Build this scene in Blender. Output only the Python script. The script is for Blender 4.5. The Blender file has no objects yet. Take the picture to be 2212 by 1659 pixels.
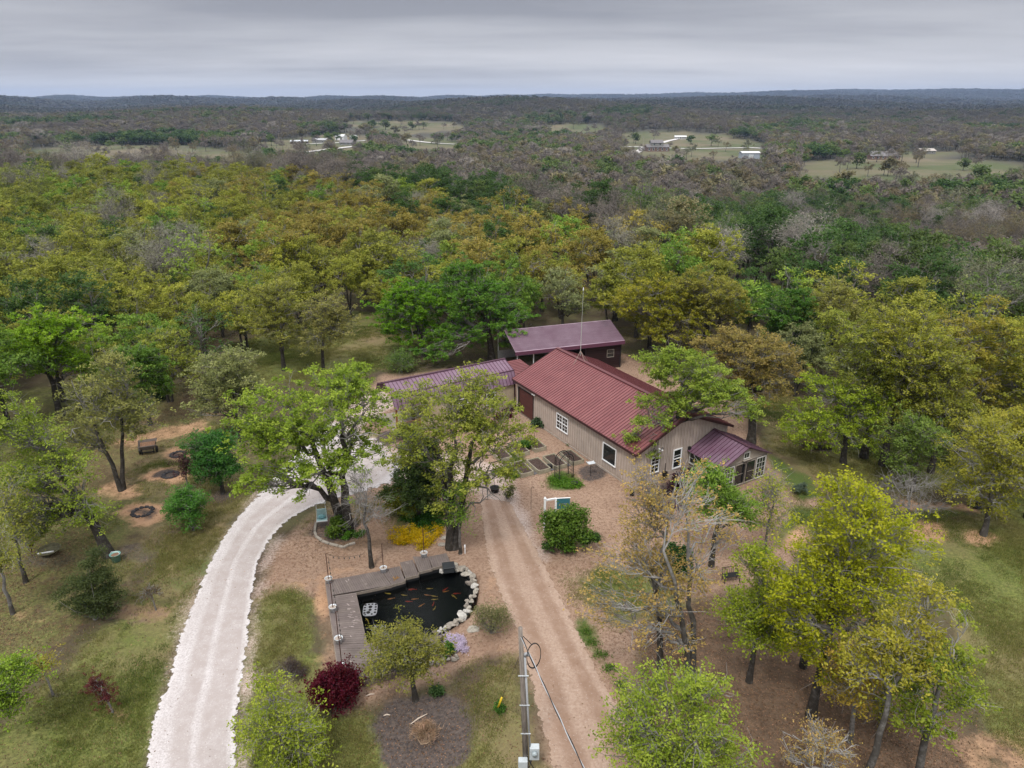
import bpy, math, random
import numpy as np
from mathutils import Vector, Matrix
S = bpy.context.scene
R = math.radians
rnd = random.Random(7)
rng = np.random.default_rng(11)
# ---------------------------------------------------------------- camera, sky, sun, exposure
H = 26.0; PITCH = R(21.8); F = 1536.3          # photo measured on a 2212 x 1659 grid
cam = bpy.data.objects.new('camera', bpy.data.cameras.new('camera'))
S.collection.objects.link(cam); S.camera = cam
cam.location = (0, 0, H); cam.rotation_euler = (R(90) - PITCH, 0, 0)
cam.data.sensor_width = 36; cam.data.lens = 36 * F / 2212
cam.data.clip_start = 0.5; cam.data.clip_end = 30000
S.render.resolution_x = 1024; S.render.resolution_y = 768
S.view_settings.view_transform = 'Standard'; S.view_settings.look = 'None'
S.view_settings.exposure = 0.75; S.view_settings.gamma = 1
SUN_EL, SUN_AZ = R(58), R(200)
w = bpy.data.worlds.new('World'); S.world = w; w.use_nodes = True
nt = w.node_tree; N = nt.nodes; L = nt.links; N.clear()
def nd(tree, t, **k):
    n = tree.nodes.new(t)
    for a, b in k.items():
        if a.startswith('i_'):
            key = a[2:]; n.inputs[int(key) if key.isdigit() else key].default_value = b
        else: setattr(n, a, b)
    return n
def ramp(tree, fac, stops, interp='LINEAR'):
    r = tree.nodes.new('ShaderNodeValToRGB'); cr = r.color_ramp; cr.interpolation = interp
    while len(cr.elements) < len(stops): cr.elements.new(0.5)
    for e, (p, c) in zip(cr.elements, stops):
        e.position = p; e.color = tuple(c) + (1,) if len(c) == 3 else c
    tree.links.new(fac, r.inputs[0]); return r.outputs[0]
sky = nd(nt, 'ShaderNodeTexSky', sky_type='NISHITA', sun_disc=False, sun_elevation=SUN_EL, sun_rotation=SUN_AZ)
tc = nd(nt, 'ShaderNodeTexCoord'); sep = nd(nt, 'ShaderNodeSeparateXYZ'); L.new(tc.outputs['Generated'], sep.inputs[0])
# overcast deck: view direction projected on a flat cloud layer
def M(tree, op, a, b=None, clamp=False):
    n = tree.nodes.new('ShaderNodeMath'); n.operation = op; n.use_clamp = clamp
    for i, x in enumerate((a, b)):
        if x is None: continue
        if isinstance(x, (int, float)): n.inputs[i].default_value = x
        else: tree.links.new(x, n.inputs[i])
    return n.outputs[0]
zc = M(nt, 'MAXIMUM', sep.outputs[2], 0.0)
inv = M(nt, 'DIVIDE', 1.0, M(nt, 'ADD', zc, 0.07))
cmb = nd(nt, 'ShaderNodeCombineXYZ')
L.new(M(nt, 'MULTIPLY', sep.outputs[0], inv), cmb.inputs[0]); L.new(M(nt, 'MULTIPLY', sep.outputs[1], inv), cmb.inputs[1])
n1 = nd(nt, 'ShaderNodeTexNoise', i_Scale=0.33, i_Detail=4.0, i_Roughness=0.5, i_Distortion=0.4)
mp = nd(nt, 'ShaderNodeMapping'); mp.inputs['Scale'].default_value = (0.34, 0.62, 1); mp.inputs['Location'].default_value = (3.1, 1.7, 0)
L.new(cmb.outputs[0], mp.inputs[0]); L.new(mp.outputs[0], n1.inputs[0])
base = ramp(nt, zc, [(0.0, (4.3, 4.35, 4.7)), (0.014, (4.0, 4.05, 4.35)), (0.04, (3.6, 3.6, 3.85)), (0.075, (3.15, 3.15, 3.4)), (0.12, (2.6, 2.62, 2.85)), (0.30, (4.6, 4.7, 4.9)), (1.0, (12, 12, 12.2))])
var = ramp(nt, n1.outputs[0], [(0.38, (0.70, 0.705, 0.73)), (0.5, (1.0, 1.0, 1.0)), (0.62, (1.22, 1.21, 1.19))])
n3 = nd(nt, 'ShaderNodeTexNoise', i_Scale=1.1, i_Detail=6.0, i_Roughness=0.55); L.new(mp.outputs[0], n3.inputs[0])
sv = M(nt, 'ADD', M(nt, 'MULTIPLY', n1.outputs[0], .68), M(nt, 'MULTIPLY', n3.outputs[0], .32)); L.new(sv, [l.to_node for l in n1.outputs[0].links if l.to_node.type == 'VALTORGB'][0].inputs[0])
vm = nd(nt, 'ShaderNodeMix', data_type='RGBA', blend_type='MULTIPLY'); vm.inputs[0].default_value = 1
L.new(base, vm.inputs[6]); L.new(var, vm.inputs[7])
vm0 = nd(nt, 'ShaderNodeMix', data_type='RGBA')      # the deck is even right at the horizon
L.new(ramp(nt, zc, [(0.0, (0, 0, 0)), (0.03, (1, 1, 1))]), vm0.inputs[0]); L.new(base, vm0.inputs[6]); L.new(vm.outputs[2], vm0.inputs[7])
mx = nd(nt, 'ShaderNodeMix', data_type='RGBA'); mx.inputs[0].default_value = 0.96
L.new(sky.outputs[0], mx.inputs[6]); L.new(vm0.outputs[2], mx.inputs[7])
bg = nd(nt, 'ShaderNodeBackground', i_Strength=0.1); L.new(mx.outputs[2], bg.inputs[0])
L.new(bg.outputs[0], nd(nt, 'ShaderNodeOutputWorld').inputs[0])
sl = bpy.data.lights.new('sun', 'SUN'); sl.energy = 1.5; sl.angle = R(10); sl.color = (1, 0.96, 0.9)
so = bpy.data.objects.new('sun', sl); S.collection.objects.link(so)
so.rotation_euler = (R(90) - SUN_EL, 0, R(180) - SUN_AZ)
S.cycles.use_adaptive_sampling = True
S.cycles.max_bounces = 6; S.cycles.diffuse_bounces = 3; S.cycles.transmission_bounces = 3; S.cycles.transparent_max_bounces = 6; S.cycles.volume_bounces = 0

# ---------------------------------------------------------------- helpers
def sstep(a, b, x):
    t = np.clip((x - a) / (b - a), 0, 1); return t * t * (3 - 2 * t)
EAZ = [-90, -36, -28, -18, -11, -3, 7, 13, 19.5, 28, 36, 90]
EDG = [280, 262, 250, 225, 168, 142, 112, 98, 84, 74, 70, 70]
def terrain(x, y):
    x = np.asarray(x, float); y = np.asarray(y, float)
    r = np.hypot(x, y); az = np.degrees(np.arctan2(x, y))
    e = np.interp(az, EAZ, EDG)
    front = sstep(0, 30, y)
    low = np.interp(r, [0, 300, 900, 1500, 2300, 4200, 7500, 9500], [-20, -21, -20, -4, -4, 4, 24, 24])
    low = low + sstep(5200, 7600, r) * sstep(-14, 34, az) * 62
    wig = (np.sin(x * 0.0041 + 1.1) * np.cos(y * 0.0033 + .4) + 0.6 * np.sin(x * 0.0093 + y * 0.0047) + .5 * np.cos(x * .0021 - y * .0012 + 2))
    low = low + wig * np.interp(r, [500, 900, 1500, 4000, 9000], [0, 1.5, 11, 14, 11])
    small = 0.10 * np.sin(x * 0.13 + 1) * np.cos(y * 0.11) * sstep(62, 90, r)
    z = (low) * sstep(0, 150, r - e - 6) * front + small
    return z
def tz(x, y): return float(terrain(x, y))
def ray(px, py):
    u = (px - 1106) / F; v = (829.5 - py) / F
    return u, math.cos(PITCH) + v * math.sin(PITCH), -math.sin(PITCH) + v * math.cos(PITCH)
def at(px, py, z=0.0):                       # point of the plane z seen at a photo coordinate
    dx, dy, dz = ray(px, py); t = (z - H) / dz
    return Vector((dx * t, dy * t, z))
def onT(px, py):                             # point of the terrain seen there
    z = 0
    for _ in range(14):
        p = at(px, py, z); z = 0.5 * z + 0.5 * tz(p.x, p.y)
    return Vector((p.x, p.y, tz(p.x, p.y)))
def atY(px, py, Y):                          # point at distance Y ahead
    dx, dy, dz = ray(px, py); t = Y / dy
    return Vector((dx * t, Y, H + dz * t))
def projV(X, Y, Z):
    d = Y * math.cos(PITCH) - (Z - H) * math.sin(PITCH); v = Y * math.sin(PITCH) + (Z - H) * math.cos(PITCH)
    d = np.maximum(d, .1)
    return 1106 + F * X / d, 829.5 - F * v / d
def tag(o, label=None, cat=None, group=None, kind=None):
    if label: o['label'] = label
    if cat: o['category'] = cat
    if group: o['group'] = group
    if kind: o['kind'] = kind
    return o
def empty(name, loc, rz=0, label=None, cat=None, group=None):
    o = bpy.data.objects.new(name, None); S.collection.objects.link(o)
    o.location = loc; o.rotation_euler = (0, 0, rz); o.empty_display_size = .3
    return tag(o, label, cat, group)
def mesh_np(name, V, Fc, mat, smooth=False):          # V (n,3), Fc list of (k,m) int arrays
    me = bpy.data.meshes.new(name)
    if not isinstance(Fc, list): Fc = [Fc]
    Fc = [f for f in Fc if len(f)]
    loops = np.concatenate([f.reshape(-1) for f in Fc]); tot = np.concatenate([np.full(len(f), f.shape[1]) for f in Fc])
    st = np.concatenate([[0], np.cumsum(tot)[:-1]])
    me.vertices.add(len(V)); me.vertices.foreach_set('co', np.asarray(V, np.float32).reshape(-1))
    me.loops.add(len(loops)); me.loops.foreach_set('vertex_index', loops.astype(np.int32))
    me.polygons.add(len(tot)); me.polygons.foreach_set('loop_start', st.astype(np.int32))
    try: me.polygons.foreach_set('loop_total', tot.astype(np.int32))
    except Exception: pass
    if smooth: me.polygons.foreach_set('use_smooth', np.ones(len(tot), bool))
    me.materials.append(mat); me.update()
    return me
def link(name, me, parent=None):
    o = bpy.data.objects.new(name, me); S.collection.objects.link(o); o.parent = parent; return o
class MB:
    def __init__(s): s.v = []; s.f = []
    def add(s, vs, fs):
        b = len(s.v); s.v += [tuple(p) for p in vs]; s.f += [tuple(b + i for i in f) for f in fs]; return s
    def box(s, x0, x1, y0, y1, z0, z1, m=None):
        vs = [Vector((x, y, z)) for z in (z0, z1) for y in (y0, y1) for x in (x0, x1)]
        if m is not None: vs = [m @ p for p in vs]
        return s.add(vs, [(0, 2, 3, 1), (4, 5, 7, 6), (0, 1, 5, 4), (2, 6, 7, 3), (0, 4, 6, 2), (1, 3, 7, 5)])
    def bar(s, a, b, wd, ht=None, up=(0, 0, 1)):
        a = Vector(a); b = Vector(b); d = b - a; ln = d.length; d.normalize(); ht = ht or wd
        u = Vector(up); sd = d.cross(u)
        if sd.length < 1e-3: sd = d.cross(Vector((1, 0, 0)))
        sd.normalize(); u = sd.cross(d)
        m = Matrix((tuple(d) + (a.x,), tuple(sd) + (a.y,), tuple(u) + (a.z,), (0, 0, 0, 1)))
        m = Matrix(((d.x, sd.x, u.x, a.x), (d.y, sd.y, u.y, a.y), (d.z, sd.z, u.z, a.z), (0, 0, 0, 1)))
        return s.box(0, ln, -wd / 2, wd / 2, -ht / 2, ht / 2, m)
    def tube(s, pts, rad, n=6, cap=True):
        pts = [Vector(p) for p in pts]
        if not isinstance(rad, (list, tuple)): rad = [rad] * len(pts)
        b = len(s.v); k = len(pts); pu = None
        for i, p in enumerate(pts):
            d = (pts[min(i + 1, k - 1)] - pts[max(i - 1, 0)])
            if d.length < 1e-6: d = Vector((0, 0, 1))
            d.normalize()
            if pu is None: pu = d.orthogonal().normalized()
            pu = (pu - d * pu.dot(d)); pu = pu.normalized() if pu.length > 1e-4 else d.orthogonal().normalized()
            q = d.cross(pu)
            for j in range(n):
                a = 2 * math.pi * j / n; s.v.append(tuple(p + (pu * math.cos(a) + q * math.sin(a)) * rad[i]))
        for i in range(k - 1):
            for j in range(n):
                s.f.append((b + i * n + j, b + i * n + (j + 1) % n, b + (i + 1) * n + (j + 1) % n, b + (i + 1) * n + j))
        if cap: s.f.append(tuple(b + j for j in reversed(range(n)))); s.f.append(tuple(b + (k - 1) * n + j for j in range(n)))
        return s
    def lathe(s, prof, n=12, c=(0, 0, 0)):
        b = len(s.v); k = len(prof)
        for r_, z in prof:
            for j in range(n):
                a = 2 * math.pi * j / n; s.v.append((c[0] + r_ * math.cos(a), c[1] + r_ * math.sin(a), c[2] + z))
        for i in range(k - 1):
            for j in range(n): s.f.append((b + i * n + j, b + i * n + (j + 1) % n, b + (i + 1) * n + (j + 1) % n, b + (i + 1) * n + j))
        s.f.append(tuple(b + j for j in reversed(range(n)))); s.f.append(tuple(b + (k - 1) * n + j for j in range(n)))
        return s
    def prism(s, poly, z0, z1):
        n = len(poly); b = len(s.v)
        s.v += [(p[0], p[1], z0) for p in poly] + [(p[0], p[1], z1) for p in poly]
        s.f += [tuple(b + i for i in reversed(range(n))), tuple(b + n + i for i in range(n))]
        s.f += [(b + i, b + (i + 1) % n, b + n + (i + 1) % n, b + n + i) for i in range(n)]
        return s
    def blob(s, c, r, sq=(1, 1, 1), seed=0, jit=.25, n=2, flat=False):
        import bmesh
        bm = bmesh.new(); bmesh.ops.create_icosphere(bm, subdivisions=n, radius=1)
        rr = random.Random(seed); ph = [rr.uniform(0, 6) for _ in range(6)]
        b = len(s.v)
        for v in bm.verts:
            p = v.co; k = 1 + jit * (math.sin(p.x * 2.3 + ph[0]) * math.cos(p.y * 2.1 + ph[1]) + .6 * math.sin(p.z * 3.7 + ph[2] + p.x * 2)) + rr.uniform(-.5, .5) * jit * .5
            s.v.append((c[0] + p.x * k * r * sq[0], c[1] + p.y * k * r * sq[1], c[2] + p.z * k * r * sq[2]))
        for f in bm.faces: s.f.append(tuple(b + v.index for v in f.verts))
        bm.free(); return s
    def build(s, name, mat, parent=None, smooth=False, bevel=0):
        me = bpy.data.meshes.new(name); me.from_pydata(s.v, [], s.f); me.materials.append(mat)
        if smooth: me.polygons.foreach_set('use_smooth', [True] * len(me.polygons))
        me.update(); o = link(name, me, parent)
        if bevel:
            m = o.modifiers.new('bevel', 'BEVEL'); m.width = bevel; m.segments = 1; m.limit_method = 'ANGLE'
        return o
# ---------------------------------------------------------------- materials
def mat(name, col, rough=.8, metal=0, noise=0, nscale=8, bump=0, spec=.3, col2=None, coord='Object', bscale=None, stretch=(1, 1, 1), detail=5):
    m = bpy.data.materials.new(name); m.use_nodes = True; t = m.node_tree; b = t.nodes['Principled BSDF']
    b.inputs['Roughness'].default_value = rough; b.inputs['Metallic'].default_value = metal; b.inputs['Specular IOR Level'].default_value = spec
    b.inputs['Base Color'].default_value = tuple(col) + (1,)
    if noise or col2 or bump:
        c = nd(t, 'ShaderNodeTexCoord'); mp = nd(t, 'ShaderNodeMapping'); mp.inputs['Scale'].default_value = stretch
        t.links.new(c.outputs[coord], mp.inputs[0])
        nz = nd(t, 'ShaderNodeTexNoise', i_Scale=float(nscale), i_Detail=float(detail), i_Roughness=.62); t.links.new(mp.outputs[0], nz.inputs[0])
        if noise or col2:
            c2 = col2 or tuple(min(1, x * (1 + noise)) for x in col); c1 = col if col2 else tuple(x * (1 - noise) for x in col)
            t.links.new(ramp(t, nz.outputs[0], [(.32, c1), (.68, c2)]), b.inputs['Base Color'])
        if bump:
            n2 = nd(t, 'ShaderNodeTexNoise', i_Scale=float(bscale or nscale * 3), i_Detail=4.0); t.links.new(mp.outputs[0], n2.inputs[0])
            bp = nd(t, 'ShaderNodeBump', i_Strength=float(min(1, bump)), i_Distance=.03); t.links.new(n2.outputs[0], bp.inputs['Height']); t.links.new(bp.outputs[0], b.inputs['Normal'])
    return m
def foliage_mat(name, inst=False, trans=.42):
    m = bpy.data.materials.new(name); m.use_nodes = True; t = m.node_tree; t.nodes.clear(); K = t.links
    if inst: src = nd(t, 'ShaderNodeAttribute', attribute_type='INSTANCER', attribute_name='tint').outputs['Color']
    else: src = nd(t, 'ShaderNodeObjectInfo').outputs['Color']
    tone = nd(t, 'ShaderNodeAttribute', attribute_name='tone').outputs['Fac']
    hs = nd(t, 'ShaderNodeHueSaturation'); K.new(src, hs.inputs['Color'])
    K.new(M(t, 'ADD', M(t, 'MULTIPLY', tone, -.035), .518), hs.inputs['Hue'])
    K.new(M(t, 'ADD', M(t, 'MULTIPLY', tone, 1.0), .55), hs.inputs['Value'])
    K.new(M(t, 'ADD', M(t, 'MULTIPLY', tone, -.10), 1.15), hs.inputs['Saturation'])
    d = nd(t, 'ShaderNodeBsdfPrincipled', i_Roughness=.6); d.inputs['Specular IOR Level'].default_value = .25
    K.new(hs.outputs[0], d.inputs['Base Color'])
    tr = nd(t, 'ShaderNodeBsdfTranslucent'); K.new(hs.outputs[0], tr.inputs[0])
    mx = nd(t, 'ShaderNodeMixShader', i_0=trans); K.new(d.outputs[0], mx.inputs[1]); K.new(tr.outputs[0], mx.inputs[2])
    K.new(mx.outputs[0], nd(t, 'ShaderNodeOutputMaterial').inputs[0]); return m
def bark_mat(name, thick=(.042, .036, .030), thin=(.30, .285, .27)):
    m = bpy.data.materials.new(name); m.use_nodes = True; t = m.node_tree; b = t.nodes['Principled BSDF']; K = t.links
    b.inputs['Roughness'].default_value = .9; b.inputs['Specular IOR Level'].default_value = .2
    th = nd(t, 'ShaderNodeAttribute', attribute_name='tone').outputs['Fac']
    c = nd(t, 'ShaderNodeTexCoord'); nz = nd(t, 'ShaderNodeTexNoise', i_Scale=3.5, i_Detail=6.0, i_Roughness=.7); K.new(c.outputs['Object'], nz.inputs[0])
    f = M(t, 'ADD', M(t, 'MULTIPLY', th, .75), M(t, 'MULTIPLY', M(t, 'SUBTRACT', nz.outputs[0], .5), 1.5), True)
    K.new(ramp(t, f, [(0, thick), (1, thin)]), b.inputs['Base Color']); return m
LEAF = foliage_mat('leaf'); LEAFI = foliage_mat('leaf_wood', True); BARK = bark_mat('bark'); PALE = bark_mat('pale_bark', (.075, .068, .06), (.42, .405, .39))
# ---------------------------------------------------------------- ground
def P(*pts, z=0.0): return np.array([tuple(at(x, y, z))[:2] for x, y in pts])
def ell(cx, cy, rx, ry, n=14): return P(*[(cx + rx * math.cos(2 * math.pi * i / n), cy + ry * math.sin(2 * math.pi * i / n)) for i in range(n)])
def sdist(X, Y, poly):                        # signed distance, positive inside
    d = np.full(X.shape, 1e9); ins = np.zeros(X.shape, bool); n = len(poly)
    for i in range(n):
        ax, ay = poly[i]; bx, by = poly[(i + 1) % n]; ex, ey = bx - ax, by - ay
        t = np.clip(((X - ax) * ex + (Y - ay) * ey) / (ex * ex + ey * ey + 1e-9), 0, 1)
        d = np.minimum(d, np.hypot(X - ax - t * ex, Y - ay - t * ey))
        c = ((ay > Y) != (by > Y)) & (X < (bx - ax) * (Y - ay) / (by - ay + 1e-12) + ax); ins ^= c
    return np.where(ins, d, -d)
GRASS = [(P((300, 1720), (345, 1500), (378, 1370), (415, 1290), (445, 1210), (495, 1135), (540, 1075), (430, 1110), (380, 1150), (350, 1210), (300, 1290), (290, 1330), (200, 1380), (120, 1450), (60, 1500), (0, 1560), (-100, 1640), (-160, 1900)), 1.0),
 (P((546, 1290), (640, 1262), (680, 1300), (690, 1400), (700, 1470), (680, 1540), (780, 1545), (825, 1560), (830, 1620), (880, 1760), (505, 1760), (518, 1560), (530, 1450)), 1.0),
 (P((985, 1465), (1050, 1422), (1118, 1412), (1128, 1480), (1145, 1560), (1165, 1620), (1250, 1760), (920, 1760), (1015, 1610), (1036, 1540), (1005, 1495)), 1.0),
 (P((1238, 1250), (1300, 1225), (1390, 1235), (1460, 1270), (1540, 1300), (1450, 1320), (1350, 1345), (1270, 1300)), .8),
 (P((1700, 1150), (1800, 1105), (1930, 1120), (2070, 1120), (2212, 1070), (2500, 1000), (2800, 1800), (2300, 1700), (2150, 1560), (2080, 1400), (2010, 1290), (1900, 1200)), 1.0),
 (P((1625, 870), (1655, 960), (1690, 1000), (1760, 1060), (1850, 1095), (1900, 1060), (1880, 960), (1760, 900), (1700, 850)), 1.0),
 (P((1750, 900), (1900, 1060), (2100, 1060), (2300, 1030), (2400, 880), (2212, 850), (1900, 850)), .62),
 (ell(795, 948, 34, 20), 1.0),
 (P((520, 740), (700, 670), (870, 680), (940, 760), (760, 815), (600, 830), (500, 830)), .75),
 (P((1640, 800), (1700, 640), (1900, 590), (2400, 600), (2400, 780), (1900, 760)), .75),
 (P((-200, 880), (330, 800), (430, 860), (560, 960), (560, 1060), (420, 1090), (300, 1250), (0, 1500), (-200, 1600)), .55),
 (P((820, 1062), (900, 1045), (960, 1110), (940, 1150), (860, 1140)), .75), (P((600, 1125), (700, 1085), (800, 1070), (830, 1090), (740, 1150), (640, 1150)), .4)]
LUSH = [(P((1246, 1340), (1262, 1335), (1300, 1400), (1335, 1450), (1365, 1500), (1340, 1505), (1300, 1450), (1262, 1400)), 1.0), (P((860, 1075), (930, 1060), (955, 1110), (900, 1140)), .9),
 (ell(1222, 1040, 34, 22), 1.0), (ell(430, 1225, 45, 18), .6), (ell(390, 1260, 30, 12), .6), (ell(430, 1180, 60, 35), .4), (P((1640, 960), (1700, 1000), (1790, 1075), (1740, 1080), (1660, 1000)), .8), (P((1680, 1180), (1700, 1100), (1780, 1085), (1800, 1110), (1720, 1130)), .8),
 (ell(1110, 985, 30, 20), .8), (ell(2040, 1110, 60, 12), .7), (ell(1060, 1500, 60, 60), .35), (ell(2100, 1450, 60, 70), .35), (ell(1010, 1000, 25, 12), .5)]
MULCH = [(P((805, 1570), (840, 1515), (900, 1490), (950, 1470), (1008, 1500), (1030, 1560), (1005, 1620), (960, 1665), (880, 1690), (830, 1630)), 1.0),
 (ell(1440, 1065, 55, 30), .8), (ell(1285, 1022, 42, 18), .9), (ell(308, 1106, 26, 10), 1), (ell(368, 1026, 22, 7), 1), (ell(385, 982, 22, 6), 1), (ell(725, 1140, 45, 34), .7), (ell(765, 950, 14, 6), 1), (ell(835, 945, 16, 14), 1),
 (ell(408, 1056, 20, 7), 1), (ell(483, 1068, 24, 9), .7), (ell(1076, 1536, 17, 14), 1), (ell(620, 1440, 34, 28), .5), (ell(620, 1500, 30, 20), .5), (ell(290, 1195, 50, 25), .6), (ell(1785, 965, 50, 14), .7), (ell(115, 1500, 28, 8), .6), (ell(725, 1520, 36, 20), .8), (ell(270, 1325, 60, 18), .4), (ell(100, 1205, 50, 20), .5)]
LEAFB = [(P((1380, 1370), (1500, 1290), (1700, 1260), (1850, 1300), (1980, 1400), (2060, 1560), (2100, 1760), (1390, 1760), (1400, 1500)), 1.0),
 (P((-100, 1100), (0, 1050), (200, 950), (330, 880), (440, 830), (520, 860), (430, 930), (300, 1010), (200, 1120), (250, 1280), (120, 1400), (0, 1480), (-100, 1520)), .9),
 (P((-60, 1600), (120, 1560), (160, 1659), (150, 1800), (-100, 1800)), .8), (ell(925, 1620, 45, 30), 1.0), (ell(955, 1560, 22, 40), .9), (ell(760, 1170, 70, 18), .6), (ell(285, 985, 36, 18), 1.0), (ell(275, 1165, 35, 12), 1), (ell(860, 1510, 40, 15), .8),
 (ell(930, 1090, 30, 40), .5), (ell(1260, 1160, 40, 14), .8), (ell(1530, 1250, 80, 25), .6), (ell(690, 1350, 14, 70), .4), (ell(560, 1240, 10, 30), .3), (ell(1130, 1450, 8, 80), .3)]
SAND = [(ell(262, 1062, 55, 22), .7), (ell(312, 1107, 52, 24), .95), (ell(366, 1030, 48, 17), .9), (ell(392, 980, 44, 13), .85), (P((250, 950), (330, 925), (440, 905), (460, 925), (360, 950), (280, 975)), .6),
 (P((680, 1262), (704, 1262), (716, 1400), (724, 1480), (706, 1470), (690, 1350)), .95), (ell(2005, 1150, 44, 26), .9), (ell(2118, 1162, 42, 14), .9), (ell(1725, 1165, 36, 30), .8), (P((1930, 1080), (2090, 1092), (2160, 1110), (2050, 1108), (1950, 1100)), .7),
 (ell(1760, 960, 46, 15), .8), (ell(245, 1545, 45, 16), .5), (ell(300, 1320, 40, 12), .6), (ell(60, 1330, 50, 25), .35), (ell(2030, 642, 60, 8), .8), (ell(1690, 590, 70, 12), .5), (P((620, 1260), (760, 1215), (800, 1225), (720, 1250), (640, 1280)), .5), (ell(1080, 1300, 40, 120), .3), (ell(2180, 1640, 100, 40), .5)]
PALEG = [(P((840, 1050), (860, 985), (900, 960), (1000, 985), (1090, 1000), (1110, 1060), (1150, 1130), (1180, 1210), (1120, 1160), (1080, 1110), (1030, 1070), (930, 1050)), .75), (P((800, 1220), (1020, 1180), (1110, 1200), (1160, 1330), (1080, 1250), (900, 1230)), .15),
 (P((505, 1760), (520, 1560), (545, 1290), (575, 1180), (600, 1140), (620, 1150), (580, 1230), (562, 1300), (540, 1560), (530, 1760)), .8), (P((1290, 1430), (1330, 1440), (1420, 1560), (1440, 1700), (1380, 1700), (1350, 1540)), .5),
 (P((300, 1760), (340, 1500), (440, 1210), (500, 1125), (560, 1050), (575, 1060), (470, 1210), (370, 1480), (330, 1760)), .5), (P((1180, 1600), (1240, 1620), (1300, 1760), (1200, 1760)), .5), (P((735, 900), (765, 860), (830, 835), (860, 880), (800, 905), (775, 925), (850, 985), (730, 940)), 1.0), (P((1090, 870), (1160, 880), (1170, 930), (1080, 960), (1010, 920)), .3)]
YARD = P((555, 1290), (580, 1200), (640, 1130), (720, 1080), (700, 960), (760, 870), (830, 810), (1090, 790), (1330, 760), (1450, 800), (1600, 880), (1660, 990), (1760, 1060), (1800, 1110), (1700, 1160), (1760, 1260), (1600, 1280), (1400, 1350), (1370, 1500), (1400, 1760), (1160, 1760), (1160, 1500), (1130, 1420), (1000, 1450), (980, 1490), (840, 1500), (760, 1540), (710, 1540), (680, 1290))
# open ground among the far woods, as photo outlines
CLEAR = [[(60, 318), (240, 314), (420, 316), (560, 330), (545, 352), (380, 350), (200, 348), (60, 340)], [(540, 316), (620, 300), (700, 290), (790, 286), (800, 305), (790, 326), (700, 332), (600, 326)],
 [(800, 262), (880, 258), (1000, 266), (1010, 280), (900, 292), (810, 292)], [(730, 262), (800, 262), (790, 272), (740, 270)], [(860, 298), (960, 300), (1010, 312), (1000, 322), (870, 322)],
 [(1335, 312), (1400, 288), (1470, 284), (1560, 290), (1640, 308), (1660, 330), (1640, 346), (1500, 350), (1370, 336)], [(1180, 268), (1330, 272), (1290, 290), (1180, 286)], [(1340, 286), (1440, 280), (1440, 300), (1350, 306)],
 [(1715, 352), (1850, 336), (2000, 338), (2120, 352), (2130, 378), (2000, 388), (1860, 390), (1720, 380)], [(2090, 345), (2230, 352), (2230, 376), (2110, 374)], [(1900, 330), (2080, 326), (2080, 338), (1900, 340)]]
def inpoly(px, py, poly):
    ins = np.zeros(px.shape, bool); n = len(poly)
    for i in range(n):
        ax, ay = poly[i]; bx, by = poly[(i + 1) % n]
        ins ^= ((ay > py) != (by > py)) & (px < (bx - ax) * (py - ay) / (by - ay + 1e-12) + ax)
    return ins
def lines(a, b, st, lo, hi, g):
    c = list(np.arange(a, b + st / 2, st)); s = st; x = c[0]; pre = []
    while x > lo: s *= g; x -= s; pre.append(x)
    s = st; x = c[-1]; post = []
    while x < hi: s *= g; x += s; post.append(x)
    return np.array(pre[::-1] + c + post)
POND = None
def water_outline():
    pts = [(570, 625), (900, 560), (1015, 520), (1025, 485), (1150, 455), (1150, 435), (1280, 400), (1390, 390), (1500, 400), (1590, 440), (1640, 500), (1665, 570), (1670, 630), (1640, 690), (1610, 760), (1590, 830), (1520, 885), (1420, 945), (1300, 1005), (1200, 1030), (1000, 1060), (670, 1090)]
    return [tuple(at((1150 + x / 2.37) / 1.807, (2050 + y / 2.37) / 1.807, .08))[:2] for x, y in pts]
WATER = water_outline()
xs = lines(-62, 62, .36, -9500, 9500, 1.10); ys = lines(17, 86, .36, -150, 9800, 1.055)
GX, GY = np.meshgrid(xs, ys); GZ = terrain(GX, GY)
wd = np.full(GX.shape, -9.0); nearw = (abs(GX + 3) < 16) & (GY > 20) & (GY < 50); wd[nearw] = sdist(GX[nearw], GY[nearw], WATER)
GZ = np.where(wd > -.14, -1.6, GZ)
nx, ny = len(xs), len(ys); idx = np.arange(nx * ny).reshape(ny, nx)
quads = np.stack([idx[:-1, :-1], idx[:-1, 1:], idx[1:, 1:], idx[1:, :-1]], -1).reshape(-1, 4)
def noise2(x, y, s, seed=0):
    r = np.random.default_rng(seed); o = np.zeros(np.shape(x))
    for k in range(7):
        a = r.uniform(0, 6.28); f = s * r.uniform(.6, 1.9); o += np.sin((x * math.cos(a) + y * math.sin(a)) * f + r.uniform(0, 6.28))
    return o / 7 * 1.5
near = (GX > -64) & (GX < 100) & (GY > 14) & (GY < 150)
def zone(lst, w=.5):
    o = np.zeros(GX.shape); X = GX[near]; Y = GY[near]; acc = np.zeros(X.shape); jig = noise2(X, Y, 1.6, 5) * .45 + noise2(X, Y, .5, 6) * .4
    for poly, st in lst: acc = np.maximum(acc, st * sstep(-w * 1.5, w * 1.5, sdist(X, Y, poly) + jig))
    o[near] = acc; return o
zg, zl, zm, zb, zs, zp, zy = zone(GRASS, .7), zone(LUSH, .4), zone(MULCH, .3), zone(LEAFB, .8), zone(SAND, .6), zone(PALEG, .6), zone([(YARD, 1)], .9)
PX, PY = projV(GX, GY, GZ)
far = (np.hypot(GX, GY) > 300) & (GY > 0)
fc = np.zeros(GX.shape)
wv_ = noise2(GX, GY, .03, 21) * 9
for c in CLEAR: fc[far & inpoly(PX + wv_ * 2, PY + wv_ * .35, c)] = 1
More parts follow.
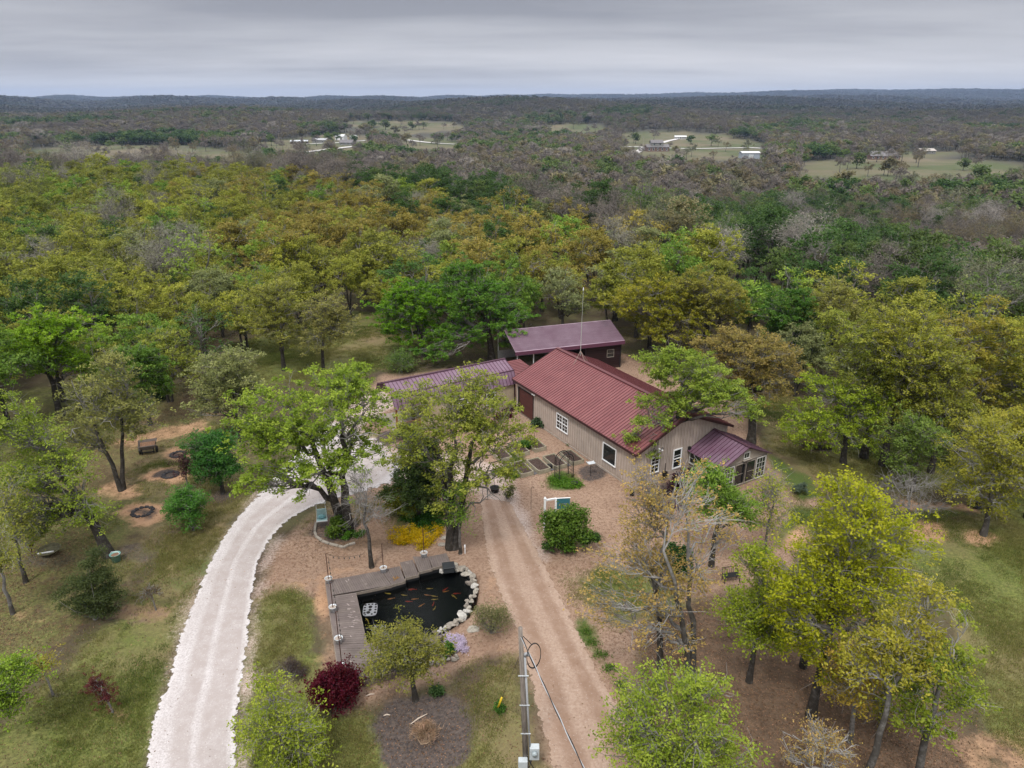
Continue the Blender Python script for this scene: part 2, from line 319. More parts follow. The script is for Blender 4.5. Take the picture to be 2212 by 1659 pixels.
def col_attr(me, name, a, b, c):
    at_ = me.color_attributes.new(name, 'FLOAT_COLOR', 'POINT'); d = np.stack([a.ravel(), b.ravel(), c.ravel(), np.ones(a.size)], -1)
    at_.data.foreach_set('color', d.astype(np.float32).ravel())
def mixc(t, fac, a, b):
    n = nd(t, 'ShaderNodeMix', data_type='RGBA')
    for i, x in ((0, fac), (6, a), (7, b)):
        if isinstance(x, (tuple, float, int)): n.inputs[i].default_value = x if not isinstance(x, tuple) else tuple(x) + (1,)
        else: t.links.new(x, n.inputs[i])
    return n.outputs[2]
def ground_mat():
    m = bpy.data.materials.new('ground'); m.use_nodes = True; t = m.node_tree; b = t.nodes['Principled BSDF']; K = t.links
    b.inputs['Roughness'].default_value = .95; b.inputs['Specular IOR Level'].default_value = .15
    geo = nd(t, 'ShaderNodeNewGeometry').outputs['Position']
    def nz(s, det=5., rough=.6, st=(1, 1, 1)):
        mp = nd(t, 'ShaderNodeMapping'); mp.inputs['Scale'].default_value = st; K.new(geo, mp.inputs[0])
        n = nd(t, 'ShaderNodeTexNoise', i_Scale=s, i_Detail=det, i_Roughness=rough); K.new(mp.outputs[0], n.inputs[0]); return n.outputs[0]
    def at3(name):
        a = nd(t, 'ShaderNodeAttribute', attribute_name=name); s = nd(t, 'ShaderNodeSeparateColor'); K.new(a.outputs['Color'], s.inputs[0]); return s.outputs
    z1, z2, z3 = at3('zone_a'), at3('zone_b'), at3('zone_c')
    nf, nm, nl, nxl = nz(5., 9., .82), nz(1.1, 8., .75), nz(.30, 7., .7), nz(.07, 5.)
    def msk(z, n, k=1.7, sharp=2.0): return M(t, 'ADD', M(t, 'MULTIPLY', M(t, 'SUBTRACT', M(t, 'ADD', z, M(t, 'MULTIPLY', M(t, 'SUBTRACT', n, .5), k)), .5), sharp), .5, True)
    chips = mixc(t, ramp(t, nl, [(.3, (0, 0, 0)), (.7, (1, 1, 1))]), (.24, .155, .108), (.355, .25, .182))
    chips = mixc(t, ramp(t, nf, [(.40, (1, 1, 1)), (.52, (0, 0, 0))]), chips, (.17, .10, .07))
    vor = nd(t, 'ShaderNodeTexVoronoi', i_Scale=7.); K.new(geo, vor.inputs[0])
    speck = ramp(t, vor.outputs['Distance'], [(.13, (1, 1, 1)), (.2, (0, 0, 0))])
    chips = mixc(t, M(t, 'MULTIPLY', speck, .3), chips, (.5, .42, .35))
    litter = mixc(t, ramp(t, nm, [(.35, (0, 0, 0)), (.65, (1, 1, 1))]), (.075, .050, .034), (.15, .103, .07))
    litter = mixc(t, ramp(t, nf, [(.5, (0, 0, 0)), (.62, (1, 1, 1))]), litter, (.20, .12, .075))
    grass = mixc(t, ramp(t, nl, [(.36, (0, 0, 0)), (.64, (1, 1, 1))]), (.11, .15, .032), (.205, .21, .062))
    grass = mixc(t, ramp(t, nm, [(.42, (0, 0, 0)), (.62, (1, 1, 1))]), grass, (.165, .165, .058))
    grass = mixc(t, ramp(t, nf, [(.44, (1, 1, 1)), (.56, (0, 0, 0))]), grass, (.085, .10, .028))
    grass = mixc(t, ramp(t, nxl, [(.46, (0, 0, 0)), (.60, (.85, .85, .85))]), grass, (.20, .145, .085))
    lush = mixc(t, nm, (.05, .085, .02), (.10, .13, .035))
    mulch = mixc(t, ramp(t, nf, [(.36, (0, 0, 0)), (.62, (1, 1, 1))]), (.03, .028, .030), (.135, .105, .09))
    sand = mixc(t, nm, (.36, .185, .10), (.46, .31, .20))
    gravel = mixc(t, ramp(t, nz(14., 3.), [(.38, (0, 0, 0)), (.6, (1, 1, 1))]), (.31, .22, .18), (.50, .42, .38))
    c = mixc(t, ramp(t, nl, [(.4, (0, 0, 0)), (.66, (1, 1, 1))]), (.075, .055, .038), (.10, .095, .045))   # floor of the woods
    ff = z3[1]
    c = mixc(t, msk(z3[0], nl, .5), c, chips)
    c = mixc(t, msk(z1[2], nl), c, litter)
    c = mixc(t, msk(z1[0], nm), c, grass)
    c = mixc(t, msk(z2[0], nm), c, sand)
    c = mixc(t, msk(z2[2], nf, 1.6), c, gravel)
    c = mixc(t, msk(z2[1], nm, 1.1), c, lush)
    c = mixc(t, msk(z1[1], nm), c, mulch)
    nfar = nz(.012, 5.)
    field = mixc(t, ramp(t, nfar, [(.4, (0, 0, 0)), (.6, (1, 1, 1))]), (.085, .10, .045), (.155, .13, .085))
    floorf = mixc(t, nz(.02, 6.), (.062, .056, .05), (.085, .085, .06))
    c = mixc(t, ff, c, floorf); c = mixc(t, z3[2], c, field)
    K.new(c, b.inputs['Base Color'])
    bp = nd(t, 'ShaderNodeBump', i_Strength=.7, i_Distance=.06); K.new(nf, bp.inputs['Height']); K.new(bp.outputs[0], b.inputs['Normal'])
    return m
me = mesh_np('ground', np.stack([GX.ravel(), GY.ravel(), GZ.ravel()], -1), quads, ground_mat(), True)
col_attr(me, 'zone_a', zg, zm, zb); col_attr(me, 'zone_b', zs, zl, zp); col_attr(me, 'zone_c', zy, sstep(140, 260, np.hypot(GX, GY)), fc)
tag(link('ground', me), kind='structure')
def strip(name, pairs, m, z, nacross=26, step=.3, jit=.03, smooth_i=6):
    A = P(*[p[0] for p in pairs]); B = P(*[p[1] for p in pairs])
    def cr(Q):                                    # Catmull-Rom
        out = []; n = len(Q)
        for i in range(n - 1):
            p0, p1, p2, p3 = Q[max(i - 1, 0)], Q[i], Q[i + 1], Q[min(i + 2, n - 1)]
            for t in np.linspace(0, 1, 14, endpoint=False):
                out.append(.5 * (2 * p1 + (p2 - p0) * t + (2 * p0 - 5 * p1 + 4 * p2 - p3) * t * t + (3 * p1 - p0 - 3 * p2 + p3) * t ** 3))
        return np.array(out + [Q[-1]])
    A, B = cr(A), cr(B); n = len(A); k = max(2, int(np.hypot(*np.diff(A, axis=0).T).sum() / step)); ii = np.linspace(0, n - 1, k)
    ip = lambda Q: np.stack([np.interp(ii, np.arange(n), Q[:, j]) for j in (0, 1)], -1)
    A, B = ip(A), ip(B); r = np.random.default_rng(3)
    ja = np.convolve(r.normal(0, 1, k + 8), np.ones(2) / 2, 'same')[4:-4] * jit; jb = np.convolve(r.normal(0, 1, k + 8), np.ones(3) / 3, 'same')[4:-4] * jit
    W = np.hypot(*(B - A).T)[:, None]; D = (B - A) / W; A = A + D * ja[:, None]; B = B + D * jb[:, None]
    s = np.linspace(0, 1, nacross); G = A[:, None] * (1 - s)[None, :, None] + B[:, None] * s[None, :, None]
    Z = np.full(G.shape[:2], z) - 0.0; Z[:, 0] -= .03; Z[:, -1] -= .03; Z += terrain(G[..., 0], G[..., 1])
    V = np.concatenate([G, Z[..., None]], -1).reshape(-1, 3); q = np.arange(k * nacross).reshape(k, nacross)
    me = mesh_np(name, V, np.stack([q[:-1, :-1], q[:-1, 1:], q[1:, 1:], q[1:, :-1]], -1).reshape(-1, 4), m, True)
    ac = np.tile(s, (k, 1)); al = np.tile(np.linspace(0, 1, k)[:, None], (1, nacross)); col_attr(me, 'uvw', ac, al, ac * 0)
    if me.polygons[0].normal.z < 0: me.flip_normals()
    return tag(link(name, me), kind='structure')
def road_mat(name, lo, hi, track, edge, tr, fine=16., sp=.5):
    m = bpy.data.materials.new(name); m.use_nodes = True; t = m.node_tree; b = t.nodes['Principled BSDF']; K = t.links
    b.inputs['Roughness'].default_value = .95; b.inputs['Specular IOR Level'].default_value = .15
    geo = nd(t, 'ShaderNodeNewGeometry').outputs['Position']
    nz = lambda s, d=5.: (lambda n: (K.new(geo, n.inputs[0]), n.outputs[0])[1])(nd(t, 'ShaderNodeTexNoise', i_Scale=s, i_Detail=d, i_Roughness=.65))
    a = nd(t, 'ShaderNodeAttribute', attribute_name='uvw'); s = nd(t, 'ShaderNodeSeparateColor'); K.new(a.outputs['Color'], s.inputs[0])
    u = M(t, 'ADD', s.outputs[0], M(t, 'MULTIPLY', M(t, 'SUBTRACT', nz(.35, 3.), .5), .10))
    c = mixc(t, ramp(t, nz(fine, 4.), [(.35, (0, 0, 0)), (.62, (1, 1, 1))]), lo, hi)
    c = mixc(t, M(t, 'MULTIPLY', ramp(t, nz(.5), [(.4, (0, 0, 0)), (.65, (1, 1, 1))]), .5), c, track)
    c = mixc(t, M(t, 'MULTIPLY', ramp(t, u, tr), ramp(t, nz(1.5), [(.3, (.35, .35, .35)), (.6, (1, 1, 1))])), c, track)
    c = mixc(t, M(t, 'MULTIPLY', ramp(t, M(t, 'ABSOLUTE', M(t, 'SUBTRACT', s.outputs[0], .5)), [(.36, (0, 0, 0)), (.47, (1, 1, 1))]), ramp(t, nz(6.), [(.42, (0, 0, 0)), (.56, (1, 1, 1))])), c, edge)
    vor = nd(t, 'ShaderNodeTexVoronoi', i_Scale=6.); K.new(geo, vor.inputs[0])
    c = mixc(t, M(t, 'MULTIPLY', ramp(t, vor.outputs['Distance'], [(.12, (1, 1, 1)), (.2, (0, 0, 0))]), sp), c, (.72, .68, .66))
    e = M(t, 'SUBTRACT', .5, M(t, 'ABSOLUTE', M(t, 'SUBTRACT', s.outputs[0], .5)))
    e = M(t, 'MINIMUM', e, M(t, 'MULTIPLY', M(t, 'SUBTRACT', 1.0, s.outputs[1]), .9)); al_ = M(t, 'DIVIDE', M(t, 'SUBTRACT', M(t, 'ADD', e, M(t, 'MULTIPLY', M(t, 'SUBTRACT', nz(2.4, 10.), .5), .24)), .045), .008, True)
    K.new(al_, b.inputs['Alpha'])
    K.new(c, b.inputs['Base Color']); bp = nd(t, 'ShaderNodeBump', i_Strength=.6, i_Distance=.05); K.new(nz(fine), bp.inputs['Height']); K.new(bp.outputs[0], b.inputs['Normal']); return m
W1, B0 = (1, 1, 1), (0, 0, 0)
strip('gravel_driveway', [((296, 1790), (512, 1790)), ((322, 1560), (520, 1560)), ((355, 1480), (526, 1480)), ((385, 1370), (540, 1390)), ((418, 1290), (550, 1290)), ((455, 1205), (565, 1210)), ((500, 1130), (610, 1140)), ((545, 1078), (690, 1092)), ((596, 1015), (800, 1062)), ((640, 968), (850, 1046)), ((690, 925), (885, 1015)), ((728, 890), (905, 985))],
      road_mat('white_gravel', (.38, .345, .34), (.56, .525, .525), (.36, .315, .30), (.58, .55, .55), [(.22, B0), (.30, W1), (.46, W1), (.50, B0), (.54, B0), (.60, W1), (.86, W1), (.93, B0)], 13., .3), .022)
strip('dirt_driveway', [((1035, 1075), (1105, 1085)), ((1036, 1110), (1140, 1150)), ((1040, 1160), (1180, 1220)), ((1052, 1220), (1222, 1300)), ((1078, 1290), (1262, 1380)), ((1108, 1360), (1300, 1460)), ((1132, 1440), (1348, 1535)), ((1150, 1530), (1392, 1620)), ((1172, 1600), (1425, 1700)), ((1195, 1720), (1465, 1800))],
      road_mat('dirt', (.30, .21, .158), (.39, .29, .23), (.245, .16, .115), (.335, .24, .18), [(.14, B0), (.22, W1), (.34, W1), (.42, B0), (.58, B0), (.66, W1), (.78, W1), (.86, B0)], 7., .15), .018, jit=.05)
# ---------------------------------------------------------------- trees
def leaf_quads(C, n_per, sig, size, r, up=.35, narrow=.55, droop=0.):
    """diamond leaves scattered about each tuft centre; returns verts, faces, tone per face"""
    k = len(C); n = k * n_per
    c = np.repeat(C, n_per, 0) + r.normal(0, 1, (n, 3)) * np.array(sig)
    if droop: c[:, 2] -= np.abs(r.normal(0, droop, n))
    nr = r.normal(0, 1, (n, 3)); nr[:, 2] = np.abs(nr[:, 2]) + up * 2; nr /= np.linalg.norm(nr, axis=1)[:, None]
    a = np.cross(nr, r.normal(0, 1, (n, 3))); a /= np.linalg.norm(a, axis=1)[:, None] + 1e-9
    b = np.cross(nr, a); s = size * r.uniform(.6, 1.35, n)[:, None]
    V = np.stack([c - a * s, c + b * s * narrow + nr * s * .12, c + a * s, c - b * s * narrow + nr * s * .12], 1).reshape(-1, 3)
    tuft = np.repeat(r.uniform(0, 1, k), n_per)
    return V, np.arange(n * 4).reshape(n, 4), np.clip(tuft * .65 + r.uniform(0, .35, n), 0, 1)
def face_attr(me, name, vals):
    a = me.attributes.new(name, 'FLOAT', 'FACE'); a.data.foreach_set('value', np.asarray(vals, np.float32))
def tubes_np(paths):
    """paths: list of (pts (k,3), radii (k), sides)"""
    V, Fq, tone = [], [], []; base = 0
    for pts, rad, n in paths:
        k = len(pts); d = np.gradient(pts, axis=0); d /= np.linalg.norm(d, axis=1)[:, None] + 1e-9
        ref = np.array([0, 0, 1.]) if abs(d[0, 2]) < .8 else np.array([1., 0, 0])
        u = np.cross(d, ref); u /= np.linalg.norm(u, axis=1)[:, None] + 1e-9; v = np.cross(d, u)
        a = np.arange(n) * 2 * math.pi / n
        ring = pts[:, None] + (u[:, None] * np.cos(a)[None, :, None] + v[:, None] * np.sin(a)[None, :, None]) * np.asarray(rad)[:, None, None]
        V.append(ring.reshape(-1, 3)); q = base + np.arange(k * n).reshape(k, n); q2 = np.roll(q, -1, 1)
        Fq.append(np.stack([q[:-1], q2[:-1], q2[1:], q[1:]], -1).reshape(-1, 4)); base += k * n
        rr = np.repeat((np.asarray(rad)[:-1] + np.asarray(rad)[1:]) / 2, n); tone.append(np.clip(1.15 - rr / .11, 0, 1))
    return np.concatenate(V), np.concatenate(Fq), np.concatenate(tone)
def curve(p0, p1, r, k=5, wob=.12, rise=.0, d0=None):
    t = np.linspace(0, 1, k)[:, None]; L_ = np.linalg.norm(p1 - p0)
    pts = p0 * (1 - t) + p1 * t; pts = pts + r.normal(0, wob * L_ * .5, (k, 3)) * (t * (1 - t) * 3)
    pts[:, 2] += rise * L_ * (4 * t * (1 - t))[:, 0]
    if d0 is not None: pts = pts + d0[None] * L_ * ((1 - t) ** 2 * t) * 1.4
    return pts
def kmeans(X, k, r, it=6):
    c = X[r.choice(len(X), k, replace=False)].copy()
    for _ in range(it):
        l = np.argmin(((X[:, None] - c[None]) ** 2).sum(-1), 1)
        for j in range(k):
            if (l == j).any(): c[j] = X[l == j].mean(0)
    return l, c
def sample_tips(blobs, n, r, clump=8.5):
    w_ = np.array([b[3] * b[4] * b[5] for b in blobs]) ** .8; w_ /= w_.sum(); out = []
    for b, k in zip(blobs, r.multinomial(n, w_)):
        k = max(k, 5); d = r.normal(0, 1, (k, 3)); d /= np.linalg.norm(d, axis=1)[:, None]
        low = d[:, 2] < -.75; d[low, 2] *= -.6
        rad = r.uniform(.3, 1, k) ** .55 * (1 + .12 * np.sin(d[:, 0] * 5 + b[0]) + .12 * np.cos(d[:, 1] * 6 + b[2]))
        P0 = np.array(b[:3]) + d * rad[:, None] * np.array(b[3:6]); m = max(3, int(k / clump))
        cc_ = P0[:m]; j = r.integers(0, m, k); s_ = min(.62, .30 * min(b[3:6])); out.append(np.where((np.arange(k) % 4 == 0)[:, None], P0, cc_[j] + r.normal(0, s_, (k, 3)) * np.array([1, 1, .6])))
    return np.concatenate(out)
def tree_mesh(name, seed, blobs, tr, leaf_m, bark_m, n_tips=200, per=26, lsize=.16, sig=(.3, .3, .17), lean=(0, 0), forks=1, twigs=1, stub=0, sides=7, bare=.0, lowfork=.28, lmin=3, sub_s=.34):
    """blobs in local metres around the base; returns wood mesh, leaf mesh"""
    r = np.random.default_rng(seed); tips = sample_tips(blobs, n_tips, r)
    top = tips[:, 2].max(); cen = tips.mean(0); zlow = np.percentile(tips[:, 2], 6)
    paths = []; L1 = max(lmin, int(round(len(tips) ** .5 / 2.2))); lab, c1 = kmeans(tips, L1, r)
    trunks = []
    for f in range(forks):
        off = np.array([r.normal(0, .1), r.normal(0, .1), 0]) * (forks > 1); tgt = np.array([cen[0] * .85 + lean[0], cen[1] * .85 + lean[1], top * .82])
        if forks > 1: a = f * 2 * math.pi / forks + seed; tgt = tgt + np.array([math.cos(a), math.sin(a) * .6, 0]) * top * .16
        k = 9; t = np.linspace(0, 1, k)[:, None]; p = off + (tgt - off) * t + r.normal(0, .018 * top, (k, 3)) * t
        p[:, :2] = off[:2] + (tgt[:2] - off[:2]) * (t ** 1.25) + (p[:, :2] - (off[:2] + (tgt[:2] - off[:2]) * t)); p[0] = off
        rad = tr * (1 - t[:, 0]) ** .75 * (1 / forks ** .4) + .02; rad[0] *= 1.35; rad[1] *= 1.02; p[0, 2] = -.15
        trunks.append((p, rad)); paths.append((p, rad, sides + 1))
    for j in range(L1):
        T = tips[lab == j]
        if not len(T): continue
        c = c1[j]; p, rad = trunks[int(np.argmin([np.linalg.norm(q[5] - c) for q, _ in trunks]))]
        hd = math.hypot(c[0] - p[5, 0], c[1] - p[5, 1]); za = np.clip(c[2] - .55 * hd - .1 * top, lowfork * top, .76 * top)
        i = int(np.clip(np.searchsorted(p[:, 2], za), 1, len(p) - 2)); a0 = p[i]; n1 = a0 + (c - a0) * .62
        r0 = min(rad[i] * .75, tr * .2 + .02 * math.sqrt(len(T))); r1 = r0 * .55
        b1 = curve(a0, n1, r, 6, .22, .05); paths.append((b1, np.linspace(r0, r1, 6), sides - 1))
        k2 = max(1, int(round(len(T) / 5.5))); lb, c2 = kmeans(T, k2, r, 4) if k2 > 1 else (np.zeros(len(T), int), T.mean(0)[None])
        for q in range(k2):
            U = T[lb == q]
            if not len(U): continue
            st = b1[r.integers(2, 6)]; n2 = st + (c2[q] - st) * .68; b2 = curve(st, n2, r, 5, .26, .04)
            paths.append((b2, np.linspace(r1 * .7, max(.016, r1 * .35), 5), 4))
            for u in U:
                s2 = b2[r.integers(2, 5)]; paths.append((curve(s2, u, r, 4, .25, 0), np.linspace(max(.014, r1 * .3), .006, 4), 3))
                for _ in range(twigs):
                    e = u + r.normal(0, 2.4 * sig[0], 3); paths.append((np.stack([(s2 + u) / 2, (u * .6 + e * .4), e]), [.01, .008, .004], 3))
    for _ in range(stub):                          # dead bare limbs
        p, rad = trunks[0]; i = r.integers(2, 7); a = r.uniform(0, 6.28); L_ = top * r.uniform(.16, .28); e = p[i] + np.array([math.cos(a) * L_, math.sin(a) * L_, L_ * r.uniform(-.1, .5)])
        b1 = curve(p[i], e, r, 6, .14, .08); paths.append((b1, np.linspace(tr * .28, .012, 6), 4))
        for q in (2, 3, 4): paths.append((curve(b1[q], b1[q] + r.normal(0, .2 * L_, 3), r, 4, .2), np.linspace(tr * .12, .006, 4), 3))
    V, Fq, tone = tubes_np(paths); wm = mesh_np(name + '_wood', V, Fq, bark_m, True); face_attr(wm, 'tone', tone)
    keep = tips[r.uniform(0, 1, len(tips)) >= bare]
    if len(keep) < 3: keep = tips[:3]
    sub = np.concatenate([keep, keep + r.normal(0, sub_s, keep.shape) * np.array([1, 1, .6])])
    V, Fq, tone = leaf_quads(sub, max(1, per // 2), sig, lsize, r); lm = mesh_np(name + '_leaf', V, Fq, leaf_m); face_attr(lm, 'tone', tone)
    return wm, lm
def put_tree(kind, loc, rz, scale, color, wm, lm, label, group=None, cat='tree'):
    f_ = 1.36 if wm.name.startswith(('oak', 'young', 'sap', 'bare_t', 'ever')) else 1.12
    r_ = empty(kind, loc, rz, label, cat, group); r_.scale = scale
    a = link('trunk', wm, r_); b = link('crown', lm, r_); b.color = tuple(min(.8, x * f_ ) for x in color) + (1,); a.color = (1, 1, 1, 1)
    return r_
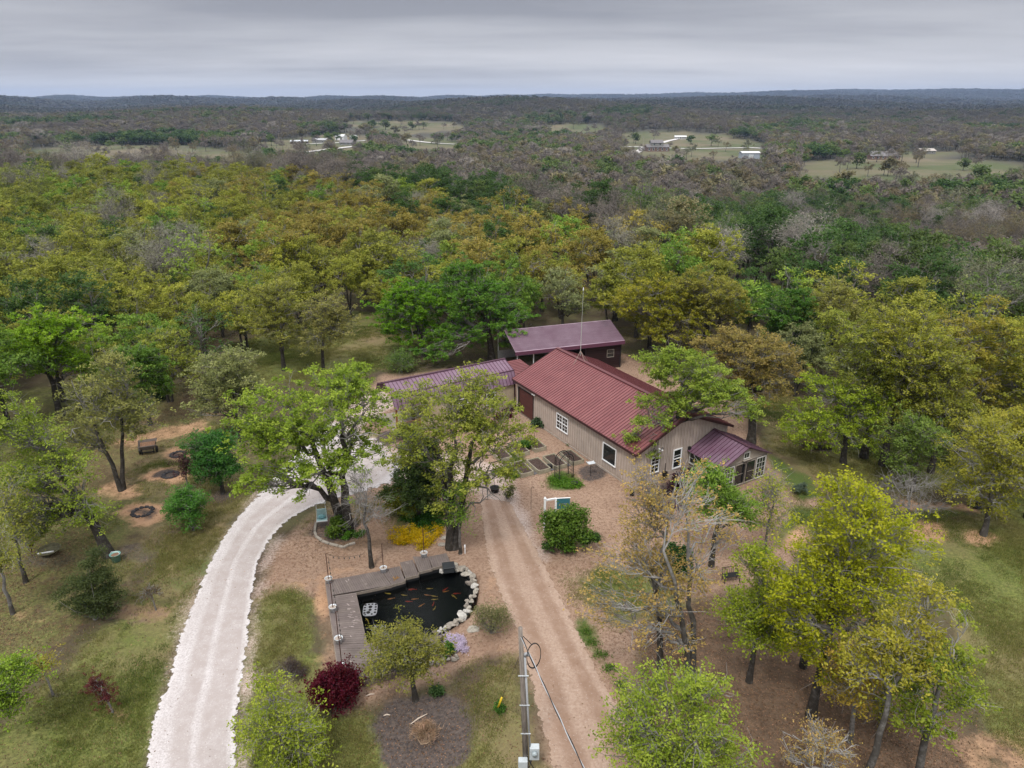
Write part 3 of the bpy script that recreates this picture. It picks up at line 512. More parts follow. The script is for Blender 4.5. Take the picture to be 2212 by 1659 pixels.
# colours
YG = (.215, .24, .038); BG = (.175, .235, .040); OL = (.182, .205, .042); GO = (.215, .222, .042); OR = (.215, .18, .045); PO = (.185, .20, .08); DG = (.055, .10, .022)
RG = (.045, .12, .025); YL = (.30, .29, .04); TN = (.30, .225, .085); MG = (.125, .195, .035); GR = (.12, .115, .085); BT = (.28, .22, .05)
NAMED = [
 # name, label, base px, trunk radius, colour, tips, per, blobs(px x, y, rx, ry, depth offset m), extra
 ('oak_tree', 'broad bright green oak with two trunks at the inner bend of the white driveway', (748, 1148), .42, BG, 420, 26, [(575, 905, 85, 62, -1), (690, 845, 85, 52, 1.5), (775, 880, 60, 55, .5), (640, 965, 110, 55, -1.5), (755, 950, 70, 50, 1.5), (560, 1045, 60, 38, -2.2), (700, 1010, 60, 35, -2), (765, 1015, 40, 40, -1.5), (735, 810, 55, 26, 2), (620, 1060, 60, 18, -2)], dict(forks=2, stub=1, lowfork=.2, lsize=.17)),
 ('oak_tree', 'yellow-olive oak with several grey stems between the pond and the small wing', (978, 1182), .38, OL, 330, 20, [(1000, 850, 55, 42, 1), (925, 890, 65, 55, 0), (1050, 895, 70, 52, 0), (980, 950, 85, 55, -1), (1085, 945, 55, 48, 0), (900, 960, 48, 45, 0), (1035, 1010, 70, 36, -1), (1120, 985, 28, 24, 0), (975, 1060, 36, 34, -.5)], dict(forks=3, stub=2, lsize=.16)),
 ('bare_tree', 'slim grey tree with bare twigs rising beside the deck behind the pond', (803, 1225), .12, GR, 60, 3, [(778, 1055, 38, 55, 0), (795, 1110, 42, 34, -.4)], dict(twigs=4, bare=.3, lsize=.08)),
 ('young_tree', 'thin fresh green sapling just right of the thick trunk near the pond deck end', (994, 1196), .08, MG, 55, 18, [(993, 1095, 22, 48, 0), (998, 1060, 16, 26, 0)], dict(lsize=.12)),
 ('evergreen_tree', 'dense dark green and plum evergreen tree behind the yellow ground plant', (905, 1118), .18, (.055, .085, .025), 200, 40, [(912, 1000, 48, 48, 0), (895, 1050, 46, 42, 0), (935, 1055, 36, 36, .5)], dict(lsize=.15, twigs=0)),
 ('young_tree', 'olive young tree with one dark trunk in the mulch bed in front of the pond', (898, 1512), .12, (.165, .165, .04), 210, 18, [(882, 1408, 62, 42, 0), (845, 1400, 40, 36, 0), (925, 1420, 36, 34, 0), (880, 1365, 24, 26, 0), (880, 1440, 60, 24, 0)], dict(lsize=.085, sig=(.16, .16, .1))),
 ('young_tree', 'bright yellow-green open tree on the grass beside the driveway at the front', (623, 1662), .12, (.20, .24, .04), 230, 14, [(590, 1560, 62, 52, 0), (640, 1600, 60, 44, 0), (575, 1625, 55, 42, 0), (580, 1500, 30, 34, 0), (660, 1640, 40, 26, 0)], dict(lsize=.085, sig=(.17, .17, .1))),
 ('oak_tree', 'leafy green oak at the front edge right of the dirt driveway', (1486, 1840), .16, (.19, .24, .042), 380, 17, [(1450, 1560, 88, 78, 0), (1525, 1520, 50, 52, 0), (1400, 1630, 66, 62, -.4), (1500, 1650, 85, 60, 0), (1610, 1640, 40, 26, 0), (1470, 1490, 40, 30, 0)], dict(lsize=.085, sig=(.15, .15, .1), sides=6)),
 ('oak_tree', 'pale grey twin-stemmed oak with sparse tan buds beside the dirt driveway', (1488, 1490), .20, TN, 230, 8, [(1440, 1120, 62, 50, 0), (1520, 1100, 55, 55, 0), (1335, 1230, 75, 44, -.6), (1390, 1330, 85, 50, -1), (1525, 1230, 50, 60, 0), (1280, 1300, 40, 28, -1), (1575, 1170, 44, 44, .5), (1500, 1040, 50, 36, 0), (1440, 1390, 60, 36, -.5)], dict(forks=2, stub=1, twigs=2, lsize=.12, bark=1, sig=(.14, .14, .1), lowfork=.15)),
 ('oak_tree', 'straight dark-trunked oak with a thin tan crown left of the grey twin-stemmed oak', (1423, 1488), .16, TN, 150, 11, [(1400, 1100, 52, 54, 0), (1375, 1180, 54, 54, 0), (1420, 1250, 54, 54, 0), (1385, 1045, 40, 36, 0)], dict(stub=1, twigs=2, lsize=.12, sig=(.15, .15, .1), lowfork=.5)),
 ('oak_tree', 'green straight young oak standing alone on the bare brown ground', (1618, 1472), .13, (.195, .24, .035), 230, 18, [(1615, 1335, 48, 50, 0), (1655, 1285, 42, 42, 0), (1635, 1210, 34, 40, 0), (1660, 1360, 36, 30, 0)], dict(lsize=.12, sig=(.2, .2, .12), lowfork=.3)),
 ('oak_tree', 'tall yellow-green oak with a leaning grey trunk at the edge of the right lawn', (1752, 1548), .19, (.235, .25, .028), 520, 17, [(1835, 1120, 75, 60, 0), (1900, 1150, 70, 55, 0), (1785, 1225, 85, 62, 0), (1860, 1260, 95, 58, 0), (1975, 1180, 48, 36, .5), (1755, 1330, 72, 52, 0), (1860, 1340, 60, 50, 0), (1700, 1270, 44, 52, -.5), (1760, 1420, 40, 38, 0), (1840, 1050, 44, 30, 0)], dict(stub=1, lsize=.13, sig=(.2, .2, .12), lowfork=.35)),
 ('oak_tree', 'slender yellow-brown oak with a mottled pale trunk at the lower right', (1835, 1602), .1, BT, 110, 10, [(1845, 1440, 42, 52, 0), (1830, 1500, 34, 30, 0)], dict(lsize=.1, sig=(.16, .16, .1), bark=1)),
 ('oak_tree', 'leaning golden-tan oak, first from the leaning half-dead tree at the lower right', (1868, 1700), .14, (.255, .24, .045), 190, 12, [(2010, 1290, 42, 34, 0), (1965, 1365, 55, 44, 0), (1905, 1440, 55, 44, 0), (1985, 1425, 40, 44, 0), (1900, 1380, 44, 36, 0)], dict(lsize=.1, sig=(.16, .16, .1), bark=1, stub=1)),
 ('oak_tree', 'leaning half-dead tree with a bleached broken top and green lower branches', (1975, 1700), .15, (.17, .21, .035), 150, 15, [(2050, 1430, 48, 36, 0), (1995, 1480, 38, 44, 0), (2085, 1510, 40, 24, 0), (2005, 1550, 34, 36, 0), (2078, 1330, 6, 40, 0)], dict(lsize=.1, sig=(.15, .15, .1), bark=1, stub=3)),
 ('bare_tree', 'small pale tree with crooked white branches at the bottom right corner', (1778, 1730), .1, TN, 120, 5, [(1745, 1600, 50, 28, 0), (1810, 1605, 36, 26, 0), (1770, 1640, 60, 20, 0)], dict(lsize=.07, sig=(.1, .1, .08), bark=1, twigs=2)),
 ('oak_tree', 'bright green oak rising against the gable wall of the red-roofed house', (1433, 1030), .27, (.175, .23, .045), 330, 26, [(1455, 798, 60, 38, 0), (1530, 825, 65, 44, 1), (1500, 872, 80, 34, 0), (1585, 868, 40, 36, .5), (1405, 885, 34, 26, -.5), (1378, 960, 34, 20, -1), (1440, 770, 40, 20, 0)], dict(stub=2, lsize=.17, lowfork=.4)),
 ('oak_tree', 'rusty golden oak standing behind the greenhouse', (1622, 957), .34, (.20, .165, .055), 330, 22, [(1600, 770, 75, 50, 1), (1680, 785, 62, 46, 1), (1640, 835, 80, 34, 0), (1560, 740, 50, 30, 1)], dict(stub=1, lsize=.17, lowfork=.4)),
 ('oak_tree', 'bright lime green oak on the grass right of the greenhouse', (1822, 1000), .22, (.19, .245, .035), 300, 22, [(1790, 852, 60, 38, 0), (1862, 880, 52, 44, 0), (1738, 915, 50, 36, -.5), (1820, 930, 62, 44, 0), (1740, 950, 40, 24, -1)], dict(lsize=.16, lowfork=.4)),
 ('oak_tree', 'olive oak with a thick dark trunk behind the lime green oak', (1866, 988), .27, OL, 280, 22, [(1880, 765, 68, 52, 0), (1828, 720, 52, 42, 0), (1930, 820, 52, 44, 0), (1870, 830, 50, 36, 0)], dict(lsize=.17, lowfork=.45)),
 ('oak_tree', 'golden olive oak whose dark trunk flares right beside another oak past the greenhouse', (1907, 1005), .27, GO, 300, 20, [(1962, 730, 66, 50, 0), (1985, 815, 66, 50, 0), (1940, 690, 40, 40, 0), (1950, 880, 44, 34, 0)], dict(lsize=.17, lowfork=.45, stub=1)),
 ('oak_tree', 'golden olive oak near the right edge behind the lawn', (2067, 975), .25, (.215, .195, .04), 300, 20, [(2080, 775, 66, 52, 0), (2130, 715, 60, 42, 0), (2035, 860, 52, 44, 0), (2110, 850, 50, 40, 0)], dict(lsize=.17, lowfork=.4)),
 ('oak_tree', 'yellow-olive oak with a pale trunk in a sandy ring on the right lawn', (2124, 1156), .16, (.205, .205, .035), 300, 17, [(2130, 960, 64, 50, 0), (2180, 1020, 52, 44, 0), (2080, 1040, 46, 36, 0), (2150, 1080, 50, 24, 0)], dict(lsize=.14, bark=1)),
 ('oak_tree', 'big golden oak cut by the right edge of the photo', (2235, 985), .27, GO, 320, 20, [(2180, 740, 60, 50, 0), (2210, 820, 64, 54, 0), (2260, 760, 60, 60, 0), (2190, 890, 50, 34, 0)], dict(lsize=.17)),
 ('bare_tree', 'low bare tree with spreading grey branches on the sandy patch near the tyre', (1952, 1138), .1, GR, 90, 2, [(1960, 1060, 66, 34, 0), (2000, 1085, 40, 20, 0)], dict(twigs=3, bare=.6, lsize=.07, lowfork=.12)),
 ('oak_tree', 'small soft green tree in front of the golden oaks past the greenhouse', (1972, 1062), .12, (.12, .17, .04), 170, 18, [(1985, 935, 52, 38, 0), (1960, 985, 44, 36, 0), (2020, 960, 34, 30, 0)], dict(lsize=.15)),
 ('oak_tree', 'pale olive oak with a pair of slender trunks on the left sandy ground', (262, 1058), .2, (.18, .185, .06), 320, 14, [(200, 860, 60, 46, 0), (268, 900, 60, 44, 0), (165, 950, 52, 36, 0), (240, 800, 40, 32, 0), (300, 930, 34, 22, 0)], dict(forks=2, stub=2, lsize=.16)),
 ('oak_tree', 'dark leafy tree with a black post-like trunk beyond the twin-trunked oak', (325, 918), .15, (.08, .14, .025), 190, 28, [(305, 790, 52, 40, 0), (330, 835, 36, 28, 0)], dict(lsize=.17)),
 ('oak_tree', 'olive tree with three thin dark stems in the shady grass on the left', (366, 868), .16, OL, 210, 20, [(350, 760, 56, 46, 0), (385, 790, 40, 36, 0)], dict(forks=3, lsize=.17)),
 ('young_tree', 'round rich green tree beside the bend of the white driveway', (482, 1066), .13, RG, 260, 30, [(465, 975, 42, 32, 0), (460, 1005, 42, 28, 0), (480, 955, 26, 20, 0), (478, 1020, 26, 18, 0)], dict(lsize=.13, sig=(.2, .2, .14))),
 ('sapling', 'small maroon-leaved sapling beside the round rich green tree', (406, 1056), .04, (.06, .03, .028), 45, 12, [(403, 1005, 9, 24, 0)], dict(lsize=.1, sig=(.1, .1, .1))),
 ('young_tree', 'small leafy green tree standing alone left of the white driveway', (418, 1146), .07, (.065, .15, .03), 150, 26, [(405, 1085, 34, 22, 0), (402, 1108, 32, 18, 0)], dict(lsize=.11, sig=(.17, .17, .12))),
 ('oak_tree', 'large bright green oak leaning out over the left edge of the photo', (236, 1200), .3, (.175, .225, .04), 460, 17, [(60, 950, 64, 48, 0), (130, 1030, 74, 44, 0), (40, 1050, 56, 44, 0), (175, 1105, 56, 40, 0), (60, 1140, 56, 36, 0), (20, 890, 50, 30, 0)], dict(stub=3, lsize=.14, lowfork=.25)),
 ('oak_tree', 'pale olive oak close to the far side of the white driveway', (522, 958), .2, PO, 330, 20, [(500, 800, 56, 40, 0), (485, 860, 54, 40, 0), (530, 860, 36, 40, 0), (455, 830, 30, 30, 0)], dict(lsize=.17)),
 ('oak_tree', 'olive oak alone on the shaded grass slope behind the broad green oak', (698, 806), .17, (.185, .18, .06), 240, 18, [(705, 680, 46, 36, 0), (690, 725, 42, 32, 0), (735, 700, 34, 26, 0)], dict(lsize=.18, lowfork=.4)),
 ('oak_tree', 'olive oak with a straight dark trunk left of the tree on the grass slope', (614, 800), .2, (.18, .185, .045), 260, 20, [(602, 650, 46, 42, 0), (612, 705, 42, 38, 0), (575, 690, 34, 30, 0)], dict(lsize=.18)),
 ('oak_tree', 'large deep green tree between the open barn and the small wing', (1062, 778), .34, (.085, .165, .028), 420, 32, [(1030, 640, 70, 42, 0), (1060, 690, 74, 44, 0), (1120, 735, 34, 20, -1), (960, 755, 52, 20, -2), (1000, 730, 50, 26, -1), (1010, 600, 50, 30, 1)], dict(lsize=.2, lowfork=.3)),
 ('oak_tree', 'fresh green leafy tree left of the large deep green tree behind the wing', (915, 770), .24, (.10, .19, .022), 320, 32, [(875, 660, 48, 40, 0), (900, 705, 54, 36, 0), (850, 700, 34, 34, 0), (925, 650, 36, 30, 0)], dict(lsize=.19)),
 ('young_tree', 'little green tree on the bare soil behind the left end of the wing', (868, 804), .05, (.09, .14, .035), 80, 20, [(868, 780, 24, 16, 0)], dict(lsize=.13)),
 ('oak_tree', 'wide yellow-olive oak reaching over the right end of the open barn', (1440, 775), .27, (.20, .195, .03), 360, 22, [(1400, 660, 62, 42, 0), (1350, 650, 36, 28, -1), (1460, 690, 56, 44, 0), (1420, 720, 40, 24, -2), (1440, 625, 50, 30, 0)], dict(lsize=.19)),
 ('oak_tree', 'yellow-olive oak behind the rusty golden oak', (1560, 775), .25, (.19, .185, .04), 320, 22, [(1550, 640, 62, 40, 0), (1520, 680, 44, 36, 0), (1500, 620, 40, 30, 0)], dict(lsize=.19)),
 ('oak_tree', 'dark green full tree upper right of the rusty golden oak', (1722, 830), .22, (.065, .13, .025), 300, 32, [(1700, 675, 42, 44, 0), (1735, 725, 40, 40, 0), (1690, 730, 36, 30, 0)], dict(lsize=.19)),
 ('oak_tree', 'olive oak with a forked dark trunk right of the dark green full tree', (1775, 835), .2, (.17, .17, .045), 230, 20, [(1795, 660, 46, 40, 0), (1830, 690, 34, 30, 0), (1780, 720, 36, 24, 0)], dict(lsize=.18, forks=2)),
 ('young_tree', 'bright green branches of a tree cut by the left edge at the lower left', (-20, 1600), .12, (.15, .22, .035), 160, 17, [(12, 1470, 46, 34, 0), (0, 1520, 50, 26, 0)], dict(lsize=.09, sig=(.15, .15, .1))),
 ('oak_tree', 'thin sloping tree with a sparse yellow-green crown near the old basin on the left', (56, 1258), .1, (.19, .20, .045), 110, 10, [(22, 1085, 38, 44, 0), (45, 1150, 30, 36, 0)], dict(lsize=.12)),
 ('oak_tree', 'thin sloping tree with a mottled trunk left of the dark cedar', (28, 1326), .09, (.19, .20, .045), 90, 10, [(-8, 1180, 34, 40, 0), (10, 1220, 24, 30, 0)], dict(lsize=.12, bark=1)),
 ('sapling', 'tiny yellow-leaved sapling with a thin stem on the lower left lawn', (115, 1502), .03, (.21, .19, .04), 50, 10, [(98, 1432, 22, 14, 0)], dict(lsize=.07, sig=(.12, .12, .06))),
 ('sapling', 'thin sapling with dark red-brown leaves on the lower left lawn', (244, 1540), .025, (.075, .022, .02), 60, 18, [(205, 1475, 8, 14, 0), (215, 1492, 10, 12, 0), (226, 1508, 11, 9, 0)], dict(lsize=.055, sig=(.07, .07, .06))),
 ('sapling', 'small dry brown sapling right of the dark cedar', (337, 1318), .025, (.09, .065, .04), 50, 7, [(324, 1282, 18, 16, 0)], dict(lsize=.06, sig=(.1, .1, .08))),
 ('oak_tree', 'vivid light green tree at the left edge among the olive woods', (130, 900), .26, (.15, .24, .03), 360, 26, [(120, 720, 70, 42, 0), (80, 760, 66, 44, 0), (150, 790, 50, 30, 0)], dict(lsize=.19)),
 ('oak_tree', 'green oak with dark lower trunk between the gable and the grey twin-stemmed oak', (1536, 1222), .15, MG, 220, 18, [(1560, 1085, 46, 36, 0), (1530, 1045, 36, 34, 0), (1590, 1105, 40, 32, 0)], dict(lsize=.15, stub=1)),
 ('young_tree', 'sparse yellow-green young tree on the bare ground below the greenhouse', (1652, 1192), .07, YG, 90, 9, [(1655, 1065, 34, 42, 0), (1670, 1115, 32, 34, 0)], dict(lsize=.13, twigs=3)),
 ('oak_tree', 'yellow-green oak just behind the leaning trunk of the tall lawn-edge oak', (1735, 1440), .15, YG, 260, 16, [(1735, 1300, 50, 48, 0), (1700, 1345, 44, 40, 0), (1770, 1260, 44, 44, 0)], dict(lsize=.14)),
 ('oak_tree', 'low airy yellow oak filling the gap between the leaning trees at the lower right', (1905, 1560), .12, (.225, .215, .04), 200, 11, [(1900, 1400, 50, 44, 0), (1860, 1460, 50, 40, 0), (1930, 1480, 44, 40, 0), (1890, 1520, 40, 24, 0)], dict(lsize=.11, bark=1)),
 ('oak_tree', 'yellow-olive oak beyond the lime green oak with foliage down to the grass', (2010, 1020), .2, (.19, .20, .04), 320, 18, [(2020, 850, 56, 46, 0), (2060, 900, 48, 40, 0), (1990, 900, 44, 36, 0), (2040, 790, 50, 40, 0)], dict(lsize=.16)),
 ('oak_tree', 'golden green oak on the lawn at the right edge below the big golden oak', (2220, 1120), .2, (.205, .20, .035), 340, 18, [(2200, 930, 56, 46, 0), (2230, 990, 50, 44, 0), (2170, 960, 40, 36, 0)], dict(lsize=.15)),
]
def local_blobs(base, blobs, flat=0):
    out = []
    if flat:
        for x, y, rx, ry, dy in blobs: p = onT(x, y); k = (p - cam.location).length / F; out.append((p.x - base.x, p.y - base.y, .03 + flat * .4, rx * k, ry * k / .6, flat))
        return out
    for x, y, rx, ry, dy in blobs:
        p = atY(x, y, base.y + dy); k = math.hypot(p.y, H - p.z) / F
        out.append((p.x - base.x, p.y - base.y, p.z - base.z, rx * k * 1.1, min(rx, ry * 1.2) * k * 1.1, ry * k * 1.1 / math.cos(R(28))))
    return out
TREEPOS = []
for i, (nm, lb, bpx, tr, col, nt_, per, bl, ex) in enumerate(NAMED):
    base = onT(*bpx); ex = dict(ex); bk = PALE if ex.pop('bark', 0) else BARK; lb_ = local_blobs(base, bl)
    minz = min(b[2] for b in lb_)
    ls = ex.pop('lsize', .16); sg_ = ex.pop('sig', (.3, .3, .17)); big = ls > .13
    wm, lm = tree_mesh(nm, 100 + i, lb_, tr, LEAF, bk, int(nt_ * 1.45), int(per * (2.2 if per > 8 else 2.)), lsize=ls * (.50 if ls > .1 else .62), sig=tuple(x * (.46 if big else .72) for x in sg_), **ex)
    put_tree(nm, base, 0, (1, 1, 1), col, wm, lm, lb, cat='tree' if nm != 'sapling' else 'sapling'); TREEPOS.append((base.x, base.y, 2.2))
# archetypes for the woods
def arche(seed, h, R_, n, per, ls, bare=0, leaf=LEAF, bark=BARK, sides=5, twigs=0, sig=(.19, .19, .12), forks=1, stub=0):
    r = np.random.default_rng(seed); bl = []
    for k in range(6):
        a = k * 1.05 + r.uniform(-.4, .4); d = R_ * r.uniform(.35, .62)
        bl.append((math.cos(a) * d, math.sin(a) * d, h * r.uniform(.40, .76), R_ * r.uniform(.38, .55), R_ * r.uniform(.38, .55), h * r.uniform(.15, .22)))
    bl.append((0, 0, h * .82, R_ * .55, R_ * .55, h * .16))
    return tree_mesh('woods', seed, bl, .2, leaf, bark, n, per, ls, sig, forks=forks, twigs=twigs, stub=stub, sides=sides, bare=bare)
MID = [arche(500 + k, 9.5, 3.9, [190, 170, 210, 180, 160, 200, 150][k], [44, 40, 48, 36, 30, 44, 26][k], .125, bare=[0, .1, 0, .15, .25, 0, .35][k], stub=[1, 0, 0, 1, 2, 0, 2][k], forks=[1, 1, 2, 1, 1, 1, 2][k]) for k in range(7)]
# ---------------------------------------------------------------- the woods
def combine(name, wm, lm, shade_leaf):
    out = []
    for me in (wm, lm):
        v = np.zeros(len(me.vertices) * 3, np.float32); me.vertices.foreach_get('co', v)
        q = np.zeros(len(me.loops), np.int32); me.loops.foreach_get('vertex_index', q)
        t = np.zeros(len(me.polygons), np.float32); me.attributes['tone'].data.foreach_get('value', t); out.append((v.reshape(-1, 3), q.reshape(-1, 4), t))
    (v1, q1, t1), (v2, q2, t2) = out
    me = mesh_np(name, np.concatenate([v1, v2]), np.concatenate([q1, q2 + len(v1)]), wm.materials[0])
    me.materials.append(shade_leaf); me.polygons.foreach_set('material_index', np.concatenate([np.zeros(len(q1), np.int32), np.ones(len(q2), np.int32)]))
    face_attr(me, 'tone', np.concatenate([t1, t2])); return me
GREYB = bark_mat('grey_bark', (.10, .092, .088), (.17, .155, .15)); WHITB = bark_mat('white_bark', (.20, .185, .175), (.32, .30, .285))
TWIGM = foliage_mat('twig_mass', True, .0); TWIG1 = foliage_mat('twig_mass_single', False, .0)
def bare_arche(seed, bk, lf, h=11, R_=3.6, n=170, per=44, tw=2, ls=.19):
    r = np.random.default_rng(seed); bl = [(0, 0, h * .72, R_ * .8, R_ * .8, h * .26)]
    for k in range(4):
        a = k * 1.6 + r.uniform(-.4, .4); bl.append((math.cos(a) * R_ * .5, math.sin(a) * R_ * .5, h * r.uniform(.5, .66), R_ * .5, R_ * .5, h * .2))
    s = leaf_quads.__defaults__; leaf_quads.__defaults__ = (.1, .08, 0.)
    o = tree_mesh('bare', seed, bl, .19, lf, bk, n, per, ls, (.32, .32, .3), twigs=tw, sides=5, lowfork=.2); leaf_quads.__defaults__ = s
    return o
BARE = [bare_arche(600, GREYB, TWIG1), bare_arche(601, GREYB, TWIG1, 9, 4.2), bare_arche(602, WHITB, TWIG1, 12, 3.4, 150, 30, 2), bare_arche(603, WHITB, TWIG1, 10, 4, 150, 26, 2)]
LOW = [arche(700 + k, 10, 4.2, 46, 12, .62, sides=3, sig=(.8, .8, .5)) for k in range(4)]
LOWB = [bare_arche(710 + k, [GREYB, WHITB][k % 2], TWIG1, 11, 4, 46, 16, 0, .8) for k in range(4)]
CAN = [arche(720 + k, 10, 4.4, 26, 7, 1.15, sides=3, sig=(.9, .9, .5)) for k in range(3)]
ARCH = [combine('w%d' % i, w_, l_, LEAFI) for i, (w_, l_) in enumerate(MID)]                     # 0-6
ARCH += [combine('b%d' % i, w_, l_, TWIGM) for i, (w_, l_) in enumerate(BARE)]                   # 7-10
ARCH += [combine('l%d' % i, w_, l_, LEAFI) for i, (w_, l_) in enumerate(LOW)]                    # 11-14
ARCH += [combine('m%d' % i, w_, l_, TWIGM) for i, (w_, l_) in enumerate(LOWB)]                   # 15-18
ARCH += [combine('c%d' % i, w_, l_, LEAFI) for i, (w_, l_) in enumerate(CAN)]                    # 19-21
r_ = np.random.default_rng(77)
BX = [-500, 0, 120, 300, 420, 520, 600, 690, 850, 905, 1000, 1080, 1350, 1450, 1600, 1700, 1800, 1900, 2000, 2212, 2700]
BY = [990, 990, 950, 900, 870, 820, 785, 700, 715, 775, 765, 745, 745, 765, 775, 790, 800, 790, 770, 760, 760]
MEAD = [(1880, 655), (1960, 632), (2240, 640), (2260, 690), (2000, 690)]
def cands(r0, r1, s, azm=54):
    xs_ = np.arange(-r1, r1, s); ys_ = np.arange(-10, r1, s); X, Y = np.meshgrid(xs_, ys_); X = X + (np.arange(X.shape[0]) % 2)[:, None] * s * .5
    X = X.ravel() + r_.uniform(-.42, .42, X.size) * s; Y = Y.ravel() + r_.uniform(-.42, .42, Y.size) * s
    r = np.hypot(X, Y); az = np.degrees(np.arctan2(X, Y)); k = (r >= r0) & (r < r1) & (abs(az) < azm); return X[k], Y[k]
trees = []                                   # x, y, z, arche, sx, sz, rot, tint
def tintj(c, n, j=.12):
    c = np.array(c)[None] * (1 + r_.normal(0, j, (n, 1))) * (1 + r_.normal(0, .05, (n, 3))); return np.clip(c, .01, .6)
def add(X, Y, arch, sx, sz, tint): trees.append(np.column_stack([X, Y, terrain(X, Y), arch, sx, sz, r_.uniform(0, 6.28, len(X)), tint]))
def fit(X, Y): az = np.degrees(np.arctan2(X, Y)); return np.hypot(X, Y) - np.interp(az, EAZ, EDG)
# 1. golden olive oaks on the plateau
X, Y = cands(38, 300, 4.8); k = fit(X, Y) < 8; X, Y = X[k], Y[k]
px, py = projV(X, Y, terrain(X, Y)); k = (py < np.interp(px, BX, BY)) & ~inpoly(px, py, MEAD)
for tx, ty, tr_ in TREEPOS: k &= np.hypot(X - tx, Y - ty) > 3.4
X, Y = X[k], Y[k]; n = len(X); f = noise2(X, Y, .05, 3) + r_.normal(0, .3, n); rr_ = np.hypot(X, Y); u = r_.uniform(0, 1, n)
pal = np.array([OL, GO, YG, PO, BG, OR, DG, MG, (.18, .19, .036), (.205, .21, .038)]) * 1.16 * np.array([.975, 1.0, 1.10]); ci = np.select([u < .05, u < .10, u < .16, u < .20, f > .55, f > .15, f > -.2, f > -.6], [6, 4, 7, 3, 5, 1, 9, 8], 0)
tint = np.clip(pal[ci] * (1 + r_.normal(0, .12, (n, 1))), 0, .5)
ar = r_.integers(0, 7, n); sz = np.clip(r_.normal(.86, .17, n), .5, 1.3); sx = sz * r_.uniform(.9, 1.15, n)
dead = r_.uniform(0, 1, n) < .03; ar[dead] = np.where(r_.uniform(0, 1, dead.sum()) < .4, 9, 7); tint[dead] = (.2, .19, .15)
add(X, Y, ar, sx, sz, tint)
for poly, s in (([(1640, 745), (2400, 735), (2500, 1010), (2230, 990), (2000, 945), (1780, 875), (1665, 850)], 5.4), ([(-250, 1060), (-60, 1020), (200, 905), (430, 850), (640, 800), (640, 760), (-250, 800)], 6.4), ([(1450, 700), (1660, 700), (1650, 790), (1500, 770)], 6.)):
    X, Y = cands(38, 140, s); px, py = projV(X, Y, terrain(X, Y)); k = inpoly(px, py, poly) & ~(py < np.interp(px, BX, BY))
    for tx, ty, tr_ in TREEPOS: k &= np.hypot(X - tx, Y - ty) > 3.2
    X, Y = X[k], Y[k]; n = len(X); ci = r_.choice([0, 1, 2, 8, 9, 3, 4], n); sz = r_.uniform(.7, 1.08, n); add(X, Y, r_.integers(0, 7, n), sz * r_.uniform(.85, 1.1, n), sz, np.clip(pal[ci] * (1 + r_.normal(0, .1, (n, 1))), 0, .5))
# 2. valley woods, mixed bare and green
def valley(r0, r1, s, hi, sc, scz, thin=0.):
    X, Y = cands(r0, r1, s); k = fit(X, Y) > 9; X, Y = X[k], Y[k]; Z = terrain(X, Y); ok = np.ones(len(X), bool)
    px, py0 = projV(X, Y, Z); _, py1 = projV(X, Y, Z + 9); _, py2 = projV(X, Y, Z + 4.5)
    wv = noise2(X, Y, .03, 21) * 9
    for c in CLEAR:
        for q in (py0, py1, py2): ok &= ~inpoly(px + wv * 2, q + wv * .35, c)
    ok &= ~inpoly(px, py0, MEAD)
    stray = (~ok) & (r_.uniform(0, 1, len(X)) < .05) & (r0 > 250); ok |= stray
    for bx, by, br in HOUSEX: ok &= np.hypot(X - bx, Y - by) > br
    X, Y = X[ok], Y[ok]; n = len(X); f = noise2(X, Y, .018, 9) + .5 * noise2(X, Y, .05, 4) + r_.normal(0, .28, n); r = np.hypot(X, Y); az = np.degrees(np.arctan2(X, Y)); u = r_.uniform(0, 1, n)
    g = f + .35 * sstep(8, 26, az) * (1 - sstep(300, 700, r)) - .1
    nr_ = sstep(8, 22, az) * (1 - sstep(170, 260, r)) * .35; kind = np.select([g + nr_ > .62, g + nr_ > .34, u < .05, u < .13], [0, 1, 2, 3], 4)
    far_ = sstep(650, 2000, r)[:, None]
    P_ = np.array([(.052, .098, .026), (.10, .145, .042), (.36, .33, .28), (.19, .175, .09), (.145, .125, .108)])
    P_[2] = (.26, .235, .205); kind = np.where((kind == 2) & (r > 330) & (r_.uniform(0, 1, n) < .6), 4, kind); tint = P_[kind] * (1 + r_.normal(0, .09, (n, 1)))
    olive = (kind == 4) & (u > .78); tint[olive] = np.array((.15, .125, .07)) * (1 + r_.normal(0, .1, (olive.sum(), 1))); gy = (kind == 4) & (u > .40) & (u < .55); tint[gy] = np.array((.125, .13, .075))
    tint = tint * (1 - far_) + (tint * .16 + np.array((.042, .047, .044)) * .78) * far_  # distance haze painted into the tint: far crowns turn even dark slate
    green = (kind <= 1) | (kind == 3)
    if hi == 2: ar = np.where(green, r_.integers(0, 7, n), np.where(kind == 2, r_.integers(9, 11, n), r_.integers(7, 9, n)))
    elif hi == 1: ar = np.where(green, r_.integers(11, 15, n), np.where(kind == 2, 16 + 2 * r_.integers(0, 2, n), 15 + 2 * r_.integers(0, 2, n)))
    else: ar = r_.integers(19, 22, n)
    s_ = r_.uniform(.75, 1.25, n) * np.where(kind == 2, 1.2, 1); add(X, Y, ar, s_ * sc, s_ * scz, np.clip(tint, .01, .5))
HOUSEX = []
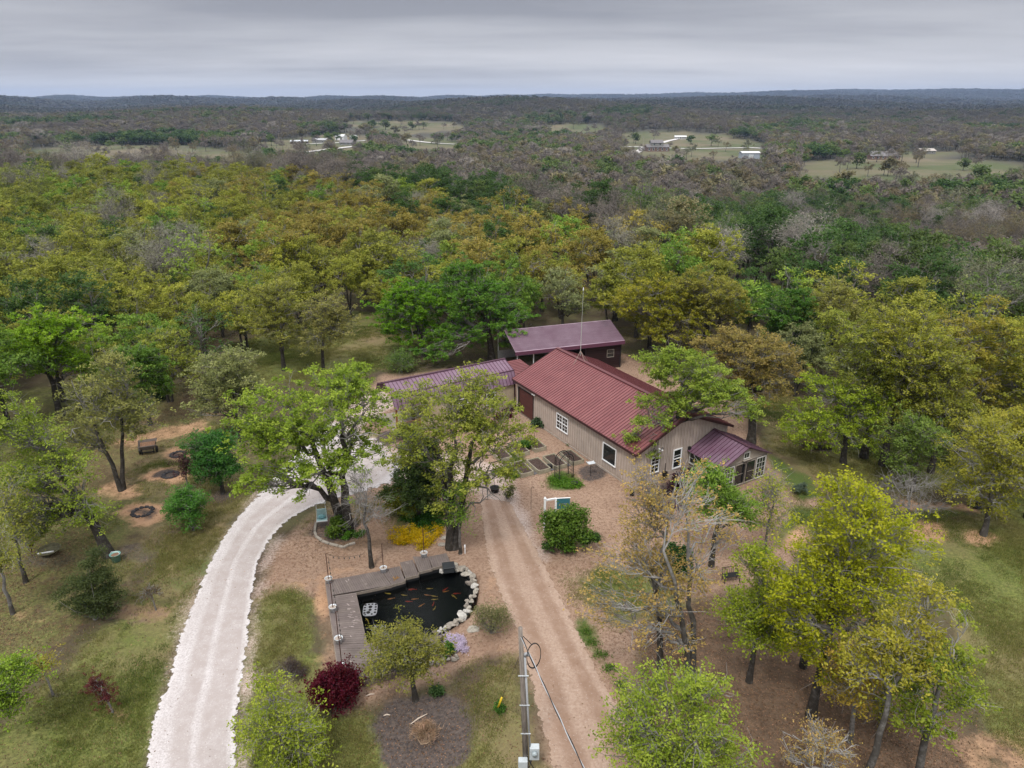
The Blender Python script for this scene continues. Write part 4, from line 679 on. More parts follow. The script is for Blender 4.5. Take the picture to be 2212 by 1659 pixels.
# ---------------------------------------------------------------- buildings
def rib_wall_mat(name, col, line, step=.305, axis=0, w_=.16, rough=.6, stain=(.22, .15, .10)):
    m = bpy.data.materials.new(name); m.use_nodes = True; t = m.node_tree; b = t.nodes['Principled BSDF']; K = t.links
    b.inputs['Roughness'].default_value = rough; b.inputs['Specular IOR Level'].default_value = .3
    c = nd(t, 'ShaderNodeTexCoord'); s = nd(t, 'ShaderNodeSeparateXYZ'); K.new(c.outputs['Object'], s.inputs[0])
    src = M(t, 'ADD', s.outputs[0], s.outputs[1]) if axis == 0 else s.outputs[2]
    fr = M(t, 'FRACT', M(t, 'DIVIDE', src, step)); ln = ramp(t, fr, [(0, (1, 1, 1)), (w_ * .6, (1, 1, 1)), (w_, (0, 0, 0))])
    nz = nd(t, 'ShaderNodeTexNoise', i_Scale=1.2, i_Detail=6.0, i_Roughness=.6); K.new(c.outputs['Object'], nz.inputs[0])
    a = mixc(t, ramp(t, nz.outputs[0], [(.35, (0, 0, 0)), (.65, (1, 1, 1))]), tuple(x * .86 for x in col), tuple(min(1, x * 1.12) for x in col))
    a = mixc(t, M(t, 'MULTIPLY', ln, .75), a, line)
    dirt = ramp(t, M(t, 'ADD', s.outputs[2], M(t, 'MULTIPLY', nz.outputs[0], .35)), [(.18, (.7, .7, .7)), (.55, (0, 0, 0))])
    a = mixc(t, dirt, a, stain); K.new(a, b.inputs['Base Color']); return m
def roof_mat(name, col, col2, rough=.42):
    m = bpy.data.materials.new(name); m.use_nodes = True; t = m.node_tree; b = t.nodes['Principled BSDF']; K = t.links
    b.inputs['Specular IOR Level'].default_value = .45
    c = nd(t, 'ShaderNodeTexCoord'); nz = nd(t, 'ShaderNodeTexNoise', i_Scale=.7, i_Detail=7.0, i_Roughness=.62); K.new(c.outputs['Object'], nz.inputs[0])
    mp_ = nd(t, 'ShaderNodeMapping'); mp_.inputs['Scale'].default_value = (.35, 3.2, .35); K.new(c.outputs['Object'], mp_.inputs[0]); n2 = nd(t, 'ShaderNodeTexNoise', i_Scale=1.6, i_Detail=7.0, i_Roughness=.7); K.new(mp_.outputs[0], n2.inputs[0])
    a = mixc(t, ramp(t, nz.outputs[0], [(.34, (0, 0, 0)), (.68, (1, 1, 1))]), col, col2)
    a = mixc(t, M(t, 'MULTIPLY', ramp(t, n2.outputs[0], [(.46, (0, 0, 0)), (.68, (1, 1, 1))]), .55), a, tuple(x * .62 for x in col))
    K.new(a, b.inputs['Base Color']); K.new(M(t, 'ADD', M(t, 'MULTIPLY', nz.outputs[0], .3), rough - .12), b.inputs['Roughness']); return m
TAN = rib_wall_mat('tan_siding', (.47, .395, .345), (.25, .195, .165)); TANF = mat('tan_trim', (.36, .295, .245), .6, noise=.1)
CABW = rib_wall_mat('cabin_siding', (.42, .35, .245), (.30, .24, .16), .2, 0, .12)
REDM = rib_wall_mat('dark_red_siding', (.020, .008, .009), (.006, .003, .003), .23, 1, .35, stain=(.06, .03, .025))
RROOF = roof_mat('red_metal_roof', (.165, .045, .049), (.22, .076, .076)); RSEAM = mat('red_seam', (.115, .036, .04), .5, noise=.15)
PROOF = roof_mat('plum_metal_roof', (.145, .072, .115), (.205, .135, .185), .36); PSEAM = mat('plum_seam', (.075, .032, .05), .5, noise=.1)
BROOF = roof_mat('faded_plum_roof', (.22, .14, .18), (.33, .25, .30), .36); BSEAM = mat('faded_seam', (.13, .075, .105), .5)
WHITE = mat('white_vinyl', (.82, .83, .84), .45, noise=.04); DKTRIM = mat('dark_trim', (.05, .02, .02), .6)
def glass_mat(name, col=(.012, .015, .016), rough=.06):
    m = mat(name, col, rough, spec=.7); return m
GLASS = glass_mat('window_glass'); BLACKM = mat('black_metal', (.015, .015, .016), .5); GALV = mat('galvanized', (.60, .63, .66), .45, .25, noise=.15, nscale=6)
CONC = mat('concrete', (.34, .29, .25), .9, noise=.15, nscale=2); MAROON = rib_wall_mat('garage_door_panel', (.085, .030, .026), (.03, .012, .01), .53, 1, .06, stain=(.09, .05, .04))
GREYW = mat('weathered_wood', (.27, .235, .20), .9, noise=.3, nscale=4, stretch=(1, 1, 8)); DARKI = mat('dark_interior', (.012, .011, .010), .9)
def roof_panel(mb, a, b, c, d, th=.06):
    """a-b eave edge, d-c upper edge; thick sheet"""
    a, b, c, d = map(Vector, (a, b, c, d)); n = (b - a).cross(d - a).normalized() * th
    if n.z < 0: n = -n
    mb.add([a, b, c, d, a + n, b + n, c + n, d + n], [(3, 2, 1, 0), (4, 5, 6, 7), (0, 1, 5, 4), (1, 2, 6, 5), (2, 3, 7, 6), (3, 0, 4, 7)])
def seams(mb, a, b, c, d, n, off=.06, wd=.032, ht=.035):
    a, b, c, d = map(Vector, (a, b, c, d)); nn = (b - a).cross(d - a).normalized()
    if nn.z < 0: nn = -nn
    for i in range(n + 1):
        t = i / n; t = min(max(t, .002), .998); p = a.lerp(b, t) + nn * (off + ht / 2 - .006); q = d.lerp(c, t) + nn * (off + ht / 2 - .006); mb.bar(p, q, wd, ht, up=nn)
def window(parent, face, u0, u1, z0, z1, cols=2, rows=4, mid=True, split=1, fw=.07, trim=WHITE, name='window', dep=.06, blind=0):
    """face(u, out, z) -> local point; frame proud of the wall, glass a little inside"""
    fr = MB(); gl = MB()
    def bx(mb, ua, ub, o0, o1, za, zb):
        vs = [face(u, o, z) for z in (za, zb) for o in (o0, o1) for u in (ua, ub)]
        mb.add(vs, [(0, 2, 3, 1), (4, 5, 7, 6), (0, 1, 5, 4), (2, 6, 7, 3), (0, 4, 6, 2), (1, 3, 7, 5)])
    bx(fr, u0, u1, .012, dep, z1 - fw, z1); bx(fr, u0, u1, .012, dep + .02, z0, z0 + fw); bx(fr, u0, u0 + fw, .012, dep, z0 + fw, z1 - fw); bx(fr, u1 - fw, u1, .012, dep, z0 + fw, z1 - fw)
    iw = (u1 - u0 - 2 * fw)
    for s in range(1, split): bx(fr, u0 + fw + iw * s / split - fw / 2, u0 + fw + iw * s / split + fw / 2, .012, dep - .002, z0 + fw, z1 - fw)
    if mid: bx(fr, u0 + fw, u1 - fw, .012, dep - .005, (z0 + z1) / 2 - .03, (z0 + z1) / 2 + .03)
    mw = .018
    for s in range(split):
        a = u0 + fw + iw * s / split; b_ = u0 + fw + iw * (s + 1) / split
        for i in range(1, cols): x = a + (b_ - a) * i / cols; bx(fr, x - mw / 2, x + mw / 2, .014, .036, z0 + fw, z1 - fw)
    for i in range(1, rows):
        z = z0 + fw + (z1 - z0 - 2 * fw) * i / rows
        if mid and abs(z - (z0 + z1) / 2) < .05: continue
        bx(fr, u0 + fw, u1 - fw, .016, .034, z - mw / 2, z + mw / 2)
    w_ = fr.build(name, trim, parent)
    bx(gl, u0 + fw * .5, u1 - fw * .5, .004, .014, z0 + fw * .5, z1 - fw * .5); gl.build('pane', GLASS, w_)
    return w_
RZ = math.atan2(.509, .861); O = Vector((8.75, 44.5, 0)); ux = Vector((.861, .509, 0)); uy = Vector((-.509, .861, 0))
def loc2w(x, y, z=0): return O + ux * x + uy * y + Vector((0, 0, z))
# ---- main house
hs = empty('metal_house', O, RZ, 'long tan metal house with a red standing seam gable roof and white windows', 'house')
LN, WD, EH, RH = 16.4, 8.9, 3.12, 5.0; OV = .28
w = MB(); n = 10
vs = [(0, 0, 0), (WD, 0, 0), (WD, 0, EH), (WD / 2, 0, RH - .05), (0, 0, EH), (0, LN, 0), (WD, LN, 0), (WD, LN, EH), (WD / 2, LN, RH - .05), (0, LN, EH)]
w.add(vs, [(0, 1, 2, 3, 4), (9, 8, 7, 6, 5), (0, 4, 9, 5), (1, 6, 7, 2)]); w.build('wall', TAN, hs)
rb = MB()
for i in range(int(LN / .305)):
    y = .1 + i * .305
    if 13.5 < y < 16.1: continue
    rb.box(-.022, 0.0, y, y + .05, .05, EH - .02)
for i in range(int(WD / .305)):
    x = .12 + i * .305; rb.box(x, x + .05, -.022, 0, .05, min(EH + (RH - EH) * (1 - abs(x - WD / 2) / (WD / 2)), RH) - .12)
rb.build('siding_ribs', TANF, hs)
sl_ = (RH - EH) / (WD / 2); zo = EH - OV * sl_
e1 = ((-OV, -OV, zo), (-OV, LN + OV, zo), (WD / 2, LN + OV, RH), (WD / 2, -OV, RH)); e2 = ((WD + OV, -OV, zo), (WD + OV, LN + OV, zo), (WD / 2, LN + OV, RH), (WD / 2, -OV, RH))
rf = MB(); roof_panel(rf, *e1); roof_panel(rf, *e2); ro = rf.build('roof', RROOF, hs)
sm = MB(); seams(sm, *e1, 56); seams(sm, *e2, 56); sm.build('roof_seam', RSEAM, ro)
rc = MB(); rc.bar((WD / 2, -OV - .02, RH + .085), (WD / 2, LN + OV + .02, RH + .085), .32, .07); rc.build('ridge_cap', RSEAM, ro)
tr = MB()
for sx_ in (-1, 1):
    a = Vector((WD / 2 + sx_ * (WD / 2 + OV), -OV - .035, zo - .02)); b_ = Vector((WD / 2, -OV - .035, RH - .02)); tr.bar(a, b_, .05, .17)
    a = a + Vector((0, LN + 2 * OV + .07, 0)); b_ = b_ + Vector((0, LN + 2 * OV + .07, 0)); tr.bar(a, b_, .05, .17)
tr.box(-OV - .05, -OV, -OV, LN + OV, zo - .14, zo + .03); tr.box(WD + OV, WD + OV + .05, -OV, LN + OV, zo - .14, zo + .03); tr.build('fascia', DKTRIM, hs)
MB().box(-.05, WD + .05, -.05, LN + .05, -.1, .14).build('foundation', CONC, hs)
left = lambda u, o, z: (-o - .02, u, z); gab = lambda u, o, z: (u, -o - .02, z)
window(hs, left, 8.3, 9.95, .95, 2.3, 2, 4, True, 2); window(hs, left, 2.15, 3.75, .82, 2.3, 1, 1, False, 1)
window(hs, gab, 1.35, 2.15, .95, 2.25, 2, 4, True, 1); window(hs, gab, 3.45, 4.3, .75, 2.35, 1, 3, True, 1, .09)
gd = MB().box(-.05, -.012, 13.55, 15.95, .03, 2.42).build('garage_door', MAROON, hs)
MB().box(-.075, -.05, 15.80, 16.02, 0.03, 2.5).box(-.075, -.05, 13.5, 13.56, .03, 2.5).box(-.075, -.05, 13.5, 16.02, 2.43, 2.5).build('frame', BLACKM, gd)
def floodlight(par, p, dr):
    q = MB(); d = Vector(dr); s_ = Vector((-d.y, d.x, 0)); p = Vector(p)
    q.box(p.x - .06, p.x + .06, p.y - .06, p.y + .06, p.z - .05, p.z + .05)
    for k in (-1, 1):
        a = p + s_ * k * .13 + d * .05; q.tube([a, a + d * .16 + Vector((0, 0, -.09))], [.05, .085], 8)
    q.build('floodlight', WHITE, par)
floodlight(hs, (-.09, 13.2, 2.78), (-1, 0, 0)); floodlight(hs, (2.0, -.09, 2.8), (0, -1, 0)); floodlight(hs, (WD / 2 - .1, LN + .5, 2.9), (0, 1, 0))
MB().box(4.9, 5.08, -.2, -.03, 1.9, 2.25).build('wall_lantern', BLACKM, hs)
mt = MB().box(2.55, 2.9, -.22, -.02, .35, .8).tube([(2.72, -.12, .8), (2.72, -.12, 1.5)], .025).build('meter_box', BLACKM, hs)
# antenna mast standing on the ridge
an = empty('antenna_mast', loc2w(WD / 2, 13.1, RH + .1), RZ, 'thin white antenna mast on a tripod on the red roof ridge', 'antenna')
MB().tube([(0, 0, .3), (0.02, 0, 3.4)], .028, 6).tube([(.02, 0, 3.4), (.05, 0, 6.1)], .016, 6).build('mast', mat('mast_grey', (.5, .52, .48), .5, .3), an)
MB().tube([(.05, 0, 6.1), (.05, 0, 6.35)], [.05, .03], 8).build('antenna_tip', WHITE, an)
for p in ((-.75, -.1, -.33), (.75, -.1, -.33), (0, -.7, -.02)): MB().tube([(0, 0, .75), p], .025, 5).build('leg', mat('rust_leg', (.30, .22, .19), .7), an)
# ---- greenhouse on the gable wall
gh = empty('greenhouse', loc2w(5.1, 0), RZ, 'small greenhouse shed with plum gable roof and old window doors beside the house gable', 'greenhouse')
gw, gl_, ge, gr_ = 4.5, 3.35, 1.98, 3.0
zf = -gl_
fr = MB()
for x in (0, gw - .1): fr.box(x, x + .1, zf, zf + .1, 0, ge)
for x in (0, gw - .1): fr.box(x, x + .1, -1.7, -1.6, 0, ge); fr.box(x, x + .1, zf + .1, -.04, ge - .12, ge)
fr.box(0, gw, zf, zf + .1, ge - .1, ge); fr.box(0, gw, zf, zf + .1, .0, .1); fr.build('frame', GREYW, gh)
g = MB(); g.add([(0.02, zf + .02, ge), (gw - .02, zf + .02, ge), (gw / 2, zf + .02, gr_ - .06), (0.02, zf + .07, ge), (gw - .02, zf + .07, ge), (gw / 2, zf + .07, gr_ - .06)], [(0, 1, 2), (5, 4, 3), (0, 3, 4, 1), (1, 4, 5, 2), (2, 5, 3, 0)]); g.build('gable_board', rib_wall_mat('grey_boards', (.30, .26, .22), (.16, .13, .11), .12, 0, .2), gh)
fg = lambda u, o, z: (u, zf - o, z); GWT = mat('old_paint', (.50, .49, .46), .8, noise=.25, nscale=10)
window(gh, fg, 1.95, 2.55, 2.12, 2.62, 2, 1, False, 1, .05, GWT); MB().box(1.85, 2.7, zf - .2, zf - .0, 2.03, 2.07).build('shelf', GREYW, gh)
def sash(u0, u1, z0, z1, c, r, nm='window', m_=GWT): return window(gh, fg, u0, u1, z0, z1, c, r, False, 1, .07, m_, nm, .05)
sash(.12, 1.12, .12, 1.84, 3, 4); sash(3.38, 4.38, .12, 1.84, 3, 4)
for u in (1.2, 2.3):
    d = sash(u, u + 1.0, .1, 1.84, 1, 2, 'door', GREYW); MB().box(u + (.06 if u > 2 else .86), u + (.14 if u > 2 else .94), zf - .09, zf - .05, .3, 1.7).build('hinge_strap', BLACKM, d)
lw = lambda u, o, z: (-o, u, z)
for a, b_ in ((zf + .12, -1.72), (-1.58, -.1)): window(gh, lw, a, b_, .9, 1.84, 3, 2, False, 1, .07, GWT); MB().box(.03, .07, a, b_, .02, .88).build('wall', GREYW, gh)
MB().box(gw - .07, gw - .03, zf + .1, -.05, .02, ge - .12).build('wall', GREYW, gh); MB().box(.1, gw - .1, zf + .12, -.1, .0, .06).build('floor', CONC, gh)
MB().box(.3, 1.0, zf + .5, -.5, .75, .8).box(3.4, 4.1, zf + .5, -.5, .75, .8).build('bench', GREYW, gh)
o_ = .25; s2 = (gr_ - ge) / (gw / 2); a1 = ((-o_, zf - .22, ge - o_ * s2 + .05), (-o_, -.06, ge - o_ * s2 + .05), (gw / 2, -.06, gr_ + .05), (gw / 2, zf - .22, gr_ + .05)); a2 = ((gw + o_, zf - .22, ge - o_ * s2 + .05), (gw + o_, -.06, ge - o_ * s2 + .05), (gw / 2, -.06, gr_ + .05), (gw / 2, zf - .22, gr_ + .05))
rf = MB(); roof_panel(rf, *a1, .04); roof_panel(rf, *a2, .04); r2 = rf.build('roof', PROOF, gh); sm = MB(); seams(sm, *a1, 11, .04); seams(sm, *a2, 11, .04); sm.build('roof_seam', PSEAM, r2)
MB().bar((gw / 2, zf - .25, gr_ + .12), (gw / 2, -.06, gr_ + .12), .26, .05).build('ridge_cap', PSEAM, r2)
# ---- wing with steep lower roof (cabin)
cb = empty('cabin_wing', loc2w(.15, 17.0), RZ, 'long low tan wing with plum gambrel roof and covered porch at its left end', 'house')
CL, CD, CE, CBk, CR = 11.5, 4.1, 2.45, 3.42, 4.02
w = MB(); prof = [(0, 0), (0, CE), (.45, CBk - .05), (CD / 2, CR - .05), (CD - .45, CBk - .05), (CD, CE), (CD, 0)]; pl = 2.3
A_ = [(0, y, z) for y, z in prof]; B_ = [(-(CL - pl), y, z) for y, z in prof]; w.add(A_ + B_, [tuple(range(7)), tuple(reversed(range(7, 14))), (0, 7, 8, 1), (5, 12, 13, 6)]); w.build('wall', CABW, cb)
rf = MB(); sm = MB(); X0, X1 = .18, -CL
for q, k in ((((X0, -.14, CE - .08), (X1, -.14, CE - .08), (X1, .42, CBk), (X0, .42, CBk)), 34), (((X0, .42, CBk), (X1, .42, CBk), (X1, CD / 2, CR), (X0, CD / 2, CR)), 34), (((X0, CD + .14, CE - .08), (X1, CD + .14, CE - .08), (X1, CD - .42, CBk), (X0, CD - .42, CBk)), 34), (((X0, CD - .42, CBk), (X1, CD - .42, CBk), (X1, CD / 2, CR), (X0, CD / 2, CR)), 34)):
    roof_panel(rf, *q, .05); seams(sm, *q, k, .05, .035, .04)
r2 = rf.build('roof', PROOF, cb); sm.build('roof_seam', PSEAM, r2)
MB().bar((X0 + .02, CD / 2, CR + .075), (X1 - .02, CD / 2, CR + .075), .24, .05).bar((X0 + .02, .42, CBk + .075), (X1 - .02, .42, CBk + .075), .12, .05).build('ridge_cap', PSEAM, r2)
MB().add([(X0 - .04, y, z) for y, z in [(0, CE)] + prof[2:5] + [(CD, CE)]] + [(X0 + .02, y, z) for y, z in [(0, CE)] + prof[2:5] + [(CD, CE)]], [(0, 1, 2, 3, 4), (9, 8, 7, 6, 5)]).build('gable_trim', DKTRIM, cb)
MB().box(-.06, .06, -.06, .06, 0, CE).build('corner_post', DKTRIM, cb)
cf = lambda u, o, z: (u, -o, z)
for u in (-2.9, -5.6): window(cb, cf, u, u + .9, .8, 2.05, 1, 2, True, 1); MB().box(u - .1, u + 1.0, -.03, -.002, 2.05, 2.16).box(u - .1, u, -.03, -.002, .7, 2.16).box(u + .9, u + 1.0, -.03, -.002, .7, 2.16).build('shutter_trim', DKTRIM, cb)
WOODP = mat('cedar_post', (.26, .12, .045), .8, noise=.2, nscale=5, stretch=(1, 1, .2))
for x in (-CL + .15, -CL + pl - .1): MB().box(x, x + .14, .02, .16, .25, CE).build('porch_post', WOODP, cb)
MB().box(-CL, -CL + pl, 0, CD, .12, .26).build('porch_floor', GREYW, cb)
r3 = MB().box(-CL + .1, -CL + pl, .05, .1, .95, 1.02).box(-CL + .1, -CL + pl, .05, .1, .38, .44)
for i in range(14): r3.box(-CL + .2 + i * .15, -CL + .24 + i * .15, .055, .095, .44, .95)
r3.build('railing', mat('rail_wood', (.20, .11, .06), .8), cb); MB().box(-CL + pl - .03, -CL + pl + .005 - .01, 1.2, 2.1, .26, 2.2).build('door', DKTRIM, cb)
MB().box(-CL, .1, -.03, CD, -.08, .12).build('foundation', CONC, cb)
lk = MB(); q = ((.3, .6, 2.62), (2.9, .6, 2.62), (2.9, 3.9, 2.9), (.3, 3.9, 2.9)); roof_panel(lk, *q, .05); l2 = lk.build('link_roof', RROOF, cb); sm = MB(); seams(sm, (.3, .6, 2.62), (.3, 3.9, 2.9), (2.9, 3.9, 2.9), (2.9, .6, 2.62), 11, .05, .04, .04); sm.build('roof_seam', RSEAM, l2)
for p in ((.4, 3.8), (2.8, 3.8), (2.8, .7)): MB().box(p[0] - .05, p[0] + .05, p[1] - .05, p[1] + .05, 0, 2.6 + .08 * (p[1] - .6)).build('post', DKTRIM, cb)
MB().box(.33, .45, -.45, -.33, 0, 2.5).build('downpipe', TANF, cb); MB().lathe([(.06, 0), (.1, .04), (.1, .28), (.05, .3)], 10, (.39, -.5, 2.3)).build('porch_lamp', WHITE, cb)
# ---- open barn
BZ = math.atan2(.309, .951); bo = Vector((11.25, 69.75, 0))
bn = empty('open_barn', bo, BZ, 'open pole barn with faded plum metal roof and dark red siding at its right end', 'barn')
BL, BD = 11.6, 6.6; RR_, EE = 4.15, 2.95
def qd(y0, z0, y1, z1): return ((.25, y0, z0), (-BL, y0, z0), (-BL, y1, z1), (.25, y1, z1))
rf = MB(); p1 = qd(-.35, EE + .02, BD / 2, RR_); p2 = qd(BD + .35, EE + .02, BD / 2, RR_); roof_panel(rf, *p1, .05); roof_panel(rf, *p2, .05); r2 = rf.build('roof', BROOF, bn)
sm = MB()
for k in range(1, 22):                           # ribs run along the barn
    t = k / 22; y = -.35 + (BD / 2 + .35) * t; z = EE + .02 + (RR_ - EE - .02) * t + .066; sm.box(-BL + .01, .24, y - .035, y + .035, z - .02, z + .025)
sm.build('roof_rib', BSEAM, r2)
MB().box(-BL, .25, -.40, -.352, EE - .30, EE + .06).build('eave_trim', mat('plum_trim', (.11, .04, .07), .5), bn)
MB().box(-3.9, 0, 0, .06, 0, EE - .02).add([(-.0, .06, 0), (0, BD, 0), (0, BD, EE - .05), (0, BD / 2, RR_ - .08), (0, .06, EE - .05), (-.06, .06, 0), (-.06, BD, 0), (-.06, BD, EE - .05), (-.06, BD / 2, RR_ - .08), (-.06, .06, EE - .05)], [(0, 1, 2, 3, 4), (9, 8, 7, 6, 5)]).box(-3.96, -3.9, .0, BD, 0, EE).box(-3.9, -.07, BD - .06, BD, 0, EE).build('siding', REDM, bn)
bw = lambda u, o, z: (u, -o, z)
window(bn, bw, -1.55, -.75, 1.25, 2.1, 1, 2, False, 1, .035, GREYW); MB().box(-.04, .06, -.05, .02, 0, EE).build('corner_trim', BLACKM, bn)
for i, x in enumerate((-11.3, -9.6, -7.9, -6.2)):
    MB().box(x, x + .09, .0, .09, 0, EE).build('post', GALV, bn); MB().box(x, x + .09, BD - .09, BD, 0, EE).build('post', GALV, bn)
MB().box(-11.4, -3.96, .02, .07, EE - .16, EE - .08).box(-11.4, -3.96, .02, .06, .72, .8).build('rail', GALV, bn)
MB().box(-11.3, -4, BD - .12, BD - .1, 0.02, .9).build('back_panel', mat('grey_tin', (.3, .3, .3), .6, noise=.2), bn)
HOUSEX.append((0, 0, 0))
# ---- far farm buildings
def far_pt(px_, py_, z=None): p = onT(px_, py_); return p
GRR = mat('grey_shingle', (.16, .15, .155), .8, noise=.15, nscale=.8); WROOF = mat('white_roof', (.60, .61, .62), .5); FWALL = mat('far_wall', (.48, .47, .45), .8); BRICK = mat('brown_brick', (.16, .105, .085), .9, noise=.2); GRW = mat('grey_wall', (.22, .22, .21), .8); BLUEM = mat('pale_blue_metal', (.34, .38, .44), .6)
def far_house(name, label, pxy, L_, D_, h_, rh, wallm, roofm, rot=0., wins=4, cat='house', wing=None, door=None):
    p = onT(*pxy); e_ = empty(name, p - Vector((0, 0, .2)), rot, label, cat)
    def unit(x0, x1, y0, y1, z0, h__, r__, ax=0):
        w_ = MB().box(x0, x1, y0, y1, z0, h__); rf_ = MB(); o = .5
        if ax == 0:
            w_.add([(x0, y0, h__), (x0, y1, h__), (x0, (y0 + y1) / 2, r__), (x1, y0, h__), (x1, y1, h__), (x1, (y0 + y1) / 2, r__)], [(0, 2, 1), (3, 4, 5)])
            for s_ in (y0 - o, y1 + o): roof_panel(rf_, (x0 - o, s_, h__ - .25), (x1 + o, s_, h__ - .25), (x1 + o, (y0 + y1) / 2, r__), (x0 - o, (y0 + y1) / 2, r__), .2)
        return w_, rf_
    w_, rf_ = unit(-L_ / 2, L_ / 2, 0, D_, 0, h_, rh); w_.build('wall', wallm, e_); rf_.build('roof', roofm, e_)
    for k in range(wins):
        x = -L_ / 2 + L_ * (k + .5) / wins; f_ = MB().box(x - .8, x + .8, -.08, -.01, 1., h_ - .6).build('window', WHITE, e_); MB().box(x - .65, x + .65, -.12, -.082, 1.15, h_ - .75).build('pane', GLASS, f_)
    if wing:
        x0, x1, y0, y1, h2, r2_ = wing; w_, rf_ = unit(x0, x1, y0, y1, h_ * .5, h2, r2_); w_.build('upper_wall', GRW, e_); rf_.build('roof', roofm, e_)
        for k in (.25, .75): x = x0 + (x1 - x0) * k; MB().box(x - .6, x + .6, y0 - .1, y0 - .01, h2 - 2, h2 - .7).build('window', GLASS, e_)
    if door: MB().box(door[0], door[1], -.1, -.01, 0, h_ * .8).build('door', door[2], e_)
    HOUSEX.append((p.x, p.y, L_ * .62)); return e_
far_house('farmhouse', 'far two-storey brown brick house with grey metal roofs on the right clearing', (1421, 327), 22, 11, 4.2, 6.5, BRICK, GRR, .05, 5, wing=(-6.5, 5, 1, 9.5, 8.2, 10.6))
far_house('long_house', 'far long white house on the rise behind the brick house', (1470, 301), 14, 7, 3.2, 4.4, FWALL, WROOF, -.1, 5)
far_house('metal_shed', 'far pale blue metal shed with a white roof edge right of the dug soil', (1622, 343), 15, 11, 5, 5.9, BLUEM, WROOF, 0, 0, 'shed', door=(-2, 2, GALV))
far_house('ranch_house', 'far ranch house with a wide grey hip roof at the right meadow', (1912, 345), 24, 13, 3.2, 6.6, BRICK, GRR, -.06, 6)
far_house('farm_shed', 'far weathered shed with a pale roof right of the ranch house', (2005, 333), 14, 9, 3.2, 4.8, GRW, mat('pale_roof', (.42, .38, .35), .8), .1, 2, 'shed')
far_house('barn', 'far white barn with a white roof on the left farm clearing', (733, 303), 11, 9, 4.5, 6.6, WHITE, WROOF, -.3, 0, 'barn', door=(1, 4, GRW))
far_house('barn', 'far grey barn with low walls beside the white barn on the left farm', (690, 309), 16, 10, 3.4, 5, GRW, mat('tin_roof', (.36, .36, .37), .6), -.1, 2, 'barn')
far_house('mobile_home', 'far long low dark home left of the grey barn on the left farm', (646, 311), 18, 7, 3, 4, DKTRIM, GALV, .1, 3)
far_house('house_under_roof', 'far grey-roofed house right at the road below the white barn', (747, 314), 14, 9, 3, 5.6, GRW, GRR, -.2, 3)
far_house('machine_shed', 'far white machine shed right of the white barn', (764, 300), 8, 6, 3, 4.4, WHITE, WROOF, .3, 0, 'shed', door=(-1, 1, GRW))
far_house('white_warehouse', 'distant long white building near the horizon at the far right', (2136, 231), 46, 20, 8, 11, WHITE, WROOF, 0, 0, 'building', door=(-3, 3, GRW))
far_house('white_barn', 'distant small white building near the horizon right of the middle', (1602, 223), 26, 16, 8, 12, WHITE, WROOF, 0, 0, 'building', door=(-3, 3, GRW))
def far_road(name, pts, wd, m_):
    P3 = [onT(*p) for p in pts]; out = []
    for i in range(len(P3) - 1):
        for t in np.linspace(0, 1, 30, endpoint=False): q = P3[i].lerp(P3[i + 1], t); out.append(q)
    out.append(P3[-1]); V = []
    for i, q in enumerate(out):
        d = (out[min(i + 1, len(out) - 1)] - out[max(i - 1, 0)]); s_ = Vector((-d.y, d.x, 0)).normalized() * wd / 2
        for e_ in (q - s_, q + s_): V.append((e_.x, e_.y, tz(e_.x, e_.y) + .6))
    n_ = len(out); f_ = np.array([(2 * i, 2 * i + 1, 2 * i + 3, 2 * i + 2) for i in range(n_ - 1)]); me_ = mesh_np(name, np.array(V), f_, m_)
    if me_.polygons[0].normal.z < 0: me_.flip_normals()
    tag(link(name, me_), kind='structure'); pv = np.array(V)
    for q in out[::4]: HOUSEX.append((q.x, q.y, wd * .7 + 4))
RDM = mat('road_gravel', (.55, .53, .52), .9)
far_road('road', [(1240, 316), (1370, 318), (1480, 322), (1620, 320), (1700, 324)], 7, RDM); far_road('road', [(1372, 332), (1395, 318), (1440, 306), (1462, 301)], 7, RDM)
far_road('road', [(560, 346), (640, 332), (720, 322), (790, 315)], 8, RDM); far_road('road', [(850, 306), (880, 303), (940, 310), (1010, 314)], 8, RDM); far_road('path', [(660, 312), (720, 310), (790, 304)], 5, RDM)
# far utility poles
for i, (x, y) in enumerate(((875, 305), (1012, 312), (1389, 318), (604, 310))):
    p = onT(x, y); e_ = empty('utility_pole', p, 0, ['far utility pole by the trees at the bend of the middle road', 'far utility pole at the right end of the middle road', 'far utility pole left of the far brick house', 'far utility pole beside the far dark home on the left farm'][i], 'utility pole'); MB().tube([(0, 0, -.5), (0, 0, 11)], [.22, .16], 6).build('pole', GREYW, e_); MB().box(-1.2, 1.2, -.08, .08, 10, 10.2).build('crossarm', GREYW, e_)
valley(60, 330, 7.0, 2, 1.2, 1.2)
valley(330, 900, 8.4, 1, 1.2, 1.1)
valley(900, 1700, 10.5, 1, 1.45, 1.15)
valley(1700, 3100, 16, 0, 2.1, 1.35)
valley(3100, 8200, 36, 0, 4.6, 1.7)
T = np.concatenate(trees); T = T[T[:, 2] > -60]
rr_ = np.hypot(T[:, 0], T[:, 1]); px, py = projV(T[:, 0], T[:, 1], T[:, 2] + 7); inview = (px > -20) & (px < 2232) & (py < 1700)
order = np.argsort(np.where(inview, rr_, 1e9)); solo = order[:240]; rest = np.setdiff1d(np.arange(len(T)), solo)
CN = {0: 'olive', 1: 'golden'}
def cname(c):
    r, g, b = c
    if g < .155 and g > r * 1.25: return 'dark green'
    if g > r * 1.2: return 'bright green'
    if g > r * 1.02: return 'yellow-green'
    if r > g * 1.22: return 'rusty gold'
    if b > .066: return 'pale olive'
    return 'golden olive'
def sz_w(s, c, a): return ('small ' if s < .8 else 'tall ' if s > 1.0 else '') + c
